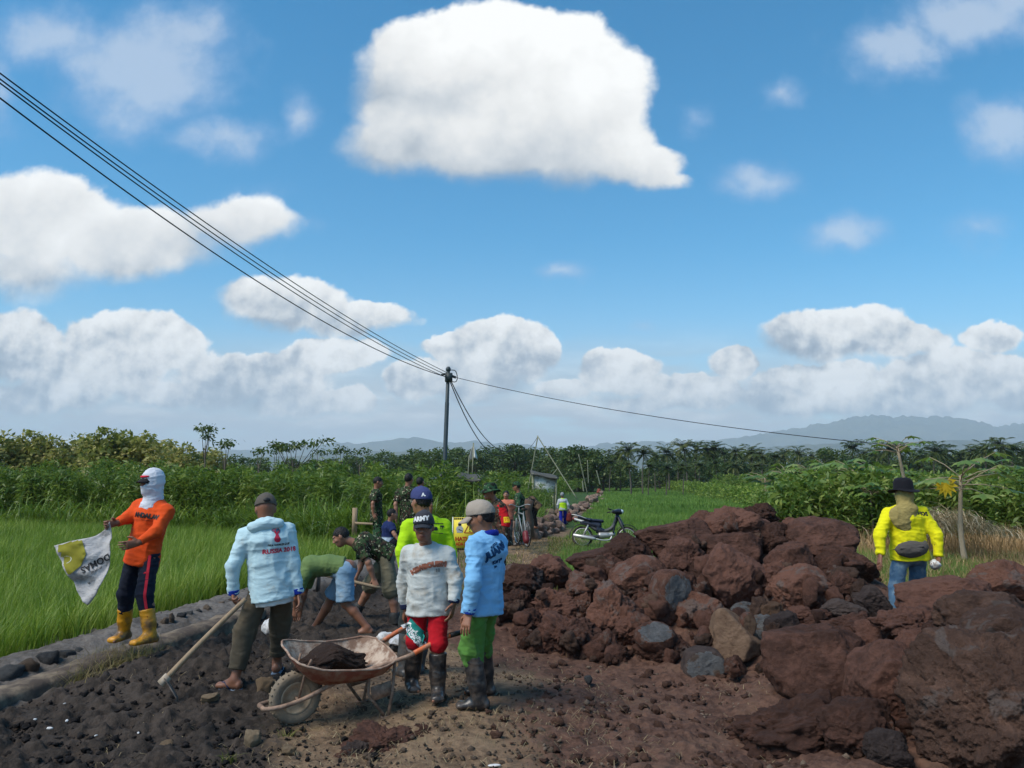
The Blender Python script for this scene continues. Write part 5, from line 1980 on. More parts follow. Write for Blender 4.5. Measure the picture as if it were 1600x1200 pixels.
    for k in range(9):
        th_ = (k - 4) * .5
        D = unit((math.sin(th_) * .8 - .12, -.25, -math.cos(th_) * .75 - .1))
        ln = .36 * (1 - .06 * abs(k - 4))
        V, Q = leaf_quads(e[None], D[None], np.array([(0., -1., .2)]), np.array([ln]), np.array([.12])); sp.add(V, Q)
    MB().tube([(0, 0, 2.02), (-.2, -.08, 2.05), e], [.012, .01, .008], 5).build('leaf_stalk', L_yel, o)
    link('yellow_leaf', sp.build('yellow_leaf', L_yel), o)
    o = papaya('papaya_tree', 95, 3.35, 11, .75, .36, .06, lean=-.32)
    t = W(1434, 850, 20.5)
    t2 = W(1420, 690, 20.5)
    place(o, t[0] - .1, t[1], -.25, (t2[2] + .25) / 3.5, .2, 'tall leaning papaya trunk with a sparse crown behind the black hat', 'papaya tree')

    # dry grass and weeds on the right, straw tufts on the levee
    sp = Soup()
    def dry(n, xr, yr, hm, wm, segs=3, bend=.5, pxr=None):
        Yy = rng.uniform(*yr, n)
        X = (rng.uniform(*pxr, n) - 800) / F * Yy if pxr else rng.uniform(*xr, n)
        V, Q, T = blades(np.stack([X, Yy, ground_z(X, Yy)], 1), hm * rng.uniform(.4, 1.2, n), wm * rng.uniform(.6, 1.3, n), rng.uniform(0, 6.28, n), np.clip(rng.normal(bend, .3, n), .1, 1.4), segs, rng.uniform(-1, 1, n))
        sp.add(V, Q, T)
    dry(25000, None, (11.5, 23), .34, .016, 3, .6, (1335, 1900))
    dry(4200, None, (20, 24.5), .75, .02, 3, .35, (1330, 1680))
    dry(2600, None, (11, 26), .09, .014, 3, .9, (805, 875))
    tag(link('dry_grass', sp.build('dry_grass', L_dry)), 'dry straw-coloured grass around the bare papaya trunk', 'grass', kind='stuff')
    sp = Soup()
    dry(5200, None, (11.5, 20), .30, .02, 3, .5, (1395, 1680))
    dry(2200, None, (12.0, 26), .14, .016, 3, .6, (855, 905))
    dry(1500, None, (9.8, 14), .10, .012, 3, .6, (800, 870))
    dry(2500, None, (12.0, 19), .12, .012, 2, .6, (690, 815))
    tag(link('weeds', sp.build('weeds', L_weed)), 'short yellow-green weeds along the track and beside the heap', 'weeds', kind='stuff')
    # heap of cut stalks
    sp = Soup()
    n = 650
    c0 = W(1500, 826, 19.6)
    X = c0[0] + rng.normal(0, .62, n); Yy = c0[1] + rng.normal(0, .4, n)
    Z = c0[2] - .25 + .55 * np.exp(-((X - c0[0]) / .75) ** 2) * rng.uniform(.2, 1, n)
    V, Q, T = blades(np.stack([X, Yy, Z], 1), rng.uniform(.35, .8, n), rng.uniform(.016, .034, n), rng.normal(math.pi * .9, .9, n), rng.uniform(1.0, 1.9, n), 4, rng.uniform(-1, 1, n))
    sp.add(V, Q, T)
    tag(link('straw_heap', sp.build('straw_heap', m_leaf('pale_straw', [(.26, .18, .09), (.40, .30, .17), (.55, .43, .27), (.62, .52, .36)], .15, .6, 1.5))), 'heap of dry cut stalks beside the bare papaya trunk', 'straw heap')
    # tuft on the levee by the yellow boots
    sp = Soup()
    n = 900
    ctr = [W(175, 985, 7.55), W(155, 1005, 7.35), W(205, 975, 7.6), W(135, 1030, 7.1), W(215, 995, 7.42)]
    ci = rng.integers(0, len(ctr), n)
    B = np.array([ctr[i] for i in ci]) + rng.normal(0, .10, (n, 3)) * (1, 1, .05)
    B[:, 2] = ground_z(B[:, 0], B[:, 1]) - .02
    V, Q, T = blades(B, rng.uniform(.10, .34, n), rng.uniform(.004, .008, n), rng.uniform(0, 6.28, n), np.clip(rng.normal(.8, .4, n), .1, 1.6), 4, rng.uniform(-1, 1, n))
    sp.add(V, Q, T)
    tag(link('grass_tuft', sp.build('grass_tuft', m_leaf('tuft_straw', [(.12, .09, .03), (.20, .15, .055), (.28, .21, .10), (.13, .14, .03)], .25, .6, 1.5))), 'dry grass tuft on the levee at the yellow boots', 'grass tuft')
    # green sprigs at the bottom edge
    for (px, py, Y, lab) in [(355, 1192, 5.35, 'green weed sprig at the bottom edge below the hoe'), (447, 1146, 5.75, 'small green sprig just below the wheelbarrow wheel')]:
        n = 26
        b = W(px, py, Y)
        B = np.tile(b, (n, 1)) + rng.normal(0, .03, (n, 3)) * (1, 1, 0)
        B[:, 2] = gz(b[0], b[1]) - .01
        V, Q, T = blades(B, rng.uniform(.05, .13, n), rng.uniform(.006, .011, n), rng.uniform(0, 6.28, n), rng.uniform(.3, 1.1, n), 3)
        s2 = Soup(); s2.add(V, Q, T)
        tag(link('weed_sprig', s2.build('weed_sprig', L_weed)), lab, 'weed')

# ------------------------------------------------------------------ tools, vehicles, poles, stones
def smooth_path(pts, n=40):
    """Catmull-Rom through points"""
    P = np.array(pts, float)
    P = np.concatenate([[2 * P[0] - P[1]], P, [2 * P[-1] - P[-2]]])
    out = []
    m_ = len(P) - 3
    for i in range(m_):
        k = max(2, n // m_)
        for t in np.linspace(0, 1, k, endpoint=(i == m_ - 1)):
            a, b, c, d = P[i:i + 4]
            out.append(.5 * ((2 * b) + (c - a) * t + (2 * a - 5 * b + 4 * c - d) * t * t + (3 * b - a - 3 * c + d) * t ** 3))
    return np.array(out)


def empty(name, loc, rz=0, label=None, cat=None, group=None):
    o = bpy.data.objects.new(name, None)
    COL.objects.link(o)
    o.location = loc; o.rotation_euler = (0, 0, rz)
    return tag(o, label, cat, group)


def build_wheelbarrow():
    mudc = (.24, .165, .115)
    frame = m_plain('barrow_frame', (.36, .235, .165), .75, .3, dirt=(.16, .10, .07), dirta=.5, dscale=14, bump=.4)
    orange = m_plain('barrow_orange', (.62, .13, .035), .5, .4, dirt=(.35, .21, .14), dirta=.35, dscale=10, bump=.2)
    grip = m_plain('barrow_grip', (.012, .012, .013), .5, .4)
    outer = m_plain('tray_outside', (.22, .060, .034), .75, .3, var=.35, dirt=(.30, .16, .10), dirta=.40, dscale=9, bump=.5)
    inner = m_plain('tray_inside', (.46, .36, .28), .75, .3, var=.2, dirt=(.17, .090, .055), dirta=.46, dscale=11, bump=.4)
    tyre = m_plain('barrow_tyre', (.17, .14, .105), .9, .2, dirt=(.22, .17, .12), dirta=.5, dscale=8, bump=.6)
    rim = m_plain('barrow_rim', (.42, .32, .22), .7, .3, dirt=(.26, .17, .10), dirta=.4, dscale=9, bump=.3)
    g0 = W(460, 1131, 6.03)
    root = empty('wheelbarrow', g0, math.radians(33), 'rusty mud-splashed wheelbarrow with orange handles and a load of soil', 'wheelbarrow')
    root.scale = (.97, .97, .95)
    R = .20
    # wheel
    w = MB()
    prof = [(.115, -.030), (.14, -.042), (.172, -.046), (.19, -.036), (.199, -.015), (.201, 0), (.199, .015), (.19, .036), (.172, .046), (.14, .042), (.115, .030), (.115, -.030)]
    w.lathe(prof, 40, 'y', (0, 0, R))
    for k in range(26):
        a = 2 * math.pi * k / 26
        for sg in (-1, 1):
            c = np.array((math.cos(a) * .197, sg * .022, R + math.sin(a) * .197))
            w.box(c, (.008, .030, .010), np.array([(math.cos(a), 0, math.sin(a)), (0, 1, 0), (-math.sin(a), 0, math.cos(a))]))
    wo = w.build('wheel', tyre, root)
    MB().lathe([(.0, -.016), (.03, -.022), (.05, -.012), (.085, -.010), (.105, -.030), (.118, -.036), (.122, -.030), (.118, -.02), (.118, .02), (.122, .03), (.118, .036), (.105, .030), (.085, .010), (.05, .012), (.03, .022), (0, .016)], 36, 'y', (0, 0, R)).build('rim', rim, wo)
    MB().tube([(0, -.09, R), (0, .09, R)], .011, 10).build('axle', frame, wo)
    # frame tubes (two rails meeting round the wheel)
    for sg in (-1, 1):
        pts = smooth_path([(-.255, sg * .0, .165), (-.245, sg * .075, .165), (-.12, sg * .105, .175), (.05, sg * .115, .215), (.25, sg * .150, .30), (.50, sg * .215, .385), (.80, sg * .29, .465), (1.00, sg * .315, .545), (1.12, sg * .32, .585)], 44)
        MB().tube(pts, .0175, 12).build('rail', frame, root)
        hp = smooth_path([(.86, sg * .30, .488), (1.00, sg * .316, .546), (1.10, sg * .32, .582), (1.18, sg * .32, .60)], 16)
        h = MB().tube(hp, .0205, 12).build('handle', orange, root)
        MB().tube([(1.17, sg * .32, .598), (1.28, sg * .32, .612)], [.023, .022], 12).build('grip', grip, h)
        # struts from axle to tray lip
        MB().tube([(.0, sg * .085, R + .01), (.045, sg * .10, .42), (.075, sg * .13, .50)], .010, 8).build('strut', frame, root)
        # stand leg: pressed steel
        l = MB()
        l.tube([(.52, sg * .205, .39), (.50, sg * .235, .20), (.64, sg * .25, .015)], .013, 8)
        l.tube([(.72, sg * .24, .43), (.70, sg * .25, .20), (.665, sg * .252, .012)], .013, 8)
        l.box((.61, sg * .243, .215), (.17, .012, .11), np.array([(.98, 0, .17), (0, 1, 0), (-.17, 0, .98)]))
        l.box((.655, sg * .252, .010), (.10, .035, .016))
        l.build('stand', frame, root)
    # tray
    def ring(s0, s1, wf, wb, zf, zb, n=48, sq=4.4):
        out = []
        for k in range(n):
            t = 2 * math.pi * k / n
            ct, st = math.cos(t), math.sin(t)
            x = np.sign(ct) * abs(ct) ** (2 / sq); y = np.sign(st) * abs(st) ** (2 / sq)
            f = (x + 1) / 2
            out.append((s0 + (s1 - s0) * f, y * (wf + (wb - wf) * f), zf + (zb - zf) * f - .05 * (zf > .5) * (1 - x * x) * abs(y) ** 3 + .06 * min(1, (zf - .33) / .25) * y))
        return np.array(out)
    rings = [(.02, .86, .275, .335, .640, .575), (.03, .85, .268, .328, .632, .568), (.085, .80, .245, .295, .545, .505), (.17, .72, .20, .245, .455, .450), (.26, .63, .15, .19, .395, .405), (.33, .56, .08, .11, .385, .395), (.43, .46, .01, .01, .384, .392)]
    g = np.stack([ring(*r) for r in rings]) + np.array((-.10, 0, -.085))
    g = np.concatenate([g, g[:, :1]], 1)
    g = g + (np.random.default_rng(3).normal(0, .0025, g.shape))
    g[:, -1] = g[:, 0]
    i_ = MB().grid(g)
    tr = i_.build('tray', inner, root)
    tr.data.flip_normals()
    g2 = g.copy(); c = np.array((.44, 0, .6))
    g2[1:] += np.array((0, 0, -.006)); g2[:, :, 0] = c[0] + (g[:, :, 0] - c[0]) * 1.012; g2[:, :, 1] = g[:, :, 1] * 1.012
    sh = MB().grid(g2).build('tray_shell', outer, tr)
    rp = np.array([(p[0], p[1], p[2] + .002) for p in g[0]])
    MB().tube(rp, .009, 8, cap=False).build('rim_bead', m_plain('tray_bead', (.40, .30, .23), .7, .3, dirt=(.22, .12, .08), dirta=.5), tr)
    # load
    soil = m_rock('barrow_soil', (.030, .018, .014), (.085, .052, .038), (.30, .22, .16), .35)
    D, Fs = ico(5)
    n = fbm(D * 2.2 + 4, 5, 77, .6)
    V = D * (1 + .7 * (n - .5) + .25 * (fbm(D * 7, 4, 78) - .5))[:, None]
    V = V * (.26, .19, .085)
    V[:, 2] = np.maximum(V[:, 2], -.11)
    V = V + np.array((.27, -.01, .395)) + np.stack([0 * V[:, 0], 0 * V[:, 0], .07 * np.exp(-((V[:, 0] + .02) / .12) ** 2)], 1)
    o = mesh_np('soil_load', V, Fs, mat=soil)
    so = link('soil_load', o, None, g0, math.radians(33))
    tag(so, 'dark brown soil heaped in the wheelbarrow tray', 'soil')


def build_motorbike():
    black = m_plain('bike_black', (.012, .015, .028), .28, .5, dirt=(.08, .06, .05), dirta=.1, bump=.03)
    seat = m_plain('bike_seat', (.012, .018, .040), .6, .3)
    chrome = m_plain('bike_chrome', (.50, .49, .47), .35, .5, metal=.5, bump=.02, var=.05)
    alu = m_plain('bike_alu', (.42, .41, .39), .42, .5, metal=.6, bump=.1)
    white = m_plain('bike_white', (.66, .66, .64), .35, .5, bump=.02)
    tyre = m_plain('bike_tyre', (.016, .016, .016), .85, .2, dirt=(.10, .08, .06), dirta=.3)
    dgrey = m_plain('bike_grey', (.05, .052, .055), .5, .4)
    g0 = W(945, 855, 22.0)
    root = empty('motorcycle', (g0[0], g0[1], g0[2] - .02), math.radians(-4), 'dark blue underbone motorcycle with white tail and chrome exhaust parked on the grass', 'motorcycle')
    root.rotation_euler = (math.radians(-9), 0, math.radians(-6))
    for name, cx in (('rear_wheel', -.62), ('front_wheel', .62)):
        w = MB()
        a = np.linspace(0, 2 * math.pi, 13)
        w.lathe([(.265 + .034 * math.cos(t), .036 * math.sin(t)) for t in a], 32, 'y', (cx, 0, .30))
        wo = w.build('wheel', tyre, root)
        r = MB()
        r.lathe([(.225, -.024), (.240, -.026), (.240, .026), (.225, .024), (.225, -.024)], 32, 'y', (cx, 0, .30))
        r.lathe([(0, -.05), (.045, -.05), (.055, -.03), (.055, .03), (.045, .05), (0, .05)], 16, 'y', (cx, 0, .30))
        for k in range(18):
            t = 2 * math.pi * k / 18
            r.tube([(cx + .04 * math.cos(t), .03 * (-1) ** k, .30 + .04 * math.sin(t)), (cx + .228 * math.cos(t + .25), 0, .30 + .228 * math.sin(t + .25))], .004, 5)
        r.build('rim', alu, wo)
    # frame and body
    b = MB()
    b.tube(smooth_path([(.34, 0, .80), (.22, 0, .56), (-.02, 0, .46), (-.26, 0, .52), (-.44, 0, .66)], 18), [.05] * 16 if False else .055, 10)
    b.build('frame', dgrey, root)
    d = SDF(.014)
    d.ecap((-.14, 0, .62), (-.62, 0, .70), (0, 1, 0), .09, .11, .075, .065, k=.03)
    d.ecap((-.20, 0, .50), (.02, 0, .46), (0, 1, 0), .085, .10, .05, .05, k=.03)
    V, Q = d.mesh(); link('side_cover', mesh_np('side_cover', V, Q, mat=black), root)
    d = SDF(.014)
    d.ecap((-.50, 0, .70), (-.86, 0, .80), (0, 1, 0), .07, .045, .03, .026, k=.03)
    V, Q = d.mesh(); link('tail', mesh_np('tail', V, Q, mat=white), root)
    MB().box((-.87, 0, .80), (.03, .09, .045)).build('tail_lamp', m_plain('lamp_red', (.35, .01, .01), .3, .5), root)
    d = SDF(.014)
    d.ecap((-.06, 0, .735), (-.40, 0, .765), (0, 1, 0), .10, .045, .12, .045, k=.03)
    d.ecap((-.40, 0, .765), (-.72, 0, .845), (0, 1, 0), .12, .045, .07, .035, k=.03)
    V, Q = d.mesh(); link('seat', mesh_np('seat', V, Q, mat=seat), root)
    m = MB(); m.tube(smooth_path([(-.50, -.10, .80), (-.72, -.09, .88), (-.90, -.04, .92), (-.90, .04, .92), (-.72, .09, .88), (-.50, .10, .80)], 24), .011, 8)
    m.build('grab_rail', chrome, root)
    # leg shield
    d = SDF(.014)
    d.ecap((.33, 0, .86), (.24, 0, .42), (0, 1, 0), .16, .035, .13, .03, k=.03)
    d.cap((.36, 0, .90), (.52, 0, .62), .05, .04, k=.04)
    V, Q = d.mesh(); link('leg_shield', mesh_np('leg_shield', V, Q, mat=black), root)
    m = MB()
    for sg in (-1, 1): m.tube([(.38, sg * .07, .84), (.50, sg * .075, .58), (.62, sg * .07, .30)], [.026, .028, .024], 8)
    m.build('fork', dgrey, root)
    g = []
    for k in range(17):
        t = math.radians(-5 + 150 * k / 16)
        g.append([(.62 + .345 * math.cos(t), y, .30 + .345 * math.sin(t) - .9 * y * y) for y in np.linspace(-.075, .075, 5)])
    solidify(MB().grid(np.array(g)).build('front_mudguard', black, root), .012, 0)
    g = []
    for k in range(13):
        t = math.radians(60 + 125 * k / 12)
        g.append([(-.62 + .36 * math.cos(t), y, .30 + .36 * math.sin(t) - .9 * y * y) for y in np.linspace(-.08, .08, 5)])
    solidify(MB().grid(np.array(g)).build('rear_mudguard', dgrey, root), .012, 0)
    d = SDF(.012)
    d.ell((.40, 0, 1.0), (.13, .13, .085), None, .03)
    d.ell((.30, 0, 1.0), (.10, .16, .05), None, .04)
    V, Q = d.mesh(); hc = link('headlight_cowl', mesh_np('headlight_cowl', V, Q, mat=black), root)
    d = SDF(.012); d.ell((.47, 0, 1.005), (.075, .10, .065), None, .01)
    V, Q = d.mesh(); link('headlight', mesh_np('headlight', V, Q, mat=m_plain('lamp_glass', (.62, .68, .74), .12, .6, bump=0)), hc)
    m = MB()
    m.tube(smooth_path([(.16, -.34, 1.03), (.25, -.22, 1.02), (.30, 0, 1.0), (.25, .22, 1.02), (.16, .34, 1.03)], 20), .013, 8)
    hb = m.build('handlebar', dgrey, root)
    for sg in (-1, 1):
        MB().tube([(.17, sg * .32, 1.03), (.10, sg * .43, 1.035)], .019, 8).build('grip', tyre, hb)
    # engine, exhaust
    d = SDF(.012)
    d.ecap((-.12, 0, .34), (.06, 0, .35), (0, 1, 0), .12, .10, .10, .08, k=.03)
    d.cap((.06, 0, .35), (.24, 0, .38), .075, .065)
    V, Q = d.mesh(); link('engine', mesh_np('engine', V, Q, mat=alu), root)
    ex = MB()
    ex.tube(smooth_path([(.20, -.08, .32), (.14, -.12, .22), (-.05, -.14, .20), (-.25, -.15, .235)], 18), .02, 10)
    ex.tube([(-.24, -.155, .235), (-.32, -.155, .245), (-.86, -.16, .33), (-.88, -.16, .333)], [.025, .048, .050, .03], 14)
    ex.build('exhaust', chrome, root)
    m = MB()
    m.tube([(-.45, -.11, .62), (-.60, -.12, .32)], .026, 9)
    m.tube([(-.45, .11, .62), (-.60, .12, .32)], .026, 9)
    m.build('shock_absorber', alu, root)
    MB().box((-.36, -.10, .30), (.42, .05, .08)).build('chain_case', dgrey, root)
    MB().tube([(-.12, .06, .26), (-.16, .30, -.05)], .012, 7).build('kickstand', dgrey, root)


def build_bicycle():
    fr = m_plain('cycle_frame', (.22, .24, .24), .4, .5, bump=.05)
    tyre = m_plain('bike_tyre', (.016, .016, .016), .85, .2)
    red = m_plain('cycle_red', (.14, .012, .016), .5, .4)
    g0 = W(816, 853, 20.0)
    root = empty('bicycle', (g0[0], g0[1], g0[2]), math.radians(104), 'grey bicycle standing end-on at the stacked stones', 'bicycle')
    for cx in (-.5, .5):
        w = MB()
        w.lathe([(.31 + .016 * math.cos(t), .016 * math.sin(t)) for t in np.linspace(0, 2 * math.pi, 9)], 28, 'y', (cx, 0, .33))
        wo = w.build('wheel', tyre, root)
        r = MB()
        for k in range(16):
            t = 2 * math.pi * k / 16
            r.tube([(cx, .02 * (-1) ** k, .33), (cx + .30 * math.cos(t), 0, .33 + .30 * math.sin(t))], .003, 4)
        r.lathe([(.285, -.012), (.297, -.012), (.297, .012), (.285, .012), (.285, -.012)], 28, 'y', (cx, 0, .33))
        r.build('rim', m_plain('cycle_alu', (.45, .45, .45), .35, .5, metal=.7), wo)
    f = MB()
    for a, b in [((-.5, .03, .33), (-.12, 0, .80)), ((-.5, -.03, .33), (-.05, 0, .30)), ((-.14, 0, .88), (-.05, 0, .30)), ((-.12, 0, .80), (.36, 0, .82)), ((-.05, 0, .30), (.36, 0, .76)), ((.34, 0, .95), (.40, 0, .68)), ((.40, .05, .68), (.5, .05, .33)), ((.40, -.05, .68), (.5, -.05, .33))]:
        f.tube([a, b], .016, 7)
    f.build('frame', fr, root)
    MB().tube(smooth_path([(.22, -.28, 1.02), (.32, -.2, 1.03), (.35, 0, .97), (.32, .2, 1.03), (.22, .28, 1.02)], 16), .012, 7).build('handlebar', fr, root)
    d = SDF(.015); d.ecap((-.02, 0, .91), (-.26, 0, .93), (0, 1, 0), .03, .03, .085, .035); V, Q = d.mesh()
    link('saddle', mesh_np('saddle', V, Q, mat=tyre), root)
    d = SDF(.02); d.ecap((-.60, .05, .18), (-.52, .05, .34), (1, 0, 0), .10, .08, .10, .08); V, Q = d.mesh()
    link('pannier', mesh_np('pannier', V, Q, mat=red), root)


def cable(a, b, sag, r, n=40):
    t = np.linspace(0, 1, n)[:, None]
    a, b = np.asarray(a, float), np.asarray(b, float)
    P = a + (b - a) * t
    P[:, 2] -= sag * 4 * (t * (1 - t))[:, 0]
    return MB().tube(P, r, 6)


def build_props():
    wood = m_bark('tool_wood', (.22, .15, .09), (.40, .30, .20), .15)
    build_wheelbarrow()
    build_motorbike()
    build_bicycle()
    # ---- hoe held by the hooded man
    root = empty('hoe', W(262, 1066, 6.28), 0, 'long-handled hoe with its blade in the dark soil', 'hoe')
    b0 = np.array(root.location)
    top = W(384, 936, 6.52) - b0
    bot = W(256, 1064, 6.28) - b0
    P = np.linspace(bot, top, 12); P[:, 2] += .012 * np.sin(np.linspace(0, 3.1, 12))
    MB().tube(P, np.linspace(.023, .019, 12), 10).build('handle', wood, root)
    d_ = unit(top - bot)
    bl = MB()
    sdv = unit(np.cross(d_, (0, 0, 1.0)))
    nrm = np.cross(d_, sdv)
    g = []
    for i in range(6):
        t = i / 5
        row = []
        for j in range(5):
            row.append(bot + d_ * (.02 - .02 * t) + sdv * (j - 2) * .04 * (.7 + .3 * t) + unit(np.array((.75, -.15, -.65))) * (-.02 + .19 * t) + (0, 0, -.02 * t * t))
        g.append(row)
    bl.grid(np.array(g))
    bo = bl.build('blade', m_plain('hoe_blade', (.16, .13, .11), .7, .4, dirt=(.05, .04, .035), dirta=.6), root)
    solidify(bo, .006, 0)
    MB().lathe([(.026, -.03), (.034, -.03), (.034, .045), (.027, .05)], 14, 'z', bot, np.array([sdv, nrm, d_])).build('socket', m_plain('hoe_socket', (.34, .27, .20), .8, .2, dirt=(.5, .42, .33), dirta=.4), root)
    # second handle pulled by the stooping soldier
    root = empty('hoe', W(545, 905, 10.0), 0, 'wooden tool handle pulled by the stooping soldier', 'hoe')
    b0 = np.array(root.location)
    P = np.linspace(W(596, 919, 9.9), W(500, 897, 9.9), 8) - b0
    MB().tube(P, .02, 9).build('handle', wood, root)
    e = P[-1]
    MB().box(e + (-.02, 0, -.10), (.02, .16, .22)).build('blade', m_plain('hoe_blade', (.1, .1, .1)), root)

    # ---- sack held by the man in orange
    sackm = m_cloth('sack_weave', (.44, .425, .42), (.15, .14, .135), .32, wrinkle=1.4)
    olive = m_plain('sack_print_olive', (.24, .22, .03), .8, .1)
    ring = m_plain('sack_ring_white', (.55, .55, .45), .8, .1)
    Y = 7.12
    c = {'A': W(171, 815, Y), 'B': W(80, 853, 7.0), 'C': W(134, 945, 7.0), 'D': W(170, 866, 7.1)}
    # outline: hand corner A, left tip B, bottom C, right edge D
    nU, nV = 26, 30
    g = np.zeros((nU, nV, 3))
    topl = np.array([W(x, y, Y - .1 * (171 - x) / 91) for x, y in [(171, 815), (162, 828), (148, 838), (130, 842), (108, 846), (92, 850), (80, 853)]])
    botl = np.array([W(x, y, 7.0) for x, y in [(171, 868), (168, 886), (163, 905), (152, 930), (138, 946), (130, 940), (122, 930)]])
    tt = np.linspace(0, 1, len(topl))
    rr = np.random.default_rng(8)
    for i in range(nU):
        u = i / (nU - 1)
        a = np.array([np.interp(u, tt, topl[:, k]) for k in range(3)])
        b = np.array([np.interp(u, tt, botl[:, k]) for k in range(3)])
        # left edge sags from B to the bottom
        for j in range(nV):
            v = j / (nV - 1)
            p = a * (1 - v) + b * v
            g[i, j] = p
    Pn = g.reshape(-1, 3)
    wv = fbm(Pn * np.array((5, 5, 9)), 4, 5) - .5
    fold = np.sin((Pn[:, 0] * 14 + Pn[:, 2] * 9)) * .014
    Pn = Pn + np.array((.1, -1, .05)) * (wv * .16 + fold)[:, None]
    g = Pn.reshape(nU, nV, 3)
    org = c['A']
    m = MB(); m.grid(g - org)
    so = m.build('sack', sackm, None, loc=org)
    solidify(so, .006, 0)
    tag(so, 'white woven sack with olive print held out by the man in orange', 'sack')
    me = so.data
    F_ = [tuple(p.vertices) for p in me.polygons]
    bvh = BVHTree.FromPolygons([tuple(v.co) for v in me.vertices], F_)
    def lay(txt, px, py, hgt, mat, ang, bold=0.0, off=.006):
        o_ = Vector(np.array((0, 0, CAMZ)) - org)
        pv, pf = shape2d(txt, hgt, bold)
        a = math.radians(ang)
        out = []
        c0 = W(px, py, 7.05)
        for x, y in pv:
            q = c0 + np.array((1, 0, 0)) * (x * math.cos(a) - y * math.sin(a)) + np.array((0, 0, 1.0)) * (x * math.sin(a) + y * math.cos(a))
            dr = (Vector(q - org) - o_).normalized()
            h = bvh.ray_cast(o_, dr)
            out.append(np.array(h[0]) - np.array(dr) * off if h[0] is not None else None)
        ok = [f for f in pf if all(out[i] is not None for i in f)]
        if not ok: return
        V = np.array([o if o is not None else (0, 0, 0) for o in out])
        me_ = mesh_np('lettering', V, np.array(ok), mat=mat)
        link('lettering', me_, so)
    ang = 28
    lay([(-.5, .40), (.45, .62), (.55, .25), (.62, -.1), (.40, -.5), (0, -.75), (-.42, -.75), (-.62, -.3)], 108, 865, .24, olive, 8, off=.014)
    ringp = circle_pts(.5, 22, 1, .55)
    n = len(ringp)
    for k in range(n):
        a_, b_ = np.array(ringp[k]), np.array(ringp[(k + 1) % n])
        lay([tuple(a_), tuple(b_), tuple(b_ * .88), tuple(a_ * .88)], 101, 875, .125, ring, 12, off=.017)
    lay('DOMAS', 149, 880, .058, m_plain('sack_ink', (.035, .035, .038), .8, .1), 180 + ang, .002, .012)
    lay('PUPUK', 150, 890, .026, m_plain('black_ink', (.01, .01, .01)), 180 + ang, 0, .012)
    lay('A', 139, 911, .024, m_plain('black_ink', (.01, .01, .01)), 200, 0, .012)

    # ---- power pole and wires
    steel = m_plain('pole_steel', (.030, .045, .050), .5, .4, var=.3, bump=.1)
    Y = 30.0
    base = np.array((W(692, 700, Y)[0], Y, -.3)); tp = W(700.5, 578, Y)
    root = empty('power_pole', base, 0, 'dark steel power pole carrying the overhead wires', 'pole')
    t = tp - base
    mb = MB(); mb.tube([(0, 0, 0), t * .45, t * .45 + (0, 0, .02), t * .80, t * .80 + (0, 0, .02), t], [.095, .092, .085, .083, .073, .070], 14)
    mb.build('shaft', steel, root)
    m = MB()
    m.lathe([(0, .14), (.06, .12), (.10, .05), (.10, -.02), (.07, -.06)], 12, 'z', t)
    m.box(t + (0.02, 0, -.30), (.28, .22, .34))
    m.tube([t + (.08, 0, -.22), t + (.30, 0, -.30)], .05, 8)
    m.tube([t + (-.08, 0, -.15), t + (-.28, 0, -.2)], .045, 8)
    m.build('clamp', steel, root)
    m = MB(); m.tube(smooth_path([t + (.05, 0, .0), t + (.28, -.1, -.05), t + (.36, -.1, -.30), t + (.30, -.1, -.48), t + (.08, 0, -.45)], 24), .018, 6)
    m.build('jumper_wire', steel, root)
    wire = m_plain('wire_black', (.010, .011, .016), .6, .3, bump=0)
    near = 10.5
    lines = [((2, 108), .30), ((2, 117), .31), ((2, 123), .33)]
    tagw = ['highest', 'middle', 'third']
    for k, ((px, py), r_) in enumerate(lines):
        a = W(px - 60, py - 37, near)
        b = tp + np.array((-.06, 0, -.10 - .10 * k))
        cb = cable(a, b, .35 + .04 * k, .013, 70).build('overhead_wire', wire)
        tag(cb, '%s of the close bundle of overhead wires on the left' % tagw[k].replace('third', 'lowest'), 'cable', 'overhead wires')
    a = W(-58, 109, near)
    cb = cable(a, tp + np.array((-.06, 0, -.28)), .62, .0145, 70).build('overhead_wire', wire)
    tag(cb, 'separate overhead wire sagging lowest below the bundle on the left', 'cable', 'overhead wires')
    e2 = W(1418, 700, 20.5) 
    cb = cable(tp + np.array((.1, 0, -.25)), W(1422, 698, 21.5), .30, .011, 60).build('overhead_wire', wire)
    tag(cb, 'thin single wire running right from the pole to the tall papaya', 'cable', 'overhead wires')
    ap = W(840, 682, 52)
    for k in range(2):
        cb = cable(tp + np.array((.08, 0, -.38 - .1 * k)), W(806 - 6 * k, 700 - 1 * k, 52), 1.15 + .35 * k, .020, 40).build('overhead_wire', wire)
        tag(cb, ('upper' if k == 0 else 'lower') + ' of the two slack wires dropping right behind the pole', 'cable', 'overhead wires')
    cb = cable(W(806, 700, 52), ap, .5, .014, 20).build('overhead_wire', wire)
    tag(cb, 'short slack wire ending at the bamboo poles apex', 'cable', 'overhead wires')
    # ---- bamboo poles
    bam = m_bark('bamboo', (.14, .15, .09), (.30, .30, .22), .2)
    def pole(a, b, r, lab, name='bamboo_pole'):
        b0 = np.asarray(a)
        m = MB(); n = 14
        P = np.linspace((0, 0, 0), np.asarray(b) - b0, n)
        m.tube(P, r * (1 + .06 * (np.arange(n) % 2)), 8)
        o = m.build(name, bam, None, loc=b0)
        tag(o, lab, 'pole')
    pole(W(824, 772, 52), W(840.5, 681, 52), .036, 'bamboo pole forming the left leg of the tall A')
    pole(W(902, 780, 50), W(839.5, 681, 52), .036, 'bamboo pole forming the right leg of the tall A')
    pole(W(838, 772, 50), W(872, 731, 51), .028, 'short slanting bamboo pole crossing the white shed')
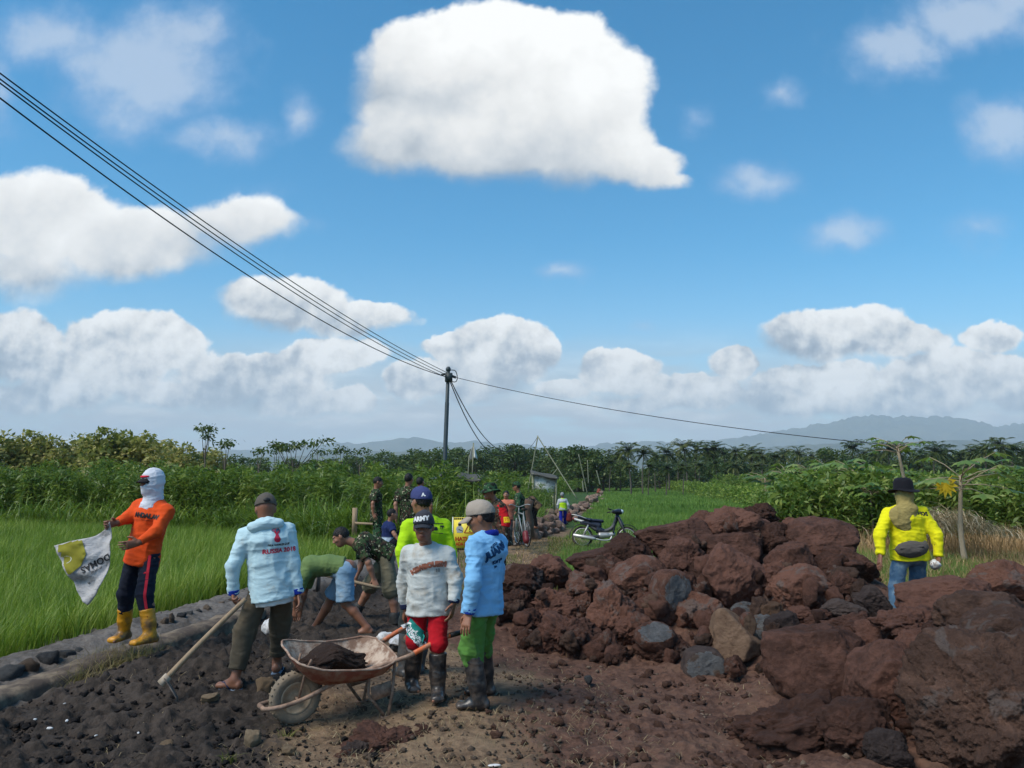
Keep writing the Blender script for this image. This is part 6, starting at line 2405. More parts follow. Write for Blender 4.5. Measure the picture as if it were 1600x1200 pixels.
    pole(W(918, 772, 70), W(904, 710, 70), .038, 'leaning bamboo pole right of the tall A')
    pole(W(919.5, 756, 80), W(918, 719, 80), .045, 'upright thin bamboo pole behind the leaning one')
    pole(W(912, 768, 66), W(910, 752, 66), .06, 'short pale stake below the leaning bamboo pole')
    pole(W(938, 758, 100), W(932, 735, 100), .07, 'far short leaning bamboo pole nearest the palms')
    # ---- wooden post with rail in the left paddy
    root = empty('fence_post', W(554, 826, 19.5), 0, 'short pale wooden post with a thin rail at the paddy corner', 'post')
    MB().box((0, 0, .18), (.11, .11, .66)).build('post', wood, root)
    MB().tube([(.02, -.07, .14), (.9, .1, .08)], .03, 7).build('rail', wood, root)
    # ---- scarecrow cloth on poles
    root = empty('scarecrow', W(737, 765, 55), 0, 'white cloth scarecrow hung on two thin poles above the crop', 'scarecrow')
    b0 = np.array(root.location)
    MB().tube([(0, 0, 0), W(740, 692, 55) - b0], .045, 6).build('pole', bam, root)
    MB().tube([W(730, 765, 55) - b0, W(733, 712, 55) - b0], .035, 6).build('pole', bam, root)
    g = []
    for i in range(9):
        row = []
        for j in range(9):
            u, v = i / 8, j / 8
            x = 740 + (u - .5) * (6 + 9 * v) + 1.2 * math.sin(5 * u); y = 698 + 19 * v + 2 * math.sin(6 * u + 1) * v
            row.append(W(x, y, 55 + .25 * math.sin(7 * u)) - b0)
        g.append(row)
    solidify(MB().grid(np.array(g)).build('cloth', m_cloth('scarecrow_cloth', (.62, .62, .60)), root), .02, 0)
    # ---- field huts
    tarp = m_plain('tarp_black', (.012, .013, .013), .5, .4, bump=.4)
    thatch = m_bark('roof_grey', (.05, .05, .045), (.13, .125, .11), .4)
    wallw = m_plain('shed_wall', (.70, .69, .64), .85, .2, var=.2, dirt=(.2, .19, .16), dirta=.4, dscale=3)
    def hut(lab, px0, px1, pyl, pyr, Y, depth, roofm, walls=None, eave=.25, zfloor=-.3):
        a, b = W(px0, pyl, Y), W(px1, pyr, Y)
        root = empty('field_hut', ((a[0] + b[0]) / 2, Y, zfloor), 0, lab, 'hut')
        o = np.array(root.location)
        m = MB()
        n = 14
        g = []
        for i in range(n):
            t = i / (n - 1)
            p = a + (b - a) * t
            g.append([p - o + np.array((0, dd, .02 * math.sin(9 * t + dd) + .10 * dd)) for dd in np.linspace(-depth / 2, depth / 2, 6)])
        r = m.grid(np.array(g)).build('roof', roofm, root)
        solidify(r, .07, 0)
        for i, t in enumerate((.08, .92)):
            for dd in (-depth * .4, depth * .4):
                p = a + (b - a) * t - o
                MB().tube([(p[0], dd, 0), (p[0], dd, p[2] - .02)], .045, 7).build('post', bam, root)
        if walls is not None:
            p, q = a + (b - a) * .12 - o, a + (b - a) * .90 - o
            zt = min(p[2], q[2]) - .12
            V = [(p[0], -depth * .36, zt - walls), (q[0], -depth * .36, zt - walls), (q[0], -depth * .36, zt), (p[0], -depth * .36, p[2] - .15)]
            MB().add(V, np.array([(0, 1, 2, 3)])).build('wall', wallw, root)
            solidify(root.children[-1], .05, 0)
            m = MB()
            for k in range(9):
                x = p[0] + (q[0] - p[0]) * k / 8
                m.tube([(x, -depth * .38, 0), (x, -depth * .38, zt - walls)], .04, 6)
            m.build('stilts', bam, root)
        return root
    hut('small shed with a whitish wall on stilts below the tall A', 829, 871, 738, 746, 48, 2.2, thatch, 1.0)
    hut('low field shelter with a flat grey roof right of the pole', 714, 753, 744, 748, 27, 2.0, thatch)
    hut('field shelter with a black tarpaulin roof left of the pole', 667, 697, 754, 739, 26, 1.2, tarp)

    # ---- warning sign
    Y = 12.9
    c0 = W(732, 834, Y)
    gzs = gz(c0[0], c0[1])
    root = empty('warning_sign', (c0[0], c0[1], gzs), math.radians(4), 'yellow warning board reading HATI - HATI between the two capped men', 'sign')
    yl = m_plain('sign_yellow', (.72, .58, .045), .5, .4, var=.08, bump=.05)
    zc = c0[2] - gzs
    hw, hh = .25, .265
    MB().box((0, 0, zc), (hw * 2, .012, hh * 2)).build('board', yl, root)
    MB().box((-hw - .008, 0, zc), (.018, .02, hh * 2.05)).build('edge_strip', m_plain('sign_white', (.66, .66, .60), .5, .4), root)
    for sx in (-.17, .17):
        MB().box((sx, .025, zc * .5), (.03, .03, zc)).build('leg', wood, root)
    ink = m_plain('black_ink', (.01, .01, .01)); redi = m_plain('sign_red', (.42, .04, .015), .7, .2)
    grey = m_plain('sign_grey', (.50, .50, .46), .7, .2)
    def paste(txt, x, z, h, mat, bold=0.0, y=-.0085, sx=1.0):
        pv, pf = shape2d(txt, h, bold)
        V = np.stack([pv[:, 0] * sx + x, np.full(len(pv), y), pv[:, 1] + z], 1)
        link('lettering', mesh_np('lettering', V, np.array(pf), mat=mat), root)
    paste('HATI - HATI', 0.01, zc - .085, .062, redi, .004, sx=.98)
    paste('ADA PEKERJAAN', 0.01, zc - .165, .052, redi, .003, sx=.80)
    for k in range(16):
        x = -hw + .02 + k * .031
        paste([(-.012, 0), (.012, 0), (.004, -.028), (-.016, -.028)], x + .008, zc + hh - .006, 1, ink)
        paste([(-.014, 0), (.014, 0), (.006, .030), (-.016, .028)], x + .008, zc - hh + .006, 1, ink)
    tx, tz = .02, zc + .085
    for (a, b) in [((-.09, -.07), (.09, -.07)), ((.09, -.07), (0, .09)), ((0, .09), (-.09, -.07))]:
        a, b = np.array(a), np.array(b); d_ = unit(np.append(b - a, 0))[:2]; nn = np.array((-d_[1], d_[0])) * .007
        paste([tuple(a - nn), tuple(b - nn), tuple(b + nn), tuple(a + nn)], tx, tz, 1, redi)
    paste([(-.010, .05), (-.006, -.022), (.006, -.022), (.010, .05)], tx, tz, 1, ink, y=-.0095)
    paste(circle_pts(.010, 10), tx, tz - .045, 1, ink, y=-.0095)
    # the worker pictogram: head, body, shovel
    wx, wz = -.145, zc + .075
    paste(circle_pts(.028, 14), wx, wz + .075, 1, ink)
    paste(circle_pts(.058, 16), wx, wz + .0, 1, grey)
    paste([(-.05, -.055), (.05, -.055), (.035, .03), (-.02, .045), (-.045, .0)], wx, wz, 1, grey, y=-.0092)
    paste([(-.02, -.01), (.05, -.04), (.055, -.03), (-.015, .005)], wx, wz, 1, ink, y=-.0099)

    # ---- kerb along the ditch
    conc = m_plain('kerb_concrete', (.215, .165, .115), .9, .2, var=.25, dirt=(.06, .045, .038), dirta=.5, dscale=3.5, bump=.7, bscale=22)
    m = MB()
    K = poly(KERB, 60)
    T = np.gradient(K, axis=0); T[:, 2] = 0; T /= np.linalg.norm(T, axis=1, keepdims=True)
    Nn = np.stack([T[:, 1], -T[:, 0], 0 * T[:, 0]], 1)
    rr = np.random.default_rng(4)
    wob = (fbm(K * 2.2, 4, 9) - .5)[:, None]
    prof = [(-.15, -.28), (-.145, -.02), (-.10, .012), (.0, .018), (.10, .008), (.15, -.03), (.16, -.28)]
    g = np.stack([K + Nn * (a + .10 * wob) + np.array((0, 0, 1.0)) * (b + .07 * wob + rr.normal(0, .006, (len(K), 1))) for a, b in prof], 1)
    kb = m.grid(g).build('concrete_kerb', conc)
    tag(kb, 'worn earth-stained concrete kerb between the ditch and the dark soil', 'kerb')

    # ---- stones set along the levee face and the stacked stones by the track
    mats = {'a': m_rock('levee_stone_grey', (.035, .035, .037), (.10, .098, .095), (.22, .2, .18), .3), 'b': m_rock('levee_stone_tan', (.10, .07, .05), (.22, .165, .125), (.34, .28, .22), .3)}
    protos = []
    for i in range(5):
        for k in 'ab':
            protos.append(rock_mesh('levee_stone', 300 + i, 'block', 3, mats[k]))
    r_ = random.Random(3)
    spots = [(10, 1057, 62, 40, 'a'), (42, 1043, 50, 34, 'b'), (78, 1029, 46, 28, 'a'), (102, 1026, 38, 26, 'a'), (124, 1018, 22, 16, 'a'), (257, 972, 20, 18, 'b'), (268, 968, 16, 24, 'b'), (284, 963, 18, 14, 'a'), (296, 960, 18, 14, 'a'),
             (310, 956, 16, 12, 'a'), (324, 951, 18, 16, 'b'), (346, 945, 16, 14, 'b'), (360, 941, 16, 14, 'b'), (335, 951, 12, 10, 'a'), (240, 978, 18, 12, 'a'), (385, 934, 16, 13, 'b'), (410, 926, 16, 12, 'a'), (432, 919, 15, 12, 'b'), (455, 911, 14, 11, 'a'), (-30, 1072, 60, 40, 'a')]
    for px, py, w_, h_, k in spots:
        u = np.interp(px, [p[0] for p in LEVEE_FRONT], [p[2] for p in LEVEE_FRONT]) - .08
        o = link('stone', protos[r_.randrange(5) * 2 + (k == 'b')])
        o.location = W(px, py, u)
        o.scale = (w_ / 2 * u / F * .72, w_ / 2 * u / F * .65, h_ / 2 * u / F * .85)
        o.rotation_euler = (0, 0, r_.uniform(0, 6))
        tag(o, ('grey' if k == 'a' else 'tan') + ' stone in the earthen face of the levee above the ditch', 'stone', ('grey' if k == 'a' else 'tan') + ' stones of the levee face')
    tm = [m_rock('track_stone_a', (.19, .125, .095), (.37, .26, .20), (.38, .3, .24), .4), m_rock('track_stone_b', (.14, .09, .07), (.29, .195, .15), (.34, .26, .2), .4)]
    tp_ = [rock_mesh('track_stone', 330 + i, 'block', 3, tm[i % 2]) for i in range(6)]
    n = 0
    path = [(800, 836, 25), (830, 824, 30), (860, 812, 37), (890, 799, 48), (915, 786, 66), (938, 770, 110)]
    tt = np.linspace(0, 1, len(path))
    for i in range(240):
        t = r_.random() ** 1.3
        px = np.interp(t, tt, [p[0] for p in path]); Yp = math.exp(np.interp(t, tt, [math.log(p[2]) for p in path]))
        x = (px - 800) / F * Yp + r_.gauss(0, .34)
        y = Yp + r_.gauss(0, .8)
        sz = r_.uniform(.13, .30)
        lay_ = r_.choice([0, 0, 1, 1, 2])
        z = ground_z(np.array([x]), np.array([y]))[0]
        o = link('stone', tp_[r_.randrange(6)])
        o.location = (x * 1.0, y, z + sz * .5 + lay_ * .22 * (abs(x - (px - 800) / F * Yp) < .45))
        o.scale = (sz * 1.25, sz, sz * .85)
        o.rotation_euler = (r_.uniform(-.3, .3), r_.uniform(-.3, .3), r_.uniform(0, 6))
        tag(o, 'reddish tan stone in the long row stacked beside the track', 'stone', 'stones stacked beside the track')
    # loose stones on the ground
    loose = [(416, 1076, 34, 40, 6.55, 'b', 'pale yellow-brown rock standing just left of the wheelbarrow wheel'), (328, 1091, 28, 16, 6.3, 'b', 'flat tan stone below the flip-flop'), (68, 1192, 32, 26, 5.4, 'b', 'tan stone at the bottom left corner'),
             (260, 1168, 28, 20, 5.55, 'b', 'ochre stone half buried in the dark soil'), (452, 1173, 24, 18, 5.45, 'b', 'pale round stone below the wheelbarrow wheel'), (919, 1063, 16, 14, 7.3, 'a', 'small dark stone on the red soil before the heap'),
             (395, 1155, 26, 32, 5.6, 'b', 'rounded brown stone at the edge of the dark soil'), (630, 1010, 44, 20, 8.0, 'a', 'dark mossy stone behind the wheelbarrow handles'), (1303, 1162, 40, 30, 5.6, 'a', 'grey stone at the bottom between mud clods')]
    pale = m_rock('loose_pale', (.24, .165, .10), (.42, .31, .20), (.5, .4, .3), .3)
    lm = [rock_mesh('loose_stone', 360 + i, 'block', 4, pale) for i in range(3)]
    ld = [rock_mesh('loose_stone', 366 + i, 'block', 4, mats['a']) for i in range(2)]
    for px, py, w_, h_, Yp, k, lab in loose:
        o = link('stone', lm[r_.randrange(3)] if k == 'b' else ld[r_.randrange(2)])
        o.location = W(px, py, Yp); o.scale = (w_ / 2 * Yp / F, w_ / 2 * Yp / F * .8, h_ / 2 * Yp / F)
        o.rotation_euler = (0, 0, r_.uniform(0, 6))
        tag(o, lab, 'stone')

    # ---- crumbs of soil, straw litter and rubbish
    rg = np.random.default_rng(12)
    def crumbs(name, n, pxr, pyr, smin, smax, mat, lab, wkey, zoff=.0, sub=1):
        D, Fs = ico(sub)
        px = rg.uniform(*pxr, n * 3); py = rg.uniform(*pyr, n * 3)
        u = (px - 800) / F; v = np.array([uv_of(a, b)[1] for a, b in zip(px, py)])
        Yg = (.12 - CAMZ) / v
        X = u * Yg
        wt = weights(X, Yg)[wkey]
        ok = np.where(rg.uniform(0, 1, len(X)) < wt * 1.1)[0][:n]
        sp = Soup()
        X, Yg = X[ok], Yg[ok]
        Z = ground_z(X, Yg)
        s_ = smin * (smax / smin) ** (rg.uniform(0, 1, len(X)) ** 2.2)
        for x, y, z, s2 in zip(X, Yg, Z, s_):
            V = D * (1 + .9 * (vnoise(D * 1.9 + rg.uniform(0, 99), 2) - .5) * 2)[:, None]
            a = rg.uniform(0, 6.28); c_, d_ = math.cos(a), math.sin(a)
            V = (V * (1, rg.uniform(.6, 1), rg.uniform(.5, .9)) * s2) @ np.array(((c_, d_, 0), (-d_, c_, 0), (0, 0, 1)))
            sp.add(V + (x, y, z + s2 * .25 + zoff), None, Fs)
        tag(link(name, sp.build(name, mat)), lab, name.replace('_', ' '), kind='stuff')
    dsoil = m_rock('dark_clod', (.016, .0135, .0135), (.048, .039, .037), (.16, .13, .11), .25, sc=2.0)
    crumbs('soil_clods', 3200, (-40, 700), (915, 1199), .004, .030, dsoil, 'loose dark clods of the dug-over soil', 'dark', .015, 2)
    crumbs('red_clods', 1700, (760, 1500), (880, 1199), .006, .045, m_rock('red_clod', (.032, .016, .012), (.105, .055, .038), (.28, .19, .14), .35, sc=2.0), 'loose red-brown clods round the heap', 'red', .01, 2)
    crumbs('gravel', 1200, (430, 1250), (960, 1199), .006, .030, m_rock('gravel_mix', (.10, .07, .05), (.26, .19, .14), (.4, .32, .25), .4, sc=3), 'small pale gravel trampled into the track', 'straw', .004, 1)
    crumbs('grit', 700, (800, 1300), (1000, 1199), .006, .028, m_rock('gravel_mix', (.1, .07, .05), (.26, .19, .14), (.4, .3, .25), .4), 'small pale grit on the red soil', 'red', .006, 1)
    # lying straw
    sp = Soup()
    for (n_, pxr, pyr, key) in ((5200, (420, 1000), (960, 1199), 'straw'), (1500, (760, 1300), (950, 1199), 'red'), (500, (180, 560), (1000, 1199), 'dark')):
        px = rg.uniform(*pxr, n_); py = rg.uniform(*pyr, n_)
        v = np.array([uv_of(a, b)[1] for a, b in zip(px, py)])
        Yg = (.10 - CAMZ) / v; X = (px - 800) / F * Yg
        wt = weights(X, Yg)[key]
        cl = vnoise(np.stack([X * 2.2, Yg * 2.2, 0 * X], 1), 8)
        ok = rg.uniform(0, 1, n_) < wt * np.clip((cl - .25) * 2, .1, 1)
        X, Yg = X[ok], Yg[ok]
        k = len(X)
        B = np.stack([X, Yg, ground_z(X, Yg) + rg.uniform(.004, .025, k)], 1)
        V, Q, T = blades(B, rg.uniform(.02, .09, k), rg.uniform(.003, .007, k), rg.uniform(0, 6.28, k), rg.uniform(1.3, 2.2, k), 2, rg.uniform(-.6, .6, k))
        sp.add(V, Q, T)
    tag(link('straw_litter', sp.build('straw_litter', m_leaf('litter_straw', [(.13, .09, .05), (.22, .16, .085), (.33, .25, .14), (.42, .34, .21)], .15, .7, 1.5))), 'trampled straw lying on the track', 'straw', kind='stuff')
    # white bits of plastic in the dark soil
    wp = m_plain('plastic_white', (.62, .61, .60), .6, .3, dirt=(.25, .2, .17), dirta=.3)
    def scrap(px, py, Yp, s_, lab, seed, name='plastic_scrap', cat='litter', zz=1.0, mat=wp, group=None):
        D, Fs = ico(3)
        V = D * (1 + .5 * (fbm(D * 2 + seed, 3, seed) - .5) * 2)[:, None] * (s_, s_ * .6, s_ * .35 * zz)
        o = link(name, mesh_np(name, V, Fs, mat=mat))
        o.location = W(px, py, Yp); o.rotation_euler = (.2, .1, seed * 1.3)
        tag(o, lab, cat, group)
    for i, (px, py) in enumerate([(101, 1099), (104, 1126), (78, 1138), (210, 1047), (203, 1075), (150, 1149), (216, 1145), (343, 1006), (55, 1124)]):
        v = uv_of(px, py)[1]; Yp = (.16 - CAMZ) / v
        scrap(px, py, Yp, rg.uniform(.009, .026), 'small white scrap lying on the dark soil', i + 3, group='white scraps on the dark soil')
    scrap(419, 981, 7.6, .085, 'crumpled white plastic bag behind the brown trousers', 31, 'plastic_bag', 'bag', 2.2)
    scrap(600, 996, 8.0, .10, 'crumpled white bag at the far side of the wheelbarrow', 32, 'plastic_bag', 'bag', 1.4)
    scrap(625, 1001, 7.9, .14, 'silvery folded sack beside the crumpled white bag', 33, 'plastic_bag', 'bag', .8, m_plain('silver_sack', (.52, .53, .55), .45, .5, dirt=(.2, .18, .16), dirta=.3))
    scrap(1461, 882, 8.42, .085, 'white plastic bag in the right hand of the man in yellow', 35, 'plastic_bag', 'bag', 1.6)
    scrap(772, 1196, 5.2, .045, 'scrap of white paper at the bottom edge', 36, 'paper_scrap', 'litter', .5)
    # red bag of the walker, tree stump
    d = SDF(.02); d.ecap((0, 0, 0), (0, 0, -.26), (1, 0, 0), .13, .09, .16, .10); d.cap((-.08, 0, .0), (0, 0, .16), .02); d.cap((.08, 0, .0), (0, 0, .16), .02)
    V, Q = d.mesh(); o = link('red_bag', mesh_np('red_bag', V, Q, mat=m_plain('bag_red', (.14, .018, .014), .6, .3)))
    o.location = W(889.5, 804, 38); tag(o, 'red bag carried by the walker in blue trousers', 'bag')
    d = SDF(.04); d.ecap((0, 0, 0), (0, 0, .3), (1, 0, 0), .35, .25, .25, .2)
    V, Q = d.mesh(); o = link('red_bag', mesh_np('red_bag', V, Q, mat=m_plain('bag_red2', (.22, .05, .03), .7, .3)))
    o.location = W(936, 769, 108); tag(o, 'orange-red bundle at the far end of the stone row', 'bag')
    m = MB(); P = np.array([(0, 0, -.1), (.02, 0, .3), (-.02, .02, .65), (.03, 0, .95)]); m.tube(P, [.26, .22, .20, .22], 12)
    o = m.build('tree_stump', m_bark('stump_bark', (.085, .05, .035), (.20, .125, .09), .3), None, loc=W(821, 833, 22.5)); tag(o, 'weathered brown tree stump beside the stacked stones', 'tree stump')

# ------------------------------------------------------------------ the people of the photograph
def build_people():
    black = m_plain('black_ink', (.012, .012, .014), .8, .1, bump=0)
    hairm = m_plain('hair_black', (.010, .009, .009), .55, .3, bump=.6, bscale=160)
    rub = m_plain('black_rubber', (.016, .017, .019), .36, .5, dirt=(.10, .075, .06), dirta=.35, dscale=9, bump=.1)
    camoD = m_camo('camo_dark', (.030, .055, .022), [((.012, .013, .010), .50), ((.055, .030, .020), .57), ((.40, .37, .25), .62)], 15)
    camoG = m_camo('camo_green', (.028, .075, .035), [((.012, .016, .011), .52), ((.045, .028, .02), .60), ((.30, .32, .20), .65)], 13)
    camoB = m_camo('camo_brown', (.055, .045, .028), [((.016, .014, .011), .53), ((.10, .045, .032), .55), ((.40, .34, .25), .63)], 13)
    camoT = m_camo('camo_tan', (.12, .075, .045), [((.02, .017, .013), .5), ((.25, .17, .10), .6)], 9)
    P_ = {}

    # 1 orange shirt, white headcloth, holding a sack open
    Y = 7.4
    gz = W(215, 1003, Y)
    p = Person('man in orange shirt and yellow boots, white cloth round his head, holding up a sack',
               gz, 157, 1.69, W(224, 864, Y), W(242, 786, Y), W(238, 751, Y - .03),
               [W(234, 1005, 7.25), W(193, 1000, 7.55)],
               [(W(217, 848, 7.05), W(194, 853, 6.98)), (W(183, 817, 7.22), W(166, 820, 7.15))],
               vox=.0065, skin=1, hyaw=-8, hpitch=4, seed=1, toe=(-12, 12), curl=(.35, 1.1), thumb={'L': (-.1, .1, 1), 'R': (0, .3, 1)},
               epole={'R': np.array((.5, -.2, -1.0)), 'L': np.array((-.9, -.6, -.4))})
    sh = p.shirt(m_cloth('orange_jersey', (.68, .075, .012), (.30, .06, .03), .15), hem=.10, amp=.006)
    tr = p.trousers(m_cloth('navy_track', (.012, .016, .030), (.05, .045, .05), .1), to=.46, loose=1.05)
    # red side stripe on the trousers
    red = m_plain('red_stripe', (.55, .03, .05), .8, .1)
    V = np.empty(len(tr.data.vertices) * 3, np.float32); tr.data.vertices.foreach_get('co', V); V = V.reshape(-1, 3)
    bvh = BVHTree.FromPolygons([tuple(v) for v in V], [tuple(f.vertices) for f in tr.data.polygons])
    mb = MB()
    for k, sg in (('L', -1),):
        out_ = p.r * sg * .8 + np.array((0, .75, 0))
        rows = []
        for i in range(22):
            t = i / 21
            c = (p.Hp[k] + (p.K[k] - p.Hp[k]) * (t / .6)) if t < .6 else (p.K[k] + (p.A[k] - p.K[k]) * (t - .6) / .4 * .6)
            row = []
            for j in (-1, 0, 1):
                o_ = unit(out_)
                sd = np.cross(o_, (0, 0, 1.0))
                hh = bvh.ray_cast(Vector(c + sd * j * .012 + o_ * .4), Vector(-o_), .6)
                row.append(np.array(hh[0]) + o_ * .003 if hh[0] is not None else c + o_ * .09)
            rows.append(row)
        mb.grid(np.array(rows))
    mb.build('stripe', red, tr)
    p.boots(m_plain('yellow_boot', (.62, .27, .012), .42, .4, var=.12, dirt=(.10, .07, .045), dirta=.35, dscale=7), top=.62, name='boot')
    white = m_cloth('white_cloth', (.60, .61, .66), (.35, .33, .33), .05)
    d = SDF(.0065)
    p.head_sdf(d, .013, face=False)
    q = p.s
    d.cap(p.hp(0, -.01, -.05), p.N - p.u * .02, .078 * q, .088 * q, k=.04)
    d.ell(p.N + p.f * .065 * q - p.u * .055 * q, (.085 * q, .060 * q, .095 * q), None, .04)
    d.ell(p.hp(0, .135, -.004), [.048 * q, .07 * q, .040 * q], p.HR, .01, 's')
    hs = p.part('headcloth', d, white, .007, 13, (1, 1, 2.4))
    d = SDF(.006)
    d.ell(p.hp(0, .076, .040), [.050 * q, .03 * q, .012 * q], p.HR, .005)
    d.ell(p.hp(0, .070, .046), [.056 * q, .03 * q, .009 * q], p.HR, .005)
    p.part('headband', d, red, parent=hs)
    g = []
    for j in range(9):
        a = -1 + 2 * j / 8
        g.append([p.hp(a * .062 * (1 - .1 * t * t), .082 * math.sqrt(1 - (a * .7) ** 2) + t * .07 * math.sqrt(max(0, 1 - (a * .95) ** 2)), .030 - t * .03 - a * a * .022) for t in np.linspace(0, 1, 7)])
    solidify(MB().grid(np.array(g)).build('bill', m_plain('cap_black', (.02, .018, .02), .8, .2), hs), .006, 0)
    p.prints(sh, [('ANDALAN', 228, 806, .040, black, -8, 0, .004), ('CINTA ALAM RAYA', 229, 813, .010, black, -8, 0)], 'chest_print')
    p.prints(tr, [([(-1, 0), (0, .9), (1, 0)], 227, 896, .018, red, 0, 0)], 'emblem')
    P_['orange'] = p

    # 2 hooded pale-blue top, brown trousers, hoe
    Y = 6.7
    p = Person('man seen from behind in a pale blue hooded top gripping a hoe',
               W(395, 1066, Y), 14, 1.68, W(424, 915, Y), W(416, 822, Y), W(415, 795, Y + .02),
               [W(366, 1077, 6.55), W(432, 1050, 6.95)],
               [(W(365, 929, 6.62), W(368, 948, 6.5)), (W(466, 928, 6.72), W(470, 950, 6.66))],
               vox=.0065, skin=1, hpitch=22, hyaw=8, seed=2, toe=(62, -5), curl=(1.0, .5),
               epole={'L': np.array((-1.0, -.6, 0)), 'R': np.array((1.0, -.5, 0))}, kpole={'L': np.array((-.5, 1.0, 0))})
    hood = m_cloth('pale_blue_hood', (.46, .63, .68), (.42, .43, .38), .22)
    blue = m_cloth('royal_cuff', (.010, .035, .30))
    sh = p.shirt(hood, hem=.115, loose=1.06, cuff=blue, amp=.008)
    d = SDF(.008)
    d.ell(p.N - p.f * .080 * q + p.u * .012 * q, (.130 * q, .048 * q, .042 * q), np.array([p.r, p.f, p.u]), .03)
    d.cap(p.N - p.f * .06 + p.r * .09, p.N + p.f * .05 + p.r * .085 - p.u * .01, .045, .03, k=.04)
    d.cap(p.N - p.f * .06 - p.r * .09, p.N + p.f * .05 - p.r * .085 - p.u * .01, .045, .03, k=.04)
    d.cap(p.N - p.f * .08 + p.u * .03 - p.r * .02, p.N - p.f * .08 + p.u * .03 + p.r * .02, .045, k=.04)
    p.part('hood', d, hood, .008, 12, (1, 1, 2.2), parent=sh)
    d = SDF(.009)
    d.ecap(p.P - p.u * .07, p.P - p.u * .155, p.r, .168, .128, .172, .130, flat=True)
    p.part('undershirt', d, m_cloth('white_undershirt', (.58, .60, .58), (.35, .33, .28), .1), .006, parent=sh)
    p.trousers(m_cloth('brown_trousers', (.085, .068, .046), (.16, .13, .09), .15), to=.80, loose=1.13, kneeloose=1.12)
    for k in 'LR':
        d = SDF(.008)
        e = p.K[k] + (p.A[k] - p.K[k]) * .80
        e0 = p.K[k] + (p.A[k] - p.K[k]) * .69
        d.cap(e0, e, .071, .069, flat=True, flat0=True)
        p.part('turn_up', d, m_cloth('brown_trousers', (.1, .1, .1)), .004, parent=p.tr)
    p.cap(m_cloth('grey_brown_cap', (.10, .085, .072), None), bill=1.0)
    d = SDF(.006)
    d.ell(p.hp(0, -.122, .035), [.030, .014, .020], p.HR, .004)
    p.part('cap_strap_gap', d, black)
    # flip-flop on the forward foot
    for k in 'LR':
        so, t = p.So[k], p.tdir[k]
        sd = np.cross(t, (0, 0, 1.0))
        d = SDF(.006)
        d.ecap(so - t * .06 + np.array((0, 0, -.004)), so + t * .175 + np.array((0, 0, -.004)), sd, .042, .012, .05, .012)
        fl = p.part('flip_flop', d, m_plain('flip_flop_blue', (.16, .22, .30), .7, .2, dirt=(.1, .08, .06)))
        m = MB()
        a = so + t * .125 + np.array((0, 0, .045))
        for sg in (-1, 1):
            m.tube([a, so + t * .07 + sd * sg * .03 + np.array((0, 0, .058)), so + t * .02 + sd * sg * .046 + np.array((0, 0, .012))], .007, 7)
        m.build('strap', m_plain('strap_navy', (.02, .03, .07), .6, .3), fl)
    teal, pink = m_plain('print_teal', (.03, .14, .20), .8, .1), m_plain('print_red', (.50, .035, .07), .8, .1)
    p.prints(sh, [
        ([(-.30, 1.0), (.10, 1.18), (.55, 1.05), (.72, .62), (.55, .25), (.30, -.05), (.42, -.55), (.75, -1.05), (.50, -1.45), (0, -1.52), (-.42, -1.32), (-.50, -.9), (-.20, -.35), (-.20, .0), (-.50, .4), (-.72, .75)], 432, 834, .046, pink, 2, 0),
        (circle_pts(.52, 14, cx=.38, cy=.62), 432, 834, .040, teal, 2, 0), (circle_pts(.34, 12, cx=-.62, cy=.78), 432, 834, .040, teal, 2, 0),
        (circle_pts(.36, 12, sx=1.5, cx=.05, cy=1.18), 432, 834, .040, teal, 2, 0),
        ('FIFA WORLD CUP', 436, 851, .016, black, 4, 0, .001), ('RUSSIA 2018', 437, 860, .036, pink, 4, 0, .002)], 'back_print')
    P_['hood'] = p

    # 3 green T-shirt, stooping
    Y = 9.0
    p = Person('barefoot man in green T-shirt and denim shorts bent double behind the hooded man',
               W(530, 991, Y), 84, 1.64, W(541, 889, Y), W(474, 897, Y - .02), W(452, 916, Y),
               [W(574, 992, 8.85), W(490, 992, 9.2)],
               [(W(462, 950, 8.85), W(458, 968, 8.85)), (W(470, 950, 9.1), W(464, 968, 9.1))],
               vox=.0075, skin=1, hpitch=70, seed=3, lslack=1.06, hunch=.075, kpole={'L': np.array((0, .6, .3)), 'R': np.array((0, 1, .3))})
    p.shirt(m_cloth('green_tee', (.125, .185, .065), (.16, .18, .09), .15), sleeve='short', hem=.0, amp=.006, loose=.95)
    p.trousers(m_cloth('faded_denim', (.19, .31, .43), (.30, .36, .40), .35), to=-.06, loose=1.12, name='shorts')
    p.hair(hairm)
    P_['green'] = p

    # 4 soldier stooping with a tool handle
    Y = 10.2
    p = Person('stooping young man in camouflage T-shirt and khaki shorts pulling a tool handle',
               W(590, 984, Y), 98, 1.72, W(603, 868, Y), W(559, 851, Y - .05), W(532, 838, Y - .08),
               [W(619, 990, 10.05), W(553, 972, 10.5)],
               [(W(584, 904, 9.92), W(588, 917, 9.9)), (W(556, 902, 10.2), W(552, 913, 10.18))],
               vox=.0075, skin=2, hpitch=28, hyaw=-4, seed=4, lslack=1.04, hunch=.05, curl=(1.1, 1.1), twist=6,
               kpole={'L': np.array((0, 1, .2)), 'R': np.array((0, 1, .3))}, epole={'L': np.array((-1, -.3, 0.2)), 'R': np.array((.6, -.6, 0))})
    p.shirt(camoD, sleeve='short', hem=.07, amp=.006, loose=1.05)
    p.trousers(m_cloth('khaki_shorts', (.165, .145, .095), (.10, .09, .06), .2), to=.04, loose=1.2, name='shorts', kneeloose=1.15)
    p.hair(hairm)
    p.boots(m_plain('dark_shoe', (.03, .028, .026), .6, .3), top=.1, name='shoe')
    P_['stoop'] = p

    # 5 ARMY cap
    Y = 6.45
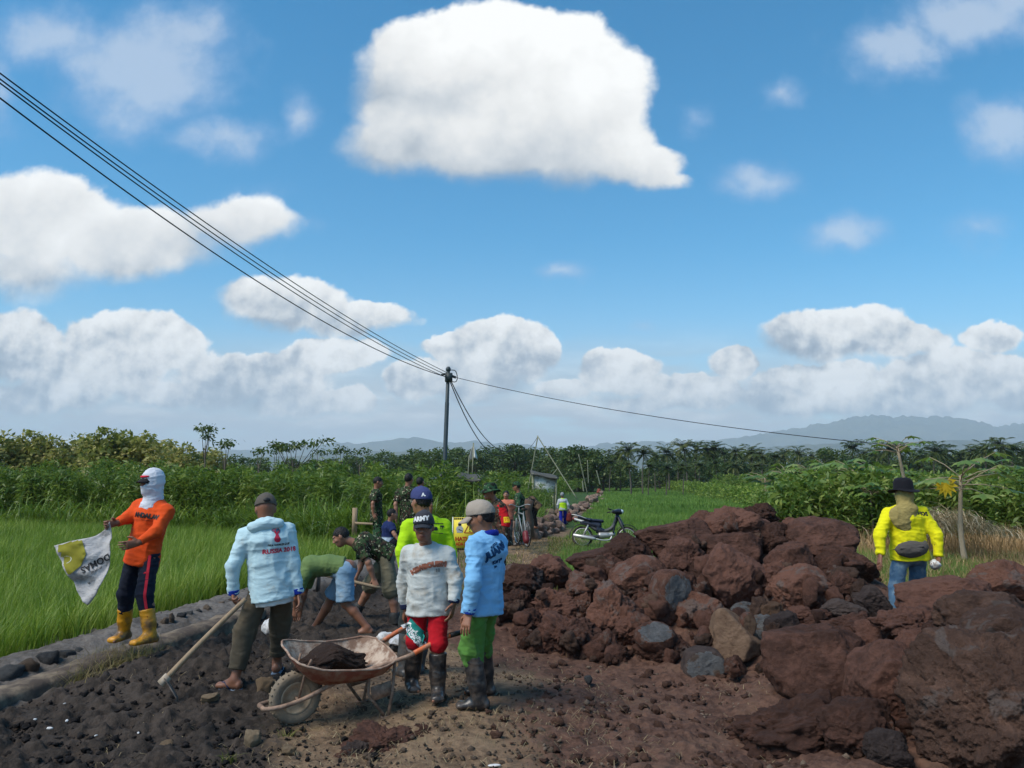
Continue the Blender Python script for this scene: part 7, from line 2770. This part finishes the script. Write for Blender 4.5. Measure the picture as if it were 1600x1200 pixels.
    p = Person('man in a cap lettered ARMY, dirty white shirt and red shorts at the wheelbarrow',
               W(664, 1084, Y), 166, 1.62, W(669, 937, Y), W(668, 858, Y - .02), W(662, 823, Y - .09),
               [W(684, 1090, 6.35), W(643, 1076, 6.5)],
               [(W(709, 942, 6.33), W(704, 968, 6.3)), (W(634, 951, 6.55), W(630, 969, 6.6))],
               vox=.006, skin=1, hpitch=3, hyaw=16, seed=5, toe=(18, 30), curl=(.45, 1.1), thumb={'R': (0, .3, -1)},
               epole={'R': np.array((.9, -.5, 0)), 'L': np.array((-.9, -.5, 0))})
    sh = p.shirt(m_cloth('white_shirt_dirty', (.50, .52, .50), (.30, .235, .165), .40), hem=.11, loose=1.07, cuff=m_cloth('navy_cuff', (.012, .016, .045)), amp=.009)
    p.trousers(m_cloth('red_shorts', (.42, .008, .016), (.20, .01, .015), .1), to=.16, loose=1.04, name='trousers', kneeloose=1.0)
    p.boots(rub, top=.80, r=1.08)
    cp = p.cap(m_cloth('charcoal_cap', (.045, .045, .055), None), bill=.8, mat_bill=m_cloth('charcoal_bill', (.030, .034, .045)))
    p.hair(hairm)
    wht = m_plain('white_ink', (.72, .72, .72), .8, .1, bump=0)
    p.prints(cp, [('ARMY', 657, 811, .034, wht, 8, 0, .003)], 'cap_lettering')
    brn = m_plain('brown_ink', (.30, .115, .075), .8, .1, bump=0)
    grn = m_plain('grey_ink', (.17, .18, .18), .8, .1, bump=0)
    p.prints(sh, [('NEWBOUISM', 668, 884, .036, brn, 14, .42, .006), ('10', 684, 891, .026, grn, 6, 0, .002)], 'chest_print')
    grp = m_plain('patch_teal', (.02, .22, .19), .8, .1)
    p.prints(p.tr, [([(-.2, 1.1), (.55, .3), (1.15, -.5), (.9, -1.2), (.1, -.9), (-.65, -.35), (-.6, .6)], 645, 985, .090, grp, 4, 0),
                    ('Antragi', 647, 992, .054, wht, -48, 0, .011), ('Antragi', 647, 992, .050, black, -48, 0, .001)], 'patch')
    P_['army'] = p

    # 6 neon shirt, navy cap, from behind
    Y = 7.45
    p = Person('man in neon yellow shirt and navy cap, half hidden behind the ARMY cap man',
               W(650, 1056, Y), 24, 1.74, W(664, 903, Y), W(667, 813, Y), W(658, 783, Y + .02),
               [W(631, 1058, 7.4), W(654, 1052, 7.6)],
               [(W(631, 898, 7.3), W(628, 916, 7.25)), (W(699, 905, 7.5), W(700, 925, 7.5))],
               vox=.0075, skin=2, hyaw=18, hpitch=4, seed=6, epole={'L': np.array((-1, -.4, 0))})
    neon = m_cloth('neon_yellow', (.40, .66, .012), None)
    lav = m_cloth('lavender_white', (.50, .49, .62), None)
    sh = p.shirt(neon, hem=.12, amp=.006, fat=None) if False else p.shirt(neon, hem=.12, amp=.006)
    for sg in (-1, 1):
        d = SDF(.009)
        hm = p.P - p.u * .10
        d.ecap(hm + p.r * sg * .085, p.P + p.u * p.Lt * .50 + p.r * sg * .085, p.f, .122, .108, .100, .085)
        p.part('side_panel', d, lav, .005, parent=sh)
    p.trousers(m_cloth('grey_trousers', (.035, .040, .038), (.08, .07, .06), .2), to=.45)
    p.boots(m_plain('grey_rubber', (.055, .060, .062), .4, .4, dirt=(.12, .09, .07)), top=.75)
    cp = p.cap(m_cloth('navy_cap', (.045, .055, .15)), bill=0)
    p.hair(hairm)
    p.prints(cp, [('A.', 662, 773, .030, wht, 4, 0, .003)], 'cap_lettering')
    p.prints(sh, [('B&B', 678, 826, .030, black, -3, 0, .004), ('SP', 691, 825, .034, black, -3, 0, .006),
                  ([(-1, -.05), (1, -.05), (1, .05), (-1, .05)], 682, 818, .075, black, -2, 0), ([(-1, -.05), (1, -.05), (1, .05), (-1, .05)], 684, 833, .060, black, -6, 0)], 'back_print')
    P_['neon'] = p

    # 7 light blue shirt, green trousers
    Y = 6.2
    p = Person('man in light blue shirt, green trousers, tall black boots and a beige cap',
               W(752, 1106, Y), 58, 1.70, W(755, 936, Y), W(762, 839, Y), W(751, 808, Y + .0),
               [W(749, 1108, 6.12), W(760, 1086, 6.5)],
               [(W(733, 958, 5.98), W(726, 984, 5.94)), (W(770, 950, 6.55), W(768, 975, 6.55))],
               vox=.006, skin=0, hyaw=22, hpitch=14, seed=7, toe=(30, 18), curl=(.35, .35), epole={'L': np.array((-.7, -.8, 0))})
    sky_ = m_cloth('light_blue_shirt', (.205, .455, .72), (.30, .48, .64), .1)
    sh = p.shirt(sky_, hem=.10, cuff=m_cloth('cuff_blue', (.010, .045, .34)), collar=m_cloth('collar_blue', (.008, .022, .24)), amp=.009, loose=1.03)
    p.trousers(m_cloth('green_trousers', (.085, .205, .040), (.14, .22, .09), .2), to=.32, loose=1.12, kneeloose=1.06, amp=.012)
    p.boots(rub, top=.86, r=1.12)
    cp = p.cap(m_cloth('beige_cap', (.34, .285, .235), (.28, .24, .2), .1), bill=1.25)
    p.hair(hairm)
    ink = m_plain('blue_ink', (.012, .05, .13), .8, .1, bump=0)
    p.prints(sh, [('PUTRA', 772, 852, .018, ink, 32, 0, .002), ('JUANG', 778, 860, .052, ink, 24, 0, .006), ('Karya', 777, 876, .030, ink, 22, 0, .003), ('Jaya', 774, 885, .012, ink, 16, 0, .002)], 'back_print')
    P_['blue'] = p

    # 8 soldier with a green bush hat and a red armband
    Y = 12.5
    p = Person('smiling soldier in brown camouflage and green bush hat with a red armband',
               W(784, 918, Y), 112, 1.74, W(784, 842, Y), W(776, 786, Y - .02), W(765, 768, Y - .06),
               [W(780, 918, 12.4), W(792, 918, 12.6)],
               [(W(788, 838, 12.25), W(786, 850, 12.2)), (W(768, 838, 12.4), W(762, 846, 12.3))],
               vox=.0085, skin=0, hyaw=2, hpitch=4, seed=8, smile=True)
    sh = p.shirt(camoB, hem=.10, loose=1.1)
    p.trousers(camoB, to=.9, loose=1.15)
    p.boots(rub, top=.4)
    hat = p.hat(camoG, brim=.045, crown=.080, droop=.028)
    p.hair(hairm)
    redb = m_cloth('armband_red', (.50, .012, .018), None)
    d = SDF(.008)
    a, b = p.Sh['L'], p.Sh['L'] + (p.Wr['L'] - p.Sh['L']) * .62
    d.cap(a, p.E['L'], .077, .072, flat0=False)
    d.cap(p.E['L'], p.E['L'] + (p.Wr['L'] - p.E['L']) * .3, .072, .070, flat=True)
    ab = p.part('armband', d, redb, .004, parent=sh)
    yel = m_plain('patch_yellow', (.75, .50, .02), .8, .1)
    p.prints(ab, [(circle_pts(.06, 18, sx=.7), 795, 797, 1.0, wht, 0, 0), (circle_pts(.042, 18, sx=.6), 795, 797, 1.02, redb, 0, 0),
                  ([(-1, -1), (1, -1), (1, 1), (-1, 1)], 792, 812, .045, yel, 0, 0), ('NI', 792, 812, .045, redb, 0, 0, .003)], 'armband_mark')
    P_['bush'] = p

    # 9 soldier, left, turned right
    Y = 17.0
    p = Person('short-haired soldier in camouflage T-shirt at the edge of the tall grass, turned right',
               W(588, 860, Y), -78, 1.70, W(588, 806, Y), W(587, 767, Y), W(591, 753, Y),
               [W(584, 860, 17.0), W(592, 861, 16.9)],
               [(W(590, 802, 17.2), W(592, 809, 17.2)), (W(583, 802, 16.72), W(587, 810, 16.7))], vox=.010, skin=0, hpitch=14, seed=9,
               epole={'R': np.array((1, -1, 0))})
    p.shirt(camoD, sleeve='short', hem=.11)
    p.trousers(camoG, to=.95, loose=1.15)
    p.boots(rub, top=.3)
    p.hair(hairm)
    P_['sold_a'] = p

    # 10 soldier from behind
    Y = 16.3
    p = Person('broad soldier in full camouflage seen from behind, standing above the squatting youth',
               W(641, 866, Y), -6, 1.77, W(640, 806, Y), W(636, 763, Y), W(639, 748, Y),
               [W(635, 866, Y), W(648, 866, Y)],
               [(W(620, 806, 16.2), W(619, 814, 16.2)), (W(655, 803, 16.2), W(657, 811, 16.1))], vox=.010, skin=2, hyaw=-14, seed=10)
    p.shirt(camoD, sleeve='short', hem=.14, loose=1.12)
    p.trousers(camoG, to=.95, loose=1.18)
    p.boots(rub, top=.3)
    p.hair(hairm)
    P_['sold_b'] = p

    # 11 dark shirt behind
    Y = 18.0
    p = Person('black-haired man in a dark shirt mostly hidden behind the navy cap',
               W(659, 860, Y), 4, 1.70, W(659, 808, Y), W(657, 767, Y), W(657, 753, Y),
               [W(655, 860, Y), W(664, 860, Y)],
               [(W(645, 806, Y), W(644, 813, Y)), (W(673, 806, Y), W(674, 813, Y))], vox=.011, skin=0, hyaw=-30, seed=11)
    p.shirt(m_cloth('black_tee', (.014, .015, .020)), sleeve='short', hem=.12)
    p.trousers(camoG, to=.95)
    p.boots(rub, top=.3)
    p.hair(hairm)
    P_['dark'] = p

    # 12 crouching youth
    Y = 15.6
    p = Person('youth in a navy shirt squatting between two soldiers',
               W(613, 868, Y), -62, 1.60, W(606, 848, Y), W(608, 818, Y), W(613, 803, Y - .03),
               [W(621, 868, 15.7), W(616, 869, 15.4)],
               [(W(622, 843, 15.6), W(626, 847, 15.6)), (W(622, 843, 15.3), W(627, 848, 15.3))], vox=.011, skin=2, hyaw=-8, seed=12, lslack=3,
               kpole={'L': np.array((0, 1, 1.0)), 'R': np.array((0, 1, 1.0))})
    p.shirt(m_cloth('navy_jersey', (.012, .022, .085), None, 0, (.42, .50, .60), .36), sleeve='short', hem=.10)
    p.trousers(m_cloth('dark_shorts', (.012, .012, .02)), to=-.1, name='shorts')
    p.hair(hairm)
    P_['squat'] = p

    # 13 orange shirt far behind
    Y = 20.5
    p = Person('man in a faded salmon-pink vest standing behind the red armband',
               W(792, 853, Y), 172, 1.58, W(792, 806, Y), W(791, 783, Y), W(791, 773, Y),
               [W(797, 853, Y), W(787, 853, Y)],
               [(W(801, 806, Y), W(801, 812, Y)), (W(783, 806, Y), W(783, 812, Y))], vox=.012, skin=0, seed=13)
    p.shirt(m_cloth('salmon_vest', (.50, .16, .10)), sleeve='short', hem=.10)
    p.trousers(m_cloth('grey_shorts', (.06, .06, .065)), to=.5)
    p.hair(hairm)
    P_['salmon'] = p

    # 14 soldier facing left, green camouflage
    Y = 21.5
    p = Person('soldier in green camouflage looking left beside the stacked stones',
               W(811, 852, Y), 78, 1.72, W(812, 806, Y), W(811, 772, Y), W(807, 760, Y),
               [W(809, 853, 21.4), W(815, 852, 21.7)],
               [(W(806, 800, 21.2), W(802, 803, 21.1)), (W(811, 800, 21.8), W(806, 803, 21.8))], vox=.011, skin=0, hpitch=8, seed=14)
    p.shirt(camoG, hem=.12, loose=1.12)
    p.trousers(camoG, to=.95)
    p.boots(rub, top=.3)
    p.cap(camoG, bill=.5)
    p.hair(hairm)
    P_['sold_c'] = p

    # 15 stooping, brown camouflage
    Y = 24.0
    p = Person('figure in brown patterned clothes bending over the stacked stones',
               W(834, 826, Y), 82, 1.62, W(838, 790, Y), W(829, 780, Y), W(824, 784, Y),
               [W(831, 827, 23.9), W(838, 826, 24.2)],
               [(W(827, 800, 23.8), W(824, 806, 23.8)), (W(829, 800, 24.1), W(826, 806, 24.1))], vox=.013, skin=0, hpitch=60, seed=15, lslack=1.03)
    p.shirt(camoT, hem=.12, loose=1.15)
    p.trousers(m_cloth('dark_trousers', (.022, .018, .018)), to=.95)
    p.hair(hairm)
    P_['bend'] = p

    # 16 hi-vis walker
    Y = 38.0
    p = Person('person in a hi-vis vest and blue trousers walking away along the field path',
               W(880, 822, Y), 3, 1.68, W(879.5, 794, Y), W(879, 780, Y), W(878.5, 773, Y),
               [W(877, 823, 37.9), W(883, 821, 38.3)],
               [(W(871.5, 795, Y), W(871, 798, Y)), (W(888.5, 796, Y), W(889, 800, Y))], vox=.014, skin=0, seed=16)
    p.shirt(m_cloth('pale_sleeves', (.42, .45, .47)), hem=.08, loose=1.1)
    d = SDF(.014)
    hm = p.P - p.u * .10
    d.ecap(hm, p.P + p.u * p.Lt * .5, p.r, .20, .155, .185, .145)
    d.ecap(p.P + p.u * p.Lt * .5, p.P + p.u * p.Lt * .9, p.r, .185, .145, .15, .11)
    d.clip(hm, -p.u)
    p.part('vest', d, m_cloth('hivis_vest', (.46, .72, .02)), .006, parent=p.sh)
    p.trousers(m_cloth('blue_trousers', (.014, .022, .30)), to=.95, loose=1.15)
    p.boots(rub, top=.15, name='shoe')
    d = SDF(.012)
    p.head_sdf(d, .02, face=False)
    d.clip(p.hp(0, 0, -.05), -p.HR[2])
    p.part('hood', d, m_cloth('grey_hood', (.24, .25, .26)))
    P_['hivis'] = p

    # 17 yellow shirt on the right
    Y = 8.6
    p = Person('man seen from behind in bright yellow shirt, black hat and waist bag behind boulders',
               W(1420, 982, Y), -4, 1.72, W(1421, 864, Y), W(1413, 795, Y), W(1411, 771, Y + .02),
               [W(1401, 984, 8.55), W(1438, 982, 8.8)],
               [(W(1376, 868, 8.45), W(1373, 884, 8.4)), (W(1467, 871, 8.45), W(1463, 887, 8.38))],
               vox=.007, skin=3, hyaw=6, hpitch=2, seed=17, curl=(.4, .8), epole={'L': np.array((-1, -.35, 0)), 'R': np.array((1, -.35, 0))}, fat=1.04)
    yl = m_cloth('bright_yellow', (.72, .66, .010), None)
    sh = p.shirt(yl, hem=.070, amp=.010, loose=1.06)
    p.trousers(m_cloth('jeans', (.085, .165, .26), (.30, .38, .42), .42), to=.96, loose=1.04)
    p.boots(rub, top=.1, name='shoe')
    hat = p.hat(m_cloth('black_felt', (.010, .010, .014)), brim=.05, crown=.10, droop=.006)
    scarf = m_cloth('khaki_scarf', (.30, .235, .085), None, wrinkle=.8)
    d = SDF(.007)
    d.ell(p.hp(0, -.02, -.02), (.086, .104, .10), p.HR, .02)
    d.cap(p.hp(0, -.03, -.05), p.N - p.f * .02, .08, .09, k=.04)
    d.ell(p.N - p.f * .085 - p.u * .065 - p.r * .060, (.140, .058, .115), np.array([p.r, p.f, p.u]), .05)
    d.ell(p.N - p.f * .095 - p.u * .0 + p.r * .035, (.06, .045, .05), np.array([p.r, p.f, p.u]), .04)
    d.ell(p.N - p.f * .115 - p.u * .14 - p.r * .065, (.070, .035, .09), np.array([p.r, p.f, p.u]), .05)
    d.clip(p.hp(0, .065, 0), p.HR[1])
    p.part('scarf', d, scarf, .010, 12, (1, 1, 1.4))
    bagm = m_cloth('grey_bag', (.085, .075, .068), None)
    d = SDF(.008)
    bc = p.P - p.f * .150 + p.u * .055 - p.r * .035
    Rb = np.array([unit(p.r + p.u * -.0), p.f, p.u])
    d.ell(bc, (.170, .060, .088), Rb, .02)
    d.ell(bc + p.r * .03 - p.f * .03 - p.u * .012, (.085, .040, .042), Rb, .006)
    d.cap(bc + p.r * .13 + p.u * .03, bc + p.r * .175 + p.f * .06 + p.u * .06, .035, .02, k=.03)
    d.cap(bc - p.r * .13 - p.f * .045 + p.u * .018, bc + p.r * .10 - p.f * .055 + p.u * .03, .008, k=.006)
    bag = p.part('waist_bag', d, bagm, .005, 12)
    m = MB()
    ring = []
    for i in range(33):
        t = 2 * math.pi * i / 32
        ring.append(p.P + p.u * (.085 + .035 * math.cos(t)) + p.r * .178 * math.cos(t) + p.f * .142 * math.sin(t))
    m.tube(ring, .016, 8, cap=False, flat=.35)
    m.build('belt', bagm, bag)
    p.prints(sh, [('HOS', 1441, 803, .044, black, -7, 0, .003), ('KONSTRUKSI', 1435, 808, .012, m_plain('green_ink', (.06, .16, .05), .8, .1), -7, 0)], 'back_print')
    P_['yellow'] = p
    return P_

# ------------------------------------------------------------------ put it together
build_ground()
build_hills()
build_rocks()
build_plants()
if 'build_props' in globals():
    build_props()
build_people()
build_haze()
